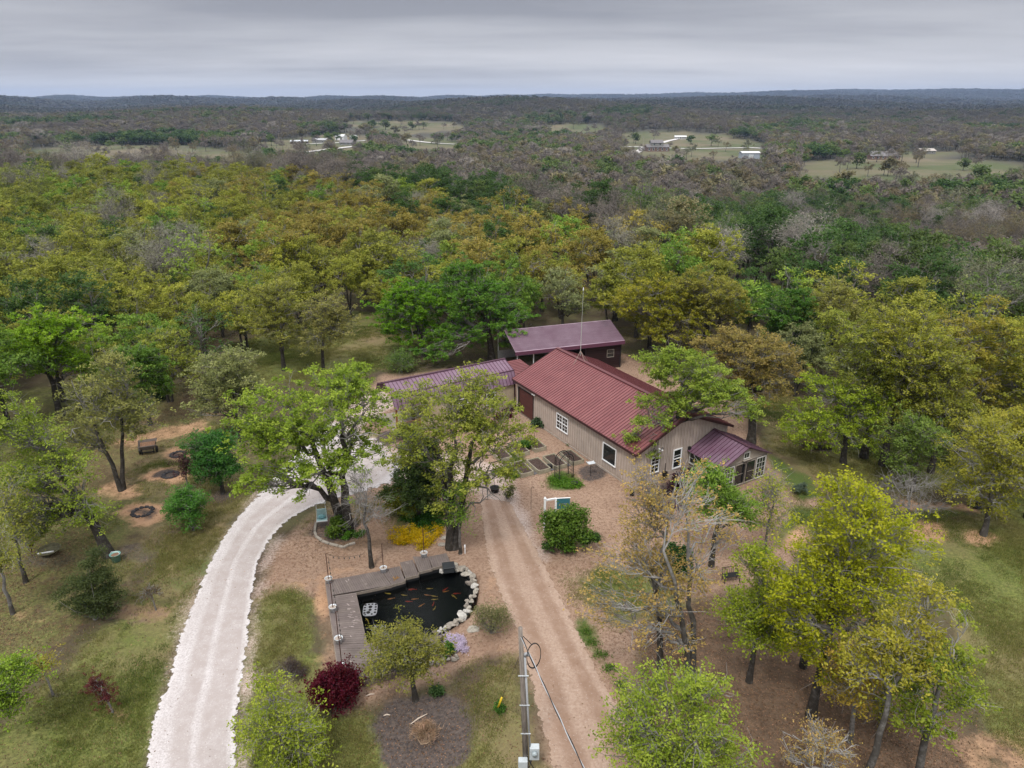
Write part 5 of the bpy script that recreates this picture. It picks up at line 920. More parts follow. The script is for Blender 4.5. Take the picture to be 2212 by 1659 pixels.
for i in solo:
    x, y, z, ar, sx, sz, ro = T[i, :7]; c = tuple(T[i, 7:10]); ar = int(ar)
    val = fit(np.array([x]), np.array([y]))[0] > 14; X_ = projV(x, y, z)[0]
    if ar >= 7: wm, lm = BARE[ar - 7]; nm = 'bare_tree'; cn = 'pale grey leafless' if ar >= 9 else 'brown-grey leafless'
    else: wm, lm = MID[ar]; nm = 'oak_tree' if not val else 'leafy_tree'; cn = cname(c)
    Y_ = projV(x, y, z + 6)[1]
    if val: place = 'on the valley slope ' + ('behind the antenna mast' if X_ < 1400 else 'above the greenhouse' if X_ < 1750 else 'above the lime green oak' if X_ < 2000 else 'at the right edge')
    else:
        for lim, place in ((160, 'at the left edge'), (330, 'above the garden cart'), (520, 'beyond the round green tree'), (700, 'above the driveway bend'), (860, 'above the grass slope'), (1000, 'behind the wing'), (1160, 'behind the deep green tree'), (1350, 'behind the open barn'), (1540, 'beyond the red roof'), (1720, 'beyond the rusty oak'), (1900, 'beyond the lime green oak'), (2060, 'beyond the right lawn'), (9999, 'at the right edge')):
            if X_ < lim: break
        place += ', ' + ('deep in the wood' if Y_ < 520 else 'in mid wood' if Y_ < 610 else 'in the wood front')
    kindw = 'tree' if (val or ar >= 7) else 'oak'
    put_tree(nm, (x, y, z), ro, (sx, sx, sz), c, wm, lm, sz_w(sz, cn, ar) + ' ' + kindw + ' ' + place, sz_w(sz, cn, ar) + ' ' + kindw + 's ' + place)
# everything farther: one mass of woodland
Q = T[rest]; pm = bpy.data.meshes.new('woodland'); pm.vertices.add(len(Q)); pm.vertices.foreach_set('co', Q[:, :3].astype(np.float32).ravel())
def pa(name, typ, key, data): a = pm.attributes.new(name, typ, 'POINT'); a.data.foreach_set(key, data)
pa('tree_kind', 'INT', 'value', Q[:, 3].astype(np.int32)); pa('turn', 'FLOAT_VECTOR', 'vector', np.column_stack([Q[:, 6] * 0, Q[:, 6] * 0, Q[:, 6]]).astype(np.float32).ravel())
pa('size', 'FLOAT_VECTOR', 'vector', Q[:, [4, 4, 5]].astype(np.float32).ravel()); pa('tint', 'FLOAT_COLOR', 'color', np.column_stack([Q[:, 7:10], np.ones(len(Q))]).astype(np.float32).ravel())
wo = tag(link('woodland', pm), kind='stuff', label='mass of spring woodland filling the valley and hills to the horizon', cat='woodland')
def scatter(ob, meshes, idx='tree_kind'):
    g = bpy.data.node_groups.new(ob.name + '_scatter', 'GeometryNodeTree')
    g.interface.new_socket('Geometry', in_out='INPUT', socket_type='NodeSocketGeometry'); g.interface.new_socket('Geometry', in_out='OUTPUT', socket_type='NodeSocketGeometry')
    gi, go = g.nodes.new('NodeGroupInput'), g.nodes.new('NodeGroupOutput'); K = g.links
    def na(nm_, typ): n = g.nodes.new('GeometryNodeInputNamedAttribute'); n.data_type = typ; n.inputs[0].default_value = nm_; return [o for o in n.outputs if o.enabled][0]
    jn = g.nodes.new('GeometryNodeGeometryToInstance')
    for me in reversed(meshes):
        so_ = bpy.data.objects.new('source', me); oi = g.nodes.new('GeometryNodeObjectInfo'); oi.inputs['Object'].default_value = so_; oi.inputs['As Instance'].default_value = False
        K.new(oi.outputs['Geometry'], jn.inputs[0])
    ip = g.nodes.new('GeometryNodeInstanceOnPoints'); K.new(gi.outputs[0], ip.inputs['Points']); K.new(jn.outputs[0], ip.inputs['Instance'])
    ip.inputs['Pick Instance'].default_value = True; K.new(na(idx, 'INT'), ip.inputs['Instance Index'])
    K.new(na('turn', 'FLOAT_VECTOR'), ip.inputs['Rotation']); K.new(na('size', 'FLOAT_VECTOR'), ip.inputs['Scale'])
    K.new(ip.outputs[0], go.inputs[0]); m = ob.modifiers.new('scatter', 'NODES'); m.node_group = g
scatter(wo, ARCH)
print('trees', len(T), 'solo', len(solo))
# ---------------------------------------------------------------- pond, deck and everything around it
def cp(x, y, z=0.): return at((1150 + x / 2.37) / 1.807, (2050 + y / 2.37) / 1.807, z)      # point seen in the pond close-up
def wp(x, y, z=0.): p = cp(x, y, z); return p
basin = MB(); n = len(WATER); cx = sum(p[0] for p in WATER) / n; cy = sum(p[1] for p in WATER) / n
lin = mat('black_liner', (.010, .011, .012), .7)
basin.v = [(p[0] + (p[0] - cx) * .05, p[1] + (p[1] - cy) * .05, .10) for p in WATER] + [(p[0], p[1], .02) for p in WATER] + [(cx + (p[0] - cx) * .86, cy + (p[1] - cy) * .86, -1.05) for p in WATER]
basin.f = [(i, (i + 1) % n, n + (i + 1) % n, n + i) for i in range(n)] + [(n + i, n + (i + 1) % n, 2 * n + (i + 1) % n, 2 * n + i) for i in range(n)] + [tuple(2 * n + i for i in range(n))]
tag(basin.build('pond_liner', lin), kind='structure')
wm_ = bpy.data.materials.new('pond_water'); wm_.use_nodes = True; t = wm_.node_tree; t.nodes.clear(); K = t.links
tcn = nd(t, 'ShaderNodeNewGeometry'); nz = nd(t, 'ShaderNodeTexNoise', i_Scale=5., i_Detail=4.0); K.new(tcn.outputs['Position'], nz.inputs[0])
bp = nd(t, 'ShaderNodeBump', i_Strength=.5, i_Distance=.05); K.new(nz.outputs[0], bp.inputs['Height'])
gl = nd(t, 'ShaderNodeBsdfGlossy', i_Roughness=.04); K.new(bp.outputs[0], gl.inputs['Normal']); trn = nd(t, 'ShaderNodeBsdfTransparent'); trn.inputs[0].default_value = (.5, .55, .54, 1)
fr = nd(t, 'ShaderNodeFresnel', i_IOR=1.24); K.new(bp.outputs[0], fr.inputs['Normal']); mx = nd(t, 'ShaderNodeMixShader'); K.new(fr.outputs[0], mx.inputs[0]); K.new(trn.outputs[0], mx.inputs[1]); K.new(gl.outputs[0], mx.inputs[2]); K.new(mx.outputs[0], nd(t, 'ShaderNodeOutputMaterial').inputs[0])
me = bpy.data.meshes.new('pond_water'); me.from_pydata([(p[0], p[1], .06) for p in WATER], [], [tuple(range(n))]); me.materials.append(wm_)
if me.polygons[0].normal.z < 0: me.flip_normals()
tag(link('pond_water', me), kind='structure')
# deck: three arms, boards as separate strips of one mesh per arm
DZ = .42
def board_mat(name, a, b):
    m = mat(name, a, .85, noise=0, col2=b, nscale=1.3); t = m.node_tree; bs = t.nodes['Principled BSDF']; K = t.links
    tn = nd(t, 'ShaderNodeAttribute', attribute_name='tone').outputs['Fac']; old = bs.inputs['Base Color'].links[0].from_socket
    K.new(mixc(t, M(t, 'MULTIPLY', tn, .45), old, (.11, .085, .085)), bs.inputs['Base Color']); return m
DECKM = board_mat('deck_boards', (.12, .098, .088), (.185, .152, .138)); DECKE = mat('deck_edge', (.20, .165, .135), .85, noise=.2)
deck = empty('pond_deck', cp(285, 520, 0), 0, 'L-shaped weathered brown board deck with a stepped edge wrapped round the pond', 'deck'); do = deck.location.copy()
def deck_part(name, A, B, C, D, nb):            # boards run from edge A-B to edge D-C
    mb = MB(); tone = []; rr = random.Random(nb)
    for i in range(nb):
        gp_ = .006 / max((B - A).length, .1); t0, t1 = i / nb + gp_, (i + 1) / nb - gp_; q = [A.lerp(B, t0), A.lerp(B, t1), D.lerp(C, t1), D.lerp(C, t0)]; q = [p - do for p in q]; dz = rr.uniform(-.004, .004)
        mb.add([(p.x, p.y, DZ - .04) for p in q] + [(p.x, p.y, DZ + dz) for p in q], [(3, 2, 1, 0), (4, 5, 6, 7), (0, 1, 5, 4), (1, 2, 6, 5), (2, 3, 7, 6), (3, 0, 4, 7)]); v = rr.random(); tone += [v] * 6
    o = mb.build(name, DECKM, deck); face_attr(o.data, 'tone', tone); return o
c4 = lambda *p: [cp(x, y, DZ) for x, y in p]
LA = c4((338, 535), (285, 525), (398, 1335), (575, 1425)); 
# west arm (boards across)
deck_part('deck_boards', cp(365, 650, DZ), cp(392, 1335 - 0, DZ) + Vector((0, 0, 0)), cp(668, 1085, DZ).lerp(cp(668, 1085, DZ), 1), cp(568, 622, DZ), 1) if False else None
wl0, wl1 = cp(355, 655, DZ), cp(388, 1100, DZ); wr0, wr1 = cp(568, 622, DZ), cp(668, 1088, DZ)
deck_part('deck_boards', wl0, wl1, wr1, wr0, 26)
deck_part('deck_boards', cp(388, 1103, DZ), cp(408, 1360, DZ), cp(640, 1420, DZ) + (cp(640, 1420, DZ) - cp(408, 1360, DZ)) * .0, cp(720, 1088, DZ), 13)
deck_part('deck_boards', cp(722, 1090, DZ), cp(648, 1418, DZ), cp(900, 1345, DZ), cp(985, 1065, DZ), 13)
deck_part('deck_boards', cp(987, 1062, DZ), cp(902, 1343, DZ), cp(1130, 1275, DZ), cp(1375, 1015, DZ), 9)
deck_part('deck_boards', cp(285, 520, DZ), cp(404, 1360, DZ), cp(386, 1102, DZ).lerp(cp(407, 1360, DZ), 1.0) + (cp(355, 655, DZ) - cp(345, 655, DZ)) * .2, cp(352, 640, DZ), 2)
# north arm with steps in both edges
segs = [((290, 515), (800, 420), (895, 553), (350, 645), 26), ((800, 415), (972, 378), (1023, 512), (895, 548), 9), ((972, 345), (1092, 318), (1148, 455), (1023, 485), 7), ((1092, 290), (1236, 288), (1272, 400), (1148, 430), 7), ((1238, 290), (1405, 258), (1448, 355), (1275, 392), 9)]
for a, b, c, d, k in segs: deck_part('deck_boards', cp(*a, DZ), cp(*b, DZ), cp(*c, DZ), cp(*d, DZ), k)
ed = MB()
def edge(pts, z0=DZ - .17, m_=ed, top=DZ - .003):
    for a, b in zip(pts[:-1], pts[1:]):
        p, q = cp(*a, DZ) - do, cp(*b, DZ) - do; s_ = Vector((-(q - p).y, (q - p).x, 0)).normalized() * .02
        m_.add([(p.x - s_.x, p.y - s_.y, z0), (q.x - s_.x, q.y - s_.y, z0), (q.x + s_.x, q.y + s_.y, z0), (p.x + s_.x, p.y + s_.y, z0), (p.x - s_.x, p.y - s_.y, top), (q.x - s_.x, q.y - s_.y, top), (q.x + s_.x, q.y + s_.y, top), (p.x + s_.x, p.y + s_.y, top)], [(3, 2, 1, 0), (4, 5, 6, 7), (0, 1, 5, 4), (1, 2, 6, 5), (2, 3, 7, 6), (3, 0, 4, 7)])
edge([(566, 624), (895, 556), (897, 551), (1022, 516), (1024, 487), (1147, 458), (1149, 432), (1272, 402), (1275, 394), (1448, 357)]); edge([(566, 624), (668, 1092), (720, 1090), (985, 1066), (1375, 1017)])
edge([(283, 520), (402, 1362)], .02); ed.build('deck_edge', DECKE, deck)
ub = MB(); edge([(570, 620), (895, 552), (1022, 512), (1024, 483), (1147, 454), (1149, 428), (1272, 398), (1448, 352)], -.3, ub, DZ - .175); edge([(562, 624), (664, 1096), (720, 1094), (985, 1070), (1375, 1021)], -.3, ub, DZ - .175); ub.build('under_deck_shade', BLACKM, deck)  # black strips below the pond-side edges paint in the shadow under the deck
sk = MB(); edge([(402, 1364), (640, 1424), (900, 1348), (1130, 1278), (1378, 1018)], .0, sk, DZ - .045); sk.build('skirt_back', mat('dark_skirt', (.05, .035, .03), .9), deck)
sk = MB()
for a, b, k in (((402, 1366), (640, 1426), 12), ((640, 1426), (900, 1350), 17), ((900, 1350), (1130, 1280), 14)):
    for i in range(k): p = cp(*a, DZ).lerp(cp(*b, DZ), (i + .5) / k) - do; sk.box(p.x - .035, p.x + .035, p.y - .06, p.y - .035, 0.02, DZ - .05)
sk.build('skirt_slats', mat('skirt_slat', (.22, .17, .14), .9), deck)
# cream stains on the boards belong to the wood: a thin worn-paint layer
st = MB(); rr = random.Random(4)
for i in range(26):
    x, y = rr.gauss(545, 38), rr.gauss(850, 75)
    if not (440 < x < 585 + (y - 850) * .2): continue
    p = cp(x, y, DZ) - do; L_ = rr.uniform(.05, .26); a = rr.uniform(-.12, .06); st.box(-L_ / 2, L_ / 2, -.014, .014, 0, .002, Matrix.Translation((p.x, p.y, DZ + .006)) @ Matrix.Rotation(a, 4, 'Z'))
for x, y, L_ in ((495, 735, .22), (505, 770, .2), (480, 520, .2), (500, 505, .16), (520, 1260, .12), (520, 1028, .12), (1040, 350, .2), (660, 545, .1)):
    p = cp(x, y, DZ) - do; st.box(-L_ / 2, L_ / 2, -.02, .02, 0, .002, Matrix.Translation((p.x, p.y, DZ + .006)) @ Matrix.Rotation(rr.uniform(-1.2, .1), 4, 'Z'))
st.build('worn_paint', mat('worn_paint', (.36, .30, .28), .9), deck)
# light poles in galvanized buckets
RUST = mat('rusty_pole', (.075, .035, .025), .8, noise=.3)
PLB = ['in the far left corner of the deck', 'second along the left deck edge', 'third along the left deck edge', 'behind the burgundy shrub', 'on the far deck arm left of its steps', 'at the stepped deck arm near the yellow plants']
PP = [(317, 530), (357, 795), (410, 1085), (442, 1345), (824, 432), (1198, 292)]
tops = []
for (x, y), lb in zip(PP, PLB):
    p = cp(x, y, DZ); b = empty('light_pole', p, 0, 'rusty pole in galvanized bucket ' + lb, 'light pole', 'string light poles on the pond deck')
    b_ = MB().lathe([(.17, 0.005), (.21, .30), (.225, .315), (.19, .31), (.18, .26)], 16).build('bucket', GALV, b, True); MB().lathe([(.175, .255), (.175, .27)], 12).build('filling', CONC, b_)
    MB().tube([(0, 0, .05), (0.01, 0, 1.95)], .026, 6).build('pole', RUST, b); MB().tube([(0, 0, 1.9), (.07, 0, 1.96), (.13, 0, 1.9)], .012, 5).build('hook', RUST, b); tops.append(p + Vector((.12, 0, 1.9)))
def light_string(a, b_, sag, k, label):
    e_ = empty('string_lights', a, 0, label, 'string lights', 'string lights over the pond deck'); d = b_ - a
    cv = lambda t: d * t + Vector((0, 0, -4 * sag * t * (1 - t))); MB().tube([cv(i / 16) for i in range(17)], .009, 4).build('cable', BLACKM, e_); bl = MB()
    for i in range(1, k): p = cv(i / k); bl.lathe([(.016, -.03), (.035, -.09), (.03, -.14), (.008, -.17)], 6, p)
    bl.build('bulb', mat('bulb_glass', (.10, .09, .08), .2), e_)
light_string(tops[0], tops[1], .25, 6, 'black string of bulbs between the first two poles of the left deck edge'); light_string(tops[1], tops[2], .25, 6, 'black string of bulbs between the second and third poles of the left deck edge'); light_string(tops[2], tops[3], .2, 6, 'black string of bulbs ending at the pole behind the burgundy shrub')
light_string(tops[0], cp(645, 260, 1.5), .2, 7, 'black string of bulbs from the far left corner pole to the slim grey tree')
# rocks round the pond
RK = [(.27, .24, .205), (.34, .31, .265), (.42, .40, .37), (.20, .17, .145)]; RKM = [mat('rock_%s' % 'abcd'[i], c, .9, noise=.3, nscale=5, bump=.6) for i, c in enumerate(RK)]
rocks = [(1305, 405, 28, 2), (1360, 430, 22, 2), (1265, 415, 14, 1), (1380, 385, 22, 3), (1430, 372, 24, 1), (1485, 380, 28, 1), (1545, 395, 34, 0), (1590, 415, 26, 0), (1500, 425, 18, 1), (1580, 455, 38, 1), (1620, 440, 16, 2), (1645, 485, 30, 0), (1650, 520, 24, 0), (1665, 565, 30, 2), (1680, 610, 30, 1), (1618, 545, 20, 3), (1660, 655, 22, 0), (1628, 670, 18, 1), (1600, 700, 20, 0), (1635, 705, 16, 1), (1590, 740, 20, 0), (1610, 775, 26, 1), (1590, 805, 26, 2), (1545, 845, 34, 2), (1530, 880, 22, 1), (1490, 900, 26, 0), (1450, 925, 30, 0), (1410, 945, 24, 0), (1385, 960, 20, 2), (1355, 975, 20, 2), (1330, 995, 18, 2), (1290, 990, 18, 3), (1420, 1245, 20, 1), (1370, 1262, 24, 0), (1320, 1280, 22, 0), (1255, 1283, 18, 2), (1215, 1292, 14, 2), (1470, 1240, 22, 0), (1500, 1225, 20, 0), (1355, 1125, 18, 1), (1300, 1150, 14, 2)]
for i, (x, y, r0, mi) in enumerate(rocks):
    p = cp(x, y, .08); k = (p - cam.location).length / (F * 1.807 * 2.37); R0 = r0 * k; rr = random.Random(i)
    o = MB().blob((0, 0, .04), R0 * rr.uniform(1.05, 1.35), (1, rr.uniform(.6, .9), min(1, .10 / R0)), i, .42).build('rock', RKM[mi]); o.location = (p.x, p.y, .06); o.rotation_euler = (rr.uniform(-.15, .15), rr.uniform(-.15, .15), rr.uniform(0, 3))
    where = 'on the far rim beside the black pump box' if y < 440 else ('on the right rim of the pond' if y < 800 else ('on the near right rim of the pond' if y < 1050 else 'edging the flower bed below the pond'))
    tag(o, ['brown flat', 'tan flat', 'white', 'dark brown'][mi] + ' rock ' + where, 'rock', ['brown', 'tan', 'white', 'dark'][mi] + ' rocks ' + where)
def rock(x, y, rx, label, mi, sq=(1, .7, .25), V_=True, rot=0.):
    p = at(x, y, 0); k = (p - cam.location).length / F; o = MB().blob((0, 0, 0), rx * k, sq, int(x), .2).build('rock', RKM[mi]); o.location = (p.x, p.y, .03); o.rotation_euler = (0, 0, rot); return tag(o, label, 'rock')
rock(1022, 1360, 14, 'large flat beige rock beside the grey-green shrub', 1, (1, .75, .2)); rock(954, 1177, 10, 'flat grey rock at the right edge of the yellow ground plant', 0); rock(960, 1163, 8, 'squarish tan rock behind the flat grey one by the thick trunk', 1, (1, .8, .5)); rock(859, 1161, 4.5, 'small round white stone in front of the yellow ground plant', 2, (1, .8, .5))
rock(1351, 1312, 8, 'reddish boulder in the small lawn island', 3, (1, .9, .7))
MB_ = MB().box(-.32, .32, -.28, .28, .05, .38).box(-.36, .36, -.32, .32, .38, .44); o = MB_.build('filter_box', mat('black_plastic', (.03, .033, .036), .5, noise=.2), None, bevel=.02); o.location = cp(1425, 425, .2); o.rotation_euler = (0, 0, .2); tag(o, 'black pond filter box with a lid on the far pond rim', 'filter box')
# koi
def koi(x, y, L_, ang, ca, label, i):
    p = cp(x, y, .03); e_ = empty('koi_fish', (p.x, p.y, -.005), ang, label, 'fish', 'koi swimming in the pond'); rr = random.Random(i); bend = rr.uniform(-.35, .35)
    pts = []; rad = []
    for k in range(9): t = k / 8; pts.append((L_ * (t - .5), bend * L_ * .35 * math.sin(t * 3.1), 0)); rad.append(L_ * .115 * (math.sin(min(1, t * 1.5 + .12) * math.pi * .62) * (1 - t) ** .55 + .06))
    m_ = mat('koi_' + ['gold', 'orange', 'red', 'pale'][ca], [(.62, .40, .07), (.62, .24, .05), (.55, .05, .02), (.6, .5, .34)][ca], .35, noise=.25, nscale=7)
    MB().tube(pts, rad, 8).build('body', m_, e_, True); q = pts[-1]
    MB().add([(q[0] - .02, q[1], .0), (q[0] + L_ * .17, q[1] + L_ * .10, .01), (q[0] + L_ * .10, q[1], .0), (q[0] + L_ * .17, q[1] - L_ * .10, -.01)], [(0, 1, 2), (0, 2, 3)]).build('tail', m_, e_)
    for s_ in (-1, 1): MB().add([(-L_ * .22, s_ * L_ * .06, 0), (-L_ * .06, s_ * L_ * .20, -.01), (-L_ * .10, s_ * L_ * .07, 0)], [(0, 1, 2)] if s_ > 0 else [(0, 2, 1)]).build('fin', m_, e_)
    return e_
KO = [(862, 625, 2.9, 0, 'golden koi farthest left, below the straw clump'), (1010, 640, -.2, 0, 'pale golden koi just right of the leftmost golden one'), (1085, 592, .1, 2, 'red koi nearest the far deck edge'), (1245, 580, 0, 0, 'slim golden koi nearest the far rim'), (1395, 607, .3, 1, 'orange koi at the upper right of the shoal'), (1495, 628, .1, 2, 'short red koi nearest the right rim'), (1472, 655, -.8, 0, 'golden koi turned steeply beside the right rim'), (1290, 650, -.25, 0, 'golden koi in the middle right of the shoal'), (1292, 680, .1, 0, 'golden koi just below the middle right golden one'), (1108, 678, .15, 1, 'orange koi in the middle of the shoal'), (890, 675, .3, 1, 'orange koi below the leftmost golden koi'), (1052, 700, -.05, 2, 'red koi in the lower middle of the shoal'), (1170, 737, .75, 1, 'orange koi swimming diagonally at the bottom of the shoal'), (1280, 725, 1.4, 2, 'small red koi pointing to the near rim'), (1290, 765, 1.2, 0, 'golden koi below the small red one'), (668, 878, -1.0, 0, 'lone golden koi near the left float'), (1225, 640, -.2, 1, 'dim orange koi between two golden ones'), (1390, 590, .8, 2, 'dark red koi partly over the orange one')]
for i, (x, y, a, c_, lb) in enumerate(KO): koi(x, y, random.Random(i).uniform(.30, .42), a, c_, lb, i)
# floating planters
def float_plate(x, y, sx_, sy_, rz, label, holes):
    e_ = empty('floating_planter', cp(x, y, .08), rz, label, 'planter', 'floating planters in the pond'); m_ = MB(); k = 12; pts = []
    for i in range(24):
        a = 2 * math.pi * i / 24; c_, s_ = math.cos(a), math.sin(a); r_s = (abs(c_) ** 5 + abs(s_) ** 5) ** (-1 / 5); pts.append((c_ * r_s * sx_, s_ * r_s * sy_))
    m_.prism(pts, -.02, .035); m_.build('plate', mat('grey_foam', (.20, .205, .22), .7, noise=.1), e_, bevel=.012); h = MB()
    for hx, hy, hr in holes: h.lathe([(hr, .036), (hr, .042), (hr * .8, .043)], 10, (hx * sx_, hy * sy_, 0))
    h.build('pot_hole', DARKI, e_)
hl = [(-.72, .72, .07), (-.24, .78, .06), (.24, .78, .06), (.72, .72, .07), (-.75, .3, .065), (.75, .3, .065), (0, .36, .11), (-.75, -.12, .065), (.75, -.12, .065), (0, -.1, .09), (-.72, -.55, .07), (.72, -.55, .07), (-.2, -.5, .11), (.3, -.78, .06), (-.6, -.82, .05)]
float_plate(699, 782, .39, .52, .1, 'grey floating planter tray with round holes near the left deck arm', hl); float_plate(778, 965, .38, .34, .2, 'second grey floating tray half hidden by the young olive tree', hl)
# ---------------------------------------------------------------- plants low to the ground
def shrub(name, label, cat, base, blobs, col, n=120, per=24, ls=.07, sig=(.1, .1, .1), stems=8, up=.35, narrow=.55, group=None, hollow=True, stemc=BARK, flat=0):
    """base px; blobs px (x, y, rx, ry, dy)"""
    b = onT(*base); lb = local_blobs(b, blobs, flat); r = np.random.default_rng(int(base[0] * 7 + base[1])); tips = sample_tips(lb, n, r); tips[:, 2] = np.maximum(tips[:, 2], .04)
    e_ = empty(name, b, 0, label, cat, group)
    d = leaf_quads.__defaults__; leaf_quads.__defaults__ = (up, narrow, 0.); V, Fq, tone = leaf_quads(tips, per, sig, ls, r); leaf_quads.__defaults__ = d
    V[:, 2] = np.maximum(V[:, 2], .01); lm = mesh_np(name + '_leaf', V, Fq, LEAF); face_attr(lm, 'tone', tone); o = link('foliage', lm, e_); o.color = tuple(col) + (1,)
    if stems:
        ps = []
        for i in r.choice(len(tips), min(len(tips), stems), replace=False): t_ = tips[i]; ps.append((curve(np.array([r.normal(0, .05), r.normal(0, .05), 0.]), t_, r, 5, .15), np.linspace(.02, .006, 5), 4))
        V, Fq, tone = tubes_np(ps); wm = mesh_np(name + '_stem', V, Fq, stemc); face_attr(wm, 'tone', tone); link('stem', wm, e_)
    return e_
shrub('burgundy_shrub', 'dense burgundy barberry shrub at the near left corner of the pond deck', 'shrub', (722, 1520), [(724, 1482, 40, 28, 0), (700, 1495, 24, 24, 0), (748, 1490, 24, 26, 0), (722, 1455, 20, 14, 0)], (.085, .011, .019), 520, 30, .055, (.09, .09, .11), 14, up=.1)
shrub('green_shrub', 'large rounded green shrub in front of the white sign post', 'shrub', (1222, 1182), [(1222, 1122, 38, 24, 0), (1198, 1140, 24, 26, 0), (1250, 1132, 24, 24, 0), (1225, 1155, 36, 22, 0)], (.105, .175, .032), 420, 30, .075, (.13, .13, .12), 14)
shrub('green_shrub', 'low dark green shrub hugging the foot of the large rounded shrub', 'shrub', (1212, 1192), [(1205, 1180, 26, 10, 0), (1262, 1165, 14, 12, 0), (1288, 1160, 12, 8, 0)], (.05, .10, .022), 130, 26, .07, (.1, .1, .08), 0)
shrub('holly_shrub', 'dark green conical shrub under the pale grey twin-stemmed oak', 'shrub', (1460, 1240), [(1462, 1210, 22, 26, 0), (1450, 1195, 14, 18, 0)], (.035, .085, .02), 200, 28, .085, (.12, .12, .12), 6)
shrub('willow_shrub', 'airy grey-green shrub with fine twigs beside the large flat beige rock', 'shrub', (1062, 1366), [(1062, 1336, 34, 24, 0), (1045, 1330, 20, 20, 0), (1082, 1335, 20, 20, 0)], (.17, .175, .075), 330, 12, .06, (.12, .12, .12), 60, narrow=.22)
shrub('yellow_ground_plant', 'spreading bright yellow flowering plant covering the ground behind the deck', 'plant', (900, 1165), [(878, 1152, 36, 14, 0), (936, 1146, 26, 13, 0), (900, 1166, 44, 15, 0), (868, 1168, 30, 12, 0), (915, 1178, 26, 9, 0)], (.50, .36, .03), 480, 20, .045, (.12, .12, .06), 30, flat=.22)
shrub('creeping_phlox', 'mound of lilac and white creeping phlox at the near right of the pond', 'flowers', (988, 1400), [(972, 1378, 20, 8, 0), (992, 1390, 16, 10, 0), (998, 1405, 12, 13, 0), (985, 1383, 20, 8, 0)], (.52, .45, .56), 200, 26, .032, (.08, .08, .035), 0, up=1., flat=.12)
shrub('hosta', 'small dark green leafy plant inside the phlox bed', 'plant', (966, 1415), [(966, 1405, 12, 9, 0)], (.05, .12, .02), 50, 14, .08, (.08, .08, .06), 0)
shrub('azalea_shrub', 'yellow-green shrub with pink-white blossom behind the yellow ground plant', 'shrub', (868, 1112), [(862, 1080, 26, 22, 0), (878, 1095, 20, 18, 0), (855, 1065, 18, 14, 0)], (.20, .215, .035), 240, 26, .075, (.12, .12, .12), 8)
shrub('ivy_mound', 'low dark ivy mound beneath the dense plum and green evergreen', 'plant', (905, 1132), [(905, 1125, 38, 8, 0), (935, 1135, 24, 8, 0), (930, 1110, 30, 10, .4)], (.045, .12, .02), 260, 22, .07, (.16, .16, .07), 0, flat=.25)
shrub('green_shrub', 'upright light green shrub at the foot of the broad green oak', 'shrub', (723, 1162), [(722, 1145, 12, 14, 0), (733, 1130, 10, 12, .3)], (.12, .19, .035), 110, 22, .07, (.1, .1, .1), 6)
shrub('green_shrub', 'tiny round green shrub right of the upright light green one', 'shrub', (749, 1163), [(749, 1156, 6, 6, 0)], (.09, .19, .03), 40, 22, .05, (.07, .07, .06), 0)
shrub('green_shrub', 'low sprawling green plant right of the broad oak trunk', 'plant', (768, 1158), [(768, 1152, 10, 5, 0), (786, 1150, 8, 4, 0)], (.075, .14, .03), 50, 18, .06, (.1, .1, .05), 0)
shrub('green_shrub', 'dark round shrub at the near corner of the wing porch', 'shrub', (880, 948), [(878, 935, 14, 12, 0), (892, 938, 10, 9, 0)], (.045, .085, .025), 110, 26, .09, (.14, .14, .12), 4)
shrub('green_shrub', 'blue-green shrub against the long house wall below the garage door', 'shrub', (1168, 920), [(1166, 912, 13, 8, 0), (1178, 914, 8, 6, 0)], (.06, .10, .045), 90, 24, .09, (.12, .12, .1), 4)
shrub('green_shrub', 'very small green clump along the long house wall', 'shrub', (1239, 964), [(1239, 960, 6, 4, 0)], (.08, .12, .04), 30, 18, .07, (.08, .08, .06), 0)
shrub('purple_shrub', 'dark purple-leaved shrub beside the gable wall of the house', 'shrub', (1470, 1072), [(1470, 1045, 22, 18, 0), (1482, 1030, 14, 14, 0)], (.05, .022, .028), 150, 24, .08, (.13, .13, .12), 8)
shrub('heather', 'low mauve heather clump in front of the gable wall', 'plant', (1455, 1098), [(1452, 1094, 24, 6, 0), (1475, 1092, 16, 5, 0)], (.17, .09, .14), 120, 22, .045, (.12, .12, .06), 0)
shrub('green_shrub', 'light green shrub between the gable wall and the greenhouse', 'shrub', (1535, 1040), [(1530, 1010, 20, 24, 0), (1545, 1025, 16, 16, 0)], (.12, .18, .035), 160, 22, .09, (.14, .14, .12), 6)
shrub('yucca', 'spiky blue-green yucca on the bare ground right of the greenhouse', 'plant', (1732, 1068), [(1732, 1056, 12, 8, 0)], (.11, .145, .10), 60, 22, .16, (.05, .05, .04), 0, narrow=.10)
shrub('yucca', 'small spiky yucca at the right corner of the greenhouse', 'plant', (1618, 1020), [(1618, 1013, 7, 5, 0)], (.10, .14, .09), 30, 20, .14, (.04, .04, .04), 0, narrow=.10)
shrub('herb_patch', 'bright green herb patch round the black garden arch', 'plant', (1222, 1048), [(1222, 1045, 28, 9, 0), (1205, 1035, 16, 8, 0), (1238, 1050, 18, 6, 0)], (.09, .18, .025), 300, 22, .06, (.16, .16, .04), 0, flat=.12)
shrub('bed_plant', 'leafy green plant growing in the far right raised bed', 'plant', (1136, 968), [(1136, 960, 11, 7, 0)], (.07, .14, .025), 60, 22, .09, (.1, .1, .08), 0)
shrub('green_shrub', 'wide yellow-green strawberry patch left of the raised beds', 'plant', (1095, 1030), [(1090, 1022, 20, 10, 0), (1112, 1025, 12, 9, 0)], (.11, .175, .03), 150, 22, .07, (.14, .14, .06), 0, flat=.2)
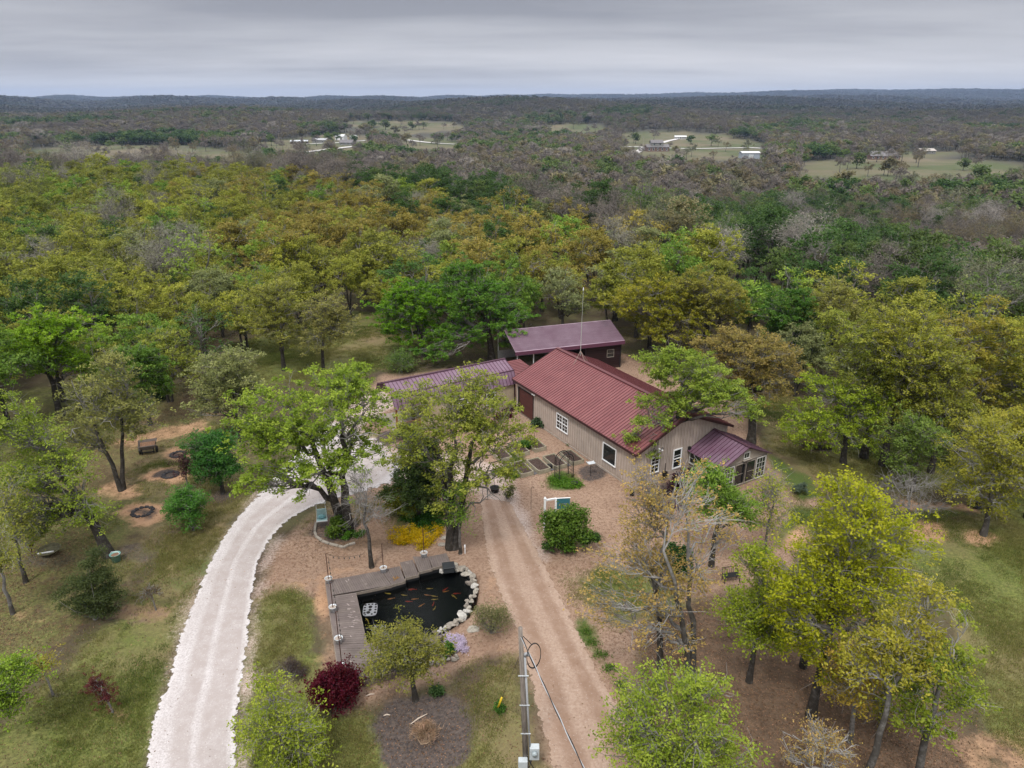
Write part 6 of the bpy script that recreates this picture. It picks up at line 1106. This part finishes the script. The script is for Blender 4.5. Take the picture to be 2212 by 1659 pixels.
shrub('rose_bush', 'small twiggy bush on the bare ground below the raised beds', 'shrub', (1096, 1076), [(1098, 1060, 12, 10, 0)], (.13, .14, .05), 60, 9, .07, (.09, .09, .09), 26)
shrub('rose_bush', 'thin upright bush left of the small twiggy bush', 'shrub', (1030 + 21, 1050), [(1052, 1036, 7, 9, 0)], (.13, .15, .05), 40, 9, .07, (.09, .09, .09), 16)
shrub('twig_pile', 'rounded bare brown vine mound in the front left grass strip', 'plant', (625, 1458), [(622, 1440, 26, 12, 0), (640, 1450, 18, 12, 0)], (.09, .065, .06), 150, 12, .06, (.11, .11, .08), 60, narrow=.15)
shrub('red_ground_plant', 'patch of dark red leaves on pale stones before the wing', 'plant', (1085, 905), [(1085, 900, 30, 8, 0), (1110, 885, 22, 7, 0), (1060, 915, 20, 7, 0)], (.07, .014, .02), 170, 12, .08, (.2, .2, .06), 0, up=1., flat=.1)
shrub('weed_strip', 'row of low weeds edging the dirt driveway', 'plant', (1290, 1410), [(1262, 1365, 9, 4, 0), (1278, 1390, 10, 4, 0), (1298, 1415, 12, 4, 0), (1320, 1445, 12, 4, 0), (1345, 1480, 12, 4, 0)], (.09, .155, .03), 90, 12, .045, (.15, .15, .03), 0, flat=.05)
shrub('dead_grass_clump', 'pale dry ornamental grass clump in the dark mulch bed', 'plant', (914, 1604), [(900, 1580, 14, 14, 0), (925, 1584, 16, 16, 0), (912, 1575, 14, 14, 0)], (.42, .30, .21), 120, 16, .13, (.05, .05, .06), 110, up=-.3, narrow=.05, stemc=mat('straw', (.45, .33, .23), .9))
shrub('green_shrub', 'small green clump in the mulch bed right of the young olive tree', 'plant', (942, 1500), [(942, 1493, 14, 6, 0)], (.06, .11, .035), 60, 18, .055, (.09, .09, .05), 0)
shrub('straw_clump', 'dry straw clump standing at the pond edge of the far deck arm', 'plant', (856, 1263), [(858, 1256, 8, 7, 0)], (.40, .24, .09), 50, 14, .09, (.04, .04, .06), 20, narrow=.1)
shrub('green_shrub', 'dark little bush on the left sandy ground behind the leaning oak', 'shrub', (345, 862), [(345, 855, 14, 8, 0)], (.04, .07, .025), 70, 22, .11, (.14, .14, .1), 3)
shrub('boxwood', 'small green shrub with a yellow stake in a dark mulch ring', 'shrub', (1080, 1537), [(1079, 1528, 7, 9, 0)], (.07, .15, .03), 50, 22, .045, (.06, .06, .07), 3)
shrub('spent_plant', 'grey-brown spent plant in the stone ring right of the lime oak', 'plant', (1760, 968), [(1752, 962, 20, 5, 0), (1775, 965, 14, 4, 0)], (.10, .085, .05), 90, 16, .09, (.16, .16, .06), 8)
# cedar
cb_ = [(205, 1200, 12, 16, 0), (203, 1222, 26, 14, 0), (206, 1243, 36, 13, 0), (196, 1262, 50, 13, 0), (214, 1258, 44, 13, .4), (180, 1282, 44, 12, -.3), (228, 1282, 42, 12, 0), (200, 1300, 60, 12, 0), (165, 1300, 30, 9, -.3), (215, 1316, 50, 10, 0), (180, 1314, 36, 10, 0)]
shrub('cedar_tree', 'dark green bushy cedar tree on the brown grass at the left', 'tree', (205, 1338), cb_, (.075, .098, .034), 700, 30, .07, (.2, .2, .05), 40, up=.2, narrow=.25)
# ---------------------------------------------------------------- raised beds
BEDW = mat('bed_boards', (.30, .27, .20), .9, noise=.25, nscale=3, stretch=(1, 1, 1)); SOIL = mat('bed_soil', (.055, .035, .028), .95, noise=.5, nscale=9, bump=.8)
bedp = [((.72, 47.35), 'nearest raised bed at the left end of the front row'), ((2.0, 47.85), 'second raised bed of the front row with bare soil'), ((3.28, 48.5), 'third raised bed of the front row with a few seedlings'), ((4.63, 49.2), 'raised bed at the right end of the front row by the wall'), ((-.9, 49.7), 'raised bed at the left end of the back row'), ((.5, 50.6), 'second raised bed of the back row'), ((1.85, 51.4), 'third raised bed of the back row holding a leafy plant')]
for (x, y), lb in bedp:
    e_ = empty('raised_bed', (x, y, 0), RZ - .06, lb, 'raised bed', 'raised beds by the house wall'); a, b_, h_ = .52, .98, .34
    m_ = MB().box(-a, a, -b_, -b_ + .05, 0, h_).box(-a, a, b_ - .05, b_, 0, h_).box(-a, -a + .05, -b_ + .052, b_ - .052, 0, h_ - .003).box(a - .05, a, -b_ + .052, b_ - .052, 0, h_ - .003)
    for sx_ in (-1, 1):
        for sy_ in (-1, 1): m_.box(sx_ * a - (.11 if sx_ > 0 else .002), sx_ * a + (.002 if sx_ > 0 else .11), sy_ * b_ - (.11 if sy_ > 0 else .002), sy_ * b_ + (.002 if sy_ > 0 else .11), .0, h_ + .02)
    m_.build('frame', BEDW, e_); s_ = MB(); g_ = 10
    for j in range(g_ + 1):
        for i in range(g_ + 1): s_.v.append((-a + .05 + (2 * a - .1) * i / g_, -b_ + .05 + (2 * b_ - .1) * j / g_, .24 + rnd.uniform(-.02, .03)))
    s_.f = [(j * (g_ + 1) + i, j * (g_ + 1) + i + 1, (j + 1) * (g_ + 1) + i + 1, (j + 1) * (g_ + 1) + i) for j in range(g_) for i in range(g_)]; s_.build('soil', SOIL, e_)
pv = mat('paver', (.115, .11, .115), .9, noise=.2, nscale=4)
for (x, y), lb in (((1.35, 47.55), 'first and second'), ((2.63, 48.15), 'second and third'), ((3.95, 48.85), 'third and fourth')):
    for k in range(4): q = Vector((x, y, 0)) + uy * (k - 1.5) * .45; o = MB().box(-.14, .14, -.19, .19, 0, .05).build('stepping_stone', pv, None, bevel=.01); o.location = q; o.rotation_euler = (0, 0, RZ); tag(o, 'dark grey paving slab between the %s front raised beds' % lb, 'paving slab', 'slabs between the %s front beds' % lb)
# garden arch
ga = empty('garden_arch', at(1218, 1032, 0), RZ, 'black metal garden arch trellis with hoops over the herb patch', 'garden arch')
def hoop(y, w2, h_): return [(-w2, y, 0), (-w2, y, h_ * .72)] + [(-w2 * math.cos(a), y, h_ * .72 + math.sin(a) * h_ * .28) for a in np.linspace(.2, math.pi - .2, 7)] + [(w2, y, h_ * .72), (w2, y, 0)]
for y in (-.3, .3): MB().tube(hoop(y, .62, 2.1), .032, 5).tube([(x * .8, p, z) for x, p, z in hoop(y, .62, 1.95)], .014, 4).build('hoop', BLACKM, ga)
m_ = MB()
for x in (-.62, .62):
    for k in range(6): m_.tube([(x, -.3, .25 + k * .25), (x, .3, .25 + k * .25)], .013, 4)
for a in np.linspace(.3, math.pi - .3, 5): m_.tube([(-.62 * math.cos(a), -.3, 1.51 + math.sin(a) * .588), (-.62 * math.cos(a), .3, 1.51 + math.sin(a) * .588)], .012, 4)
m_.build('rungs', BLACKM, ga)
def pot(x, y, r, h_, label, m_, filling=DARKI):
    p = at(x, y, 0); e_ = empty('pot', p, 0, label, 'pot'); MB().lathe([(r * .75, 0), (r, h_), (r * 1.08, h_ + .01), (r * .9, h_), (r * .85, h_ * .85)], 14).build('body', m_, e_, True); MB().lathe([(r * .84, h_ * .8), (r * .84, h_ * .86)], 12).build('soil', filling, e_); return e_
pot(1241, 1049, .24, .26, 'round black pot on the near edge of the herb patch', BLACKM); pot(1187, 1012, .2, .3, 'black pot at the left foot of the garden arch', BLACKM); pot(1069, 1062, .34, .34, 'wide black pot beside the small twiggy bush', BLACKM)
TEALP = mat('teal_plastic', (.20, .38, .35), .5, noise=.15)
e_ = pot(252, 1212, .3, .52, 'tall pale teal bucket with a handle left of the driveway', TEALP, mat('debris', (.2, .12, .08), .9)); MB().tube([(-.3, 0, .5), (-.2, 0, .66), (.2, 0, .68), (.3, 0, .5)], .012, 5).build('handle', WHITE, e_)
pot(1365, 1070, .18, .3, 'small black pot by the near house corner', BLACKM); pot(1436, 1022, .2, .4, 'dark pot under the gable window', BLACKM)
# shepherd hooks and bird feeder
def hook(x, y, h_, label):
    e_ = empty('garden_hook', at(x, y, 0), 0, label, 'garden hook'); MB().tube([(0, 0, 0), (0, 0, h_), (.04, 0, h_ + .12), (.14, 0, h_ + .15), (.2, 0, h_ + .04)], .013, 5).build('rod', BLACKM, e_)
hook(1068, 1060, 1.9, 'tall black garden hook standing in the wide black pot'); hook(1154, 965, 1.2, 'short garden hook beside the far raised beds'); hook(1147, 1100, 1.6, 'thin rust garden hook behind the teal sign'); hook(1386, 1080, 1.5, 'thin hook on the bare ground in front of the house corner'); hook(1389, 1118, 1.6, 'slim rod stake left of the pale twin-stemmed oak')
e_ = empty('bird_bath', at(1275, 1028, 0), .3, 'small bird feeder tray on a thin stand near the long wall', 'bird feeder'); MB().tube([(0, 0, 0), (0, 0, 1.1)], .018, 5).build('stand', BLACKM, e_); MB().box(-.28, .28, -.2, .2, 1.08, 1.11).box(-.28, -.25, -.2, .2, 1.11, 1.16).box(.25, .28, -.2, .2, 1.11, 1.16).build('tray', GALV, e_)
# white sign post with teal board
sp = empty('sign_post', at(1176, 1146, 0), 0, 'white timber post and arm holding a teal sign board behind the big shrub', 'sign'); q2 = at(1195, 1148, 0) - sp.location; q2 = Vector((.72, .35, 0))
MB().box(-.07, .07, -.07, .07, 0, 2.35).build('post', WHITE, sp); MB().lathe([(.09, 2.352), (.10, 2.40), (.02, 2.52)], 8).build('finial', WHITE, sp)
MB().box(q2.x - .06, q2.x + .06, q2.y - .06, q2.y + .06, 0, 2.2).build('post', WHITE, sp)
MB().bar((0.05, 0.03, 2.25), (q2.x, q2.y, 2.18), .08, .1).build('arm', WHITE, sp)
TEAL = mat('teal_board', (.045, .16, .19), .5, noise=.1); sg = Matrix.Translation(q2 + Vector((.07, 0, 0))) @ Matrix.Rotation(.10, 4, 'Z'); bd = MB().box(0, .85, -.02, .02, 1.4, 2.18, sg).build('board', TEAL, sp); MB().box(-.01, .87, -.03, .03, 2.182, 2.21, sg).build('board_rim', WHITE, bd)
lt = MB()
for i, x in enumerate((.16, .30, .42, .56)): lt.box(x, x + .035, -.026, -.0205, 1.62, 1.80, sg); lt.box(x, x + .09, -.026, -.0205, 1.765, 1.80, sg)
lt.build('lettering', mat('sign_gold', (.42, .33, .25), .6), bd)
# hanging chair
hc = empty('hanging_chair', at(697, 1134, 0), .2, 'pale teal hanging chair on white ropes under the broad green oak', 'chair'); hc.location.z = .25
sg_ = MB(); SEAT = mat('teal_cushion', (.34, .50, .50), .8, noise=.1)
MB().add([(-.32, -.22, .2), (.32, -.22, .2), (.34, .2, .14), (-.34, .2, .14), (-.3, .34, .75), (.3, .34, .75), (-.32, -.22, .12), (.32, -.22, .12), (.34, .24, .06), (-.34, .24, .06), (-.3, .4, .75), (.3, .4, .75)], [(0, 1, 2, 3), (3, 2, 5, 4), (7, 6, 9, 8), (8, 9, 10, 11), (0, 6, 7, 1), (4, 5, 11, 10), (0, 3, 9, 6), (1, 7, 8, 2), (3, 4, 10, 9), (2, 8, 11, 5)]).build('seat', SEAT, hc)
MB().blob((0, .12, .32), .2, (1.1, .5, .8), 3, .1).build('cushion', mat('aqua_pillow', (.2, .42, .46), .8), hc, True); MB().box(-.36, .36, -.24, -.2, .14, .2).build('front_bar', WHITE, hc)
rp = MB()
for x, y, z in ((-.33, -.2, .2), (.33, -.2, .2), (-.3, .36, .74), (.3, .36, .74)): rp.tube([(x, y, z), (x * .8, .05, 1.25), (0, .05, 1.5), (0, .05, 2.6)] if False else [(x, y, z), (x * .85, .05, 1.35)], .014, 4)
rp.box(-.34, .34, .03, .07, 1.34, 1.38); rp.tube([(0, .05, 1.36), (0, .1, 2.7)], .014, 4); rp.build('ropes', WHITE, hc)
# stone edging of the oak bed
for i in range(9):
    pts_ = [(683, 1130), (680, 1150), (683, 1160), (696, 1170), (712, 1176), (732, 1181), (742, 1184), (754, 1178), (768, 1174)]; a_, b__ = at(*pts_[i], 0), at(*pts_[min(i + 1, 8)], 0)
    if i == 8: continue
    o = MB().bar((0, 0, .06), tuple((b__ - a_) * .94 + Vector((0, 0, .06))), .16, .13).build('edging_stone', RKM[0], None, bevel=.02); o.location = a_; tag(o, 'grey edging block round the bed of the broad green oak', 'edging block', 'grey edging blocks round the oak bed')
# cart, basin, tyre, rings
ct = empty('garden_cart', at(322, 978, 0), .35, 'small weathered grey dump cart with dry leaves in it on the sandy ground', 'cart'); PLS = mat('grey_plastic', (.15, .125, .11), .7, noise=.2)
MB().add([(-.62, -.42, .75), (.62, -.42, .75), (.7, .55, .95), (-.7, .55, .95), (-.45, -.32, .4), (.45, -.32, .4), (.5, .4, .45), (-.5, .4, .45)], [(0, 1, 5, 4), (1, 2, 6, 5), (2, 3, 7, 6), (3, 0, 4, 7), (4, 5, 6, 7)]).box(-.66, .66, -.47, -.42, .72, .8).build('tub', PLS, ct); MB().add([(-.5, -.34, .62), (.5, -.34, .62), (.56, .42, .78), (-.56, .42, .78)], [(0, 1, 2, 3)]).build('leaves', mat('dry_leaves', (.16, .09, .055), .95, noise=.5, nscale=12), ct)
for x in (-.6, .6):
    wl = MB(); wl.tube([(x - .07, 0, .26), (x + .07, 0, .26)], .26, 14).build('wheel', BLACKM, ct)
MB().bar((-.4, -.35, .05), (-.42, -.35, .5), .05).bar((.4, -.35, .05), (.42, -.35, .5), .05).bar((-.42, -.35, .22), (.42, -.35, .22), .05).build('stand', BLACKM, ct)
ty = empty('tyre', at(2105, 1093, 0), 0, 'old black tyre lying on the ground at the right lawn edge', 'tyre'); n_ = 24; m_ = MB(); pr = [(.27, .02), (.40, .0), (.46, .06), (.46, .17), (.40, .23), (.27, .21), (.25, .16), (.30, .115), (.25, .07)]
for k in range(n_):
    a = 2 * math.pi * k / n_
    for r0, z0 in pr: m_.v.append((r0 * math.cos(a), r0 * math.sin(a), z0))
for k in range(n_):
    for j in range(9): m_.f.append((k * 9 + j, k * 9 + (j + 1) % 9, ((k + 1) % n_) * 9 + (j + 1) % 9, ((k + 1) % n_) * 9 + j))
m_.build('tread', mat('rubber', (.018, .018, .02), .7), ty, True)
bs_ = empty('stone_basin', at(108, 1196, 0), .35, 'old mossy basin with a pale rim and rusty iron ornament on the left', 'basin'); MB().lathe([(.3, 0), (.62, .32), (.68, .34), (.62, .36), (.5, .24), (.1, .2)], 14).build('bowl', mat('moss_stone', (.13, .12, .07), .9, noise=.3, nscale=6), bs_); MB().bar((-.5, -.38, .37), (.35, -.42, .37), .07, .05).build('pale_rim', WHITE, bs_)
MB().tube([(-.95, .1, 0), (-.92, .1, .8), (-.8, .12, 1.2)], .04, 5).blob((-.85, .1, .8), .13, (1, 1, 1.1), 1).blob((-.98, .1, .5), .1, (1, 1, 1), 2).blob((-.6, .12, 1.1), .1, (1, 1, 1), 4).build('iron_ornament', mat('rust_iron', (.10, .035, .022), .8), bs_)
def ring(x, y, r, label, m_=None):
    e_ = MB(); p = at(x, y, 0); n_ = 12
    for k in range(n_): a = 2 * math.pi * k / n_; e_.blob((r * math.cos(a), r * math.sin(a), .03), .17, (1.1, 1, .5), k, .2, 1)
    o = e_.build('fire_ring', m_ or mat('charred_stone', (.045, .042, .045), .95, noise=.3)); o.location = p; tag(o, label, 'planting ring')
ring(308, 1106, .62, 'dark stone planting ring in the sandy patch nearest the driveway bend'); ring(368, 1026, .5, 'dark ring in the middle sandy patch left of the maroon sapling'); ring(385, 982, .5, 'dark ring in the far sandy patch behind the maroon sapling')
tb = empty('garden_bench', at(1578, 1255, 0), .2, 'small dark wrought iron bench under the grey twin-stemmed oak branches', 'bench'); MB().box(-.5, .5, -.2, .2, .42, .45).build('seat', BLACKM, tb)
m_ = MB(); [m_.bar((-.48 + .12 * k, .2, .45), (-.48 + .12 * k, .26, .82), .02) for k in range(9)]; m_.bar((-.5, .26, .82), (.5, .26, .82), .03); m_.build('backrest', BLACKM, tb)
for x in (-.46, .46):
    for y in (-.18, .18): MB().bar((x, y, 0), (x, y, .42), .035).build('leg', BLACKM, tb)
# fallen sticks in the bed
for i, (x, y, L_, a, lb) in enumerate(((905, 1555, .9, .7, 'pale dead branch lying in the mulch bed above the dry grass clump'), (745, 1507 - 5, .5, -.1, 'pale stick on the ground near the deck skirt'), (800, 1503, .4, .3, 'short pale stick right of the other stick near the deck skirt'), (836, 1547, .3, .1, 'small pale wood chip at the left side of the mulch bed'))):
    o = MB().tube([(-L_ / 2, 0, .05), (0, .03, .07), (L_ / 2, 0, .05)], [.02, .035, .015], 6).build('stick', mat('dead_wood', (.55, .46, .38), .9)); o.location = at(x, y, 0); o.rotation_euler = (0, 0, a); tag(o, lb, 'stick')
# ---------------------------------------------------------------- power pole in front
pb = at(1137, 1668, 0); pt_ = atY(1124, 1356, pb.y)
pw = empty('power_pole', pb, 0, 'weathered wooden power pole with grey conduit and meter boxes at the front', 'utility pole'); tp = pt_ - pb
POLEW = mat('pole_wood', (.21, .18, .155), .9, noise=.35, nscale=3, stretch=(6, 6, .6))
MB().tube([(0, 0, -.1), tuple(tp * .5), tuple(tp)], [.13, .11, .085], 12).build('pole', POLEW, pw, True)
CON = mat('grey_conduit', (.38, .39, .41), .5); c0 = Vector((.17, -.02, .6)); c1 = tp * .82 + Vector((.13, -.03, 0)); cd_ = MB().tube([c0, c1], .045, 8); cd_.build('conduit', CON, pw, True)
MB().tube([c1, c1 + Vector((.02, 0, .12)), c1 + Vector((.10, -.02, .16)), c1 + Vector((.15, -.03, .08))], [.055, .07, .08, .07], 8).build('weatherhead', CON, pw, True)
br = MB()
for t_ in (.3, .5, .7): p = tp * t_; br.box(p.x - .16, p.x + .24, p.y - .13, p.y - .1, p.z, p.z + .04)
br.build('strap', GALV, pw); BOXM = mat('box_grey', (.46, .50, .52), .5, noise=.06)
b1 = MB().box(.12, .52, -.16, .12, .85, 1.5).build('meter_box', BOXM, pw, bevel=.02); MB().tube([(.32, -.17, 1.28), (.32, -.30, 1.28)], [.12, .10], 14).build('meter_glass', mat('meter_glass', (.35, .40, .42), .15), b1, True)
MB().box(-.34, .04, -.36, -.10, .35, 1.0).build('breaker_box', BOXM, pw, bevel=.02); MB().tube([(.1, -.2, .9), (.3, -.25, .5), (.45, -.2, .1)], .02, 5).tube([(.2, -.18, .86), (.1, -.3, .6), (-.1, -.38, .5)], .018, 5).build('cable', BLACKM, pw)
def coil(nm, c, r1, r2, turns, par, tilt):
    m_ = MB(); pts_ = [(c[0] + math.cos(a) * r1, c[1] + math.cos(a) * tilt + .03 * math.sin(a * .37), c[2] + math.sin(a) * r2) for a in np.linspace(0, 2 * math.pi * turns, 26 * turns)]; m_.tube(pts_, .012, 5); m_.build(nm, BLACKM, par)
cc = tp + Vector((.52, -.1, -1.25)); coil('cable_loop', cc, .27, .60, 3, pw, .1); MB().tube([tuple(tp * .96), tuple(tp * .94 + Vector((.25, -.05, -.1))), tuple(cc + Vector((-.1, 0, .55)))], .016, 5).tube([tuple(cc + Vector((.05, 0, -.6))), tuple(c1 + Vector((.15, -.03, .1)))], .016, 5).build('cable', BLACKM, pw)
pe = at(1270, 1662, 7.2); a_ = pb + tp * .95; dd = pe - a_; far_end = a_ + dd * 3.0
e_ = empty('service_cable', a_, 0, 'twisted grey and black service cable running from the pole top to the front', 'cable'); d3 = far_end - a_
for k, m_ in ((0, BLACKM), (1, CON)):
    pts_ = []
    for i in range(90): t_ = i / 89; off = Vector((math.cos(i * .55 + k * 3.14), 0, math.sin(i * .55 + k * 3.14))) * .02; pts_.append(d3 * t_ + off + Vector((0, 0, -1.2 * t_ * (1 - t_))))
    MB().tube(pts_, .017, 5).build('strand', m_, e_)
ga_ = at(1073, 1534, 0); g1 = pb + tp * .85
e_ = empty('guy_wire', ga_, 0, 'thin steel guy wire from the power pole down to the mulch ring', 'guy wire'); MB().tube([(0, 0, 0), tuple(g1 - ga_)], .007, 4).build('wire', BLACKM, e_)
dn = (g1 - ga_).normalized(); MB().tube([tuple(dn * .15), tuple(dn * .9 + Vector((0, 0, -.02))), tuple(dn * 1.7 + Vector((0, 0, .02)))], .045, 8).build('guard', mat('yellow_guard', (.75, .52, .03), .5), e_, True)
tag(MB().lathe([(.03, 0), (.03, .45), (.06, .46), (.05, .62), (.01, .64)], 8, tuple(cp(1577, 262, 0))).build('path_light', WHITE), 'small white path light beside the thin green sapling', 'path light')

# ---------------------------------------------------------------- grass tufts and fallen leaves (nobody could count them)
def tuft_mesh(name, n, h_, sp, wd_, m_, flat=False, seed=1):
    r = np.random.default_rng(seed); c = np.column_stack([r.normal(0, sp, n), r.normal(0, sp, n), np.zeros(n)]); a = r.uniform(0, 6.28, n)
    if flat:
        V, Fq, tone = leaf_quads(c + np.array([0, 0, .015]), 1, (.0, .0, .008), wd_, r, up=1.2)
    else:
        d = np.column_stack([np.cos(a), np.sin(a), a * 0]); s_ = np.column_stack([-np.sin(a), np.cos(a), a * 0]) * wd_; t_ = c + d * h_ * r.uniform(.2, .9, n)[:, None] + np.array([0, 0, 1]) * h_ * r.uniform(.6, 1.2, n)[:, None]
        V = np.stack([c - s_, c + s_, t_ + s_ * .2, t_ - s_ * .2], 1).reshape(-1, 3); Fq = np.arange(4 * n).reshape(n, 4); tone = r.uniform(0, 1, n)
    me = mesh_np(name, V, Fq, m_); face_attr(me, 'tone', tone); return me
def ground_scatter(name, label, meshes, n, weight, tintf, seed, smin=.6, smax=1.4):
    r = np.random.default_rng(seed); X = r.uniform(-40, 45, n * 6); Y = r.uniform(17, 84, n * 6)
    ix = np.clip(np.searchsorted(xs, X), 1, nx - 1); iy = np.clip(np.searchsorted(ys, Y), 1, ny - 1); w_ = weight(iy, ix)
    w_ = w_ * (.55 + .9 * noise2(X, Y, .8, seed)).clip(0, 1.5); w_[(sdist(X, Y, GDRIVE) > -.25) | (sdist(X, Y, DDRIVE) > -.2) | (abs(X) > (Y + 12) * .78 + 6) | ((sdist(X, Y, np.array(WATER)) > -2.2) & (Y > 25) & (Y < 45) & (abs(X + 5) < 12))] = 0
    for q in ([loc2w(-.3, -.3), loc2w(9.2, -.3), loc2w(9.2, 17), loc2w(-.3, 17)], [loc2w(5, -3.5), loc2w(9.8, -3.5), loc2w(9.8, 0), loc2w(5, 0)], [loc2w(-11.5, 16.8), loc2w(.4, 16.8), loc2w(.4, 21.3), loc2w(-11.5, 21.3)]): w_[sdist(X, Y, np.array([(p.x, p.y) for p in q])) > 0] = 0
    k = r.uniform(0, 1, len(X)) < w_; X, Y = X[k][:n], Y[k][:n]; m = len(X); pm = bpy.data.meshes.new(name); pm.vertices.add(m); pm.vertices.foreach_set('co', np.column_stack([X, Y, terrain(X, Y)]).astype(np.float32).ravel())
    def pa_(nm_, typ, key, data): a = pm.attributes.new(nm_, typ, 'POINT'); a.data.foreach_set(key, data)
    s_ = r.uniform(smin, smax, m); pa_('tree_kind', 'INT', 'value', r.integers(0, len(meshes), m).astype(np.int32)); pa_('turn', 'FLOAT_VECTOR', 'vector', np.column_stack([s_ * 0, s_ * 0, r.uniform(0, 6.28, m)]).astype(np.float32).ravel())
    pa_('size', 'FLOAT_VECTOR', 'vector', np.column_stack([s_, s_, s_]).astype(np.float32).ravel()); c = tintf(X, Y, r); pa_('tint', 'FLOAT_COLOR', 'color', np.column_stack([c, np.ones(m)]).astype(np.float32).ravel())
    o = tag(link(name, pm), label, name.replace('_', ' '), kind='stuff'); scatter(o, meshes); print(name, m); return o
GDRIVE = P((300, 1760), (330, 1540), (385, 1370), (455, 1205), (545, 1078), (640, 968), (730, 890), (900, 985), (850, 1046), (690, 1092), (565, 1210), (540, 1390), (512, 1760))
DDRIVE = P((1035, 1075), (1040, 1160), (1078, 1290), (1136, 1440), (1184, 1600), (1215, 1740), (1420, 1740), (1372, 1620), (1300, 1460), (1222, 1300), (1140, 1150), (1105, 1085))
G4 = [tuft_mesh('g%d' % i, 34, .07, .16, .008, LEAFI, seed=i) for i in range(3)]; L4 = [tuft_mesh('f%d' % i, 30, 0, 1.0, .032, LEAFI, True, seed=9 + i) for i in range(3)]
def gt(X, Y, r): n = len(X); k = (noise2(X, Y, .35, 2) + r.normal(0, .25, n))[:, None]; return np.clip(np.where(k > .15, (.20, .19, .07), np.where(k > -.35, (.15, .165, .045), (.09, .13, .03))) * (1 + r.normal(0, .12, (n, 1))), .01, .5)
def lt_(X, Y, r): n = len(X); u = r.uniform(0, 1, n)[:, None]; return np.clip(np.where(u > .7, (.30, .19, .12), np.where(u > .3, (.17, .10, .06), (.10, .065, .045))) * (1 + r.normal(0, .15, (n, 1))), .01, .6)
ground_scatter('grass', 'short uneven grass of the lawns round the drives', G4, 60000, lambda j, i: np.clip(zg[j, i] * 1.1 + zl[j, i] - zm[j, i] - zs[j, i] - .8 * zb[j, i] + .12 * (1 - zy[j, i]), 0, 1) * .8, gt, 31)
ground_scatter('fallen_leaves', 'brown fallen leaves scattered over the beds, bare soil and wood edge', L4, 16000, lambda j, i: np.clip(zb[j, i] * .9 + zm[j, i] * .5 + .10 + .35 * (1 - zy[j, i]) * (1 - zg[j, i]), 0, 1) * .5, lt_, 32)
# ---------------------------------------------------------------- haze: one closed box of thin even air
hz = MB().box(-12000, 12000, -400, 11500, -75, 165)
hm = bpy.data.materials.new('haze'); hm.use_nodes = True; t = hm.node_tree; t.nodes.clear()
pv_ = nd(t, 'ShaderNodeVolumePrincipled', i_Density=8.0e-5, i_Anisotropy=.2); pv_.inputs['Color'].default_value = (.50, .66, .98, 1)
t.links.new(pv_.outputs[0], nd(t, 'ShaderNodeOutputMaterial').inputs['Volume'])
tag(hz.build('haze', hm), kind='stuff')
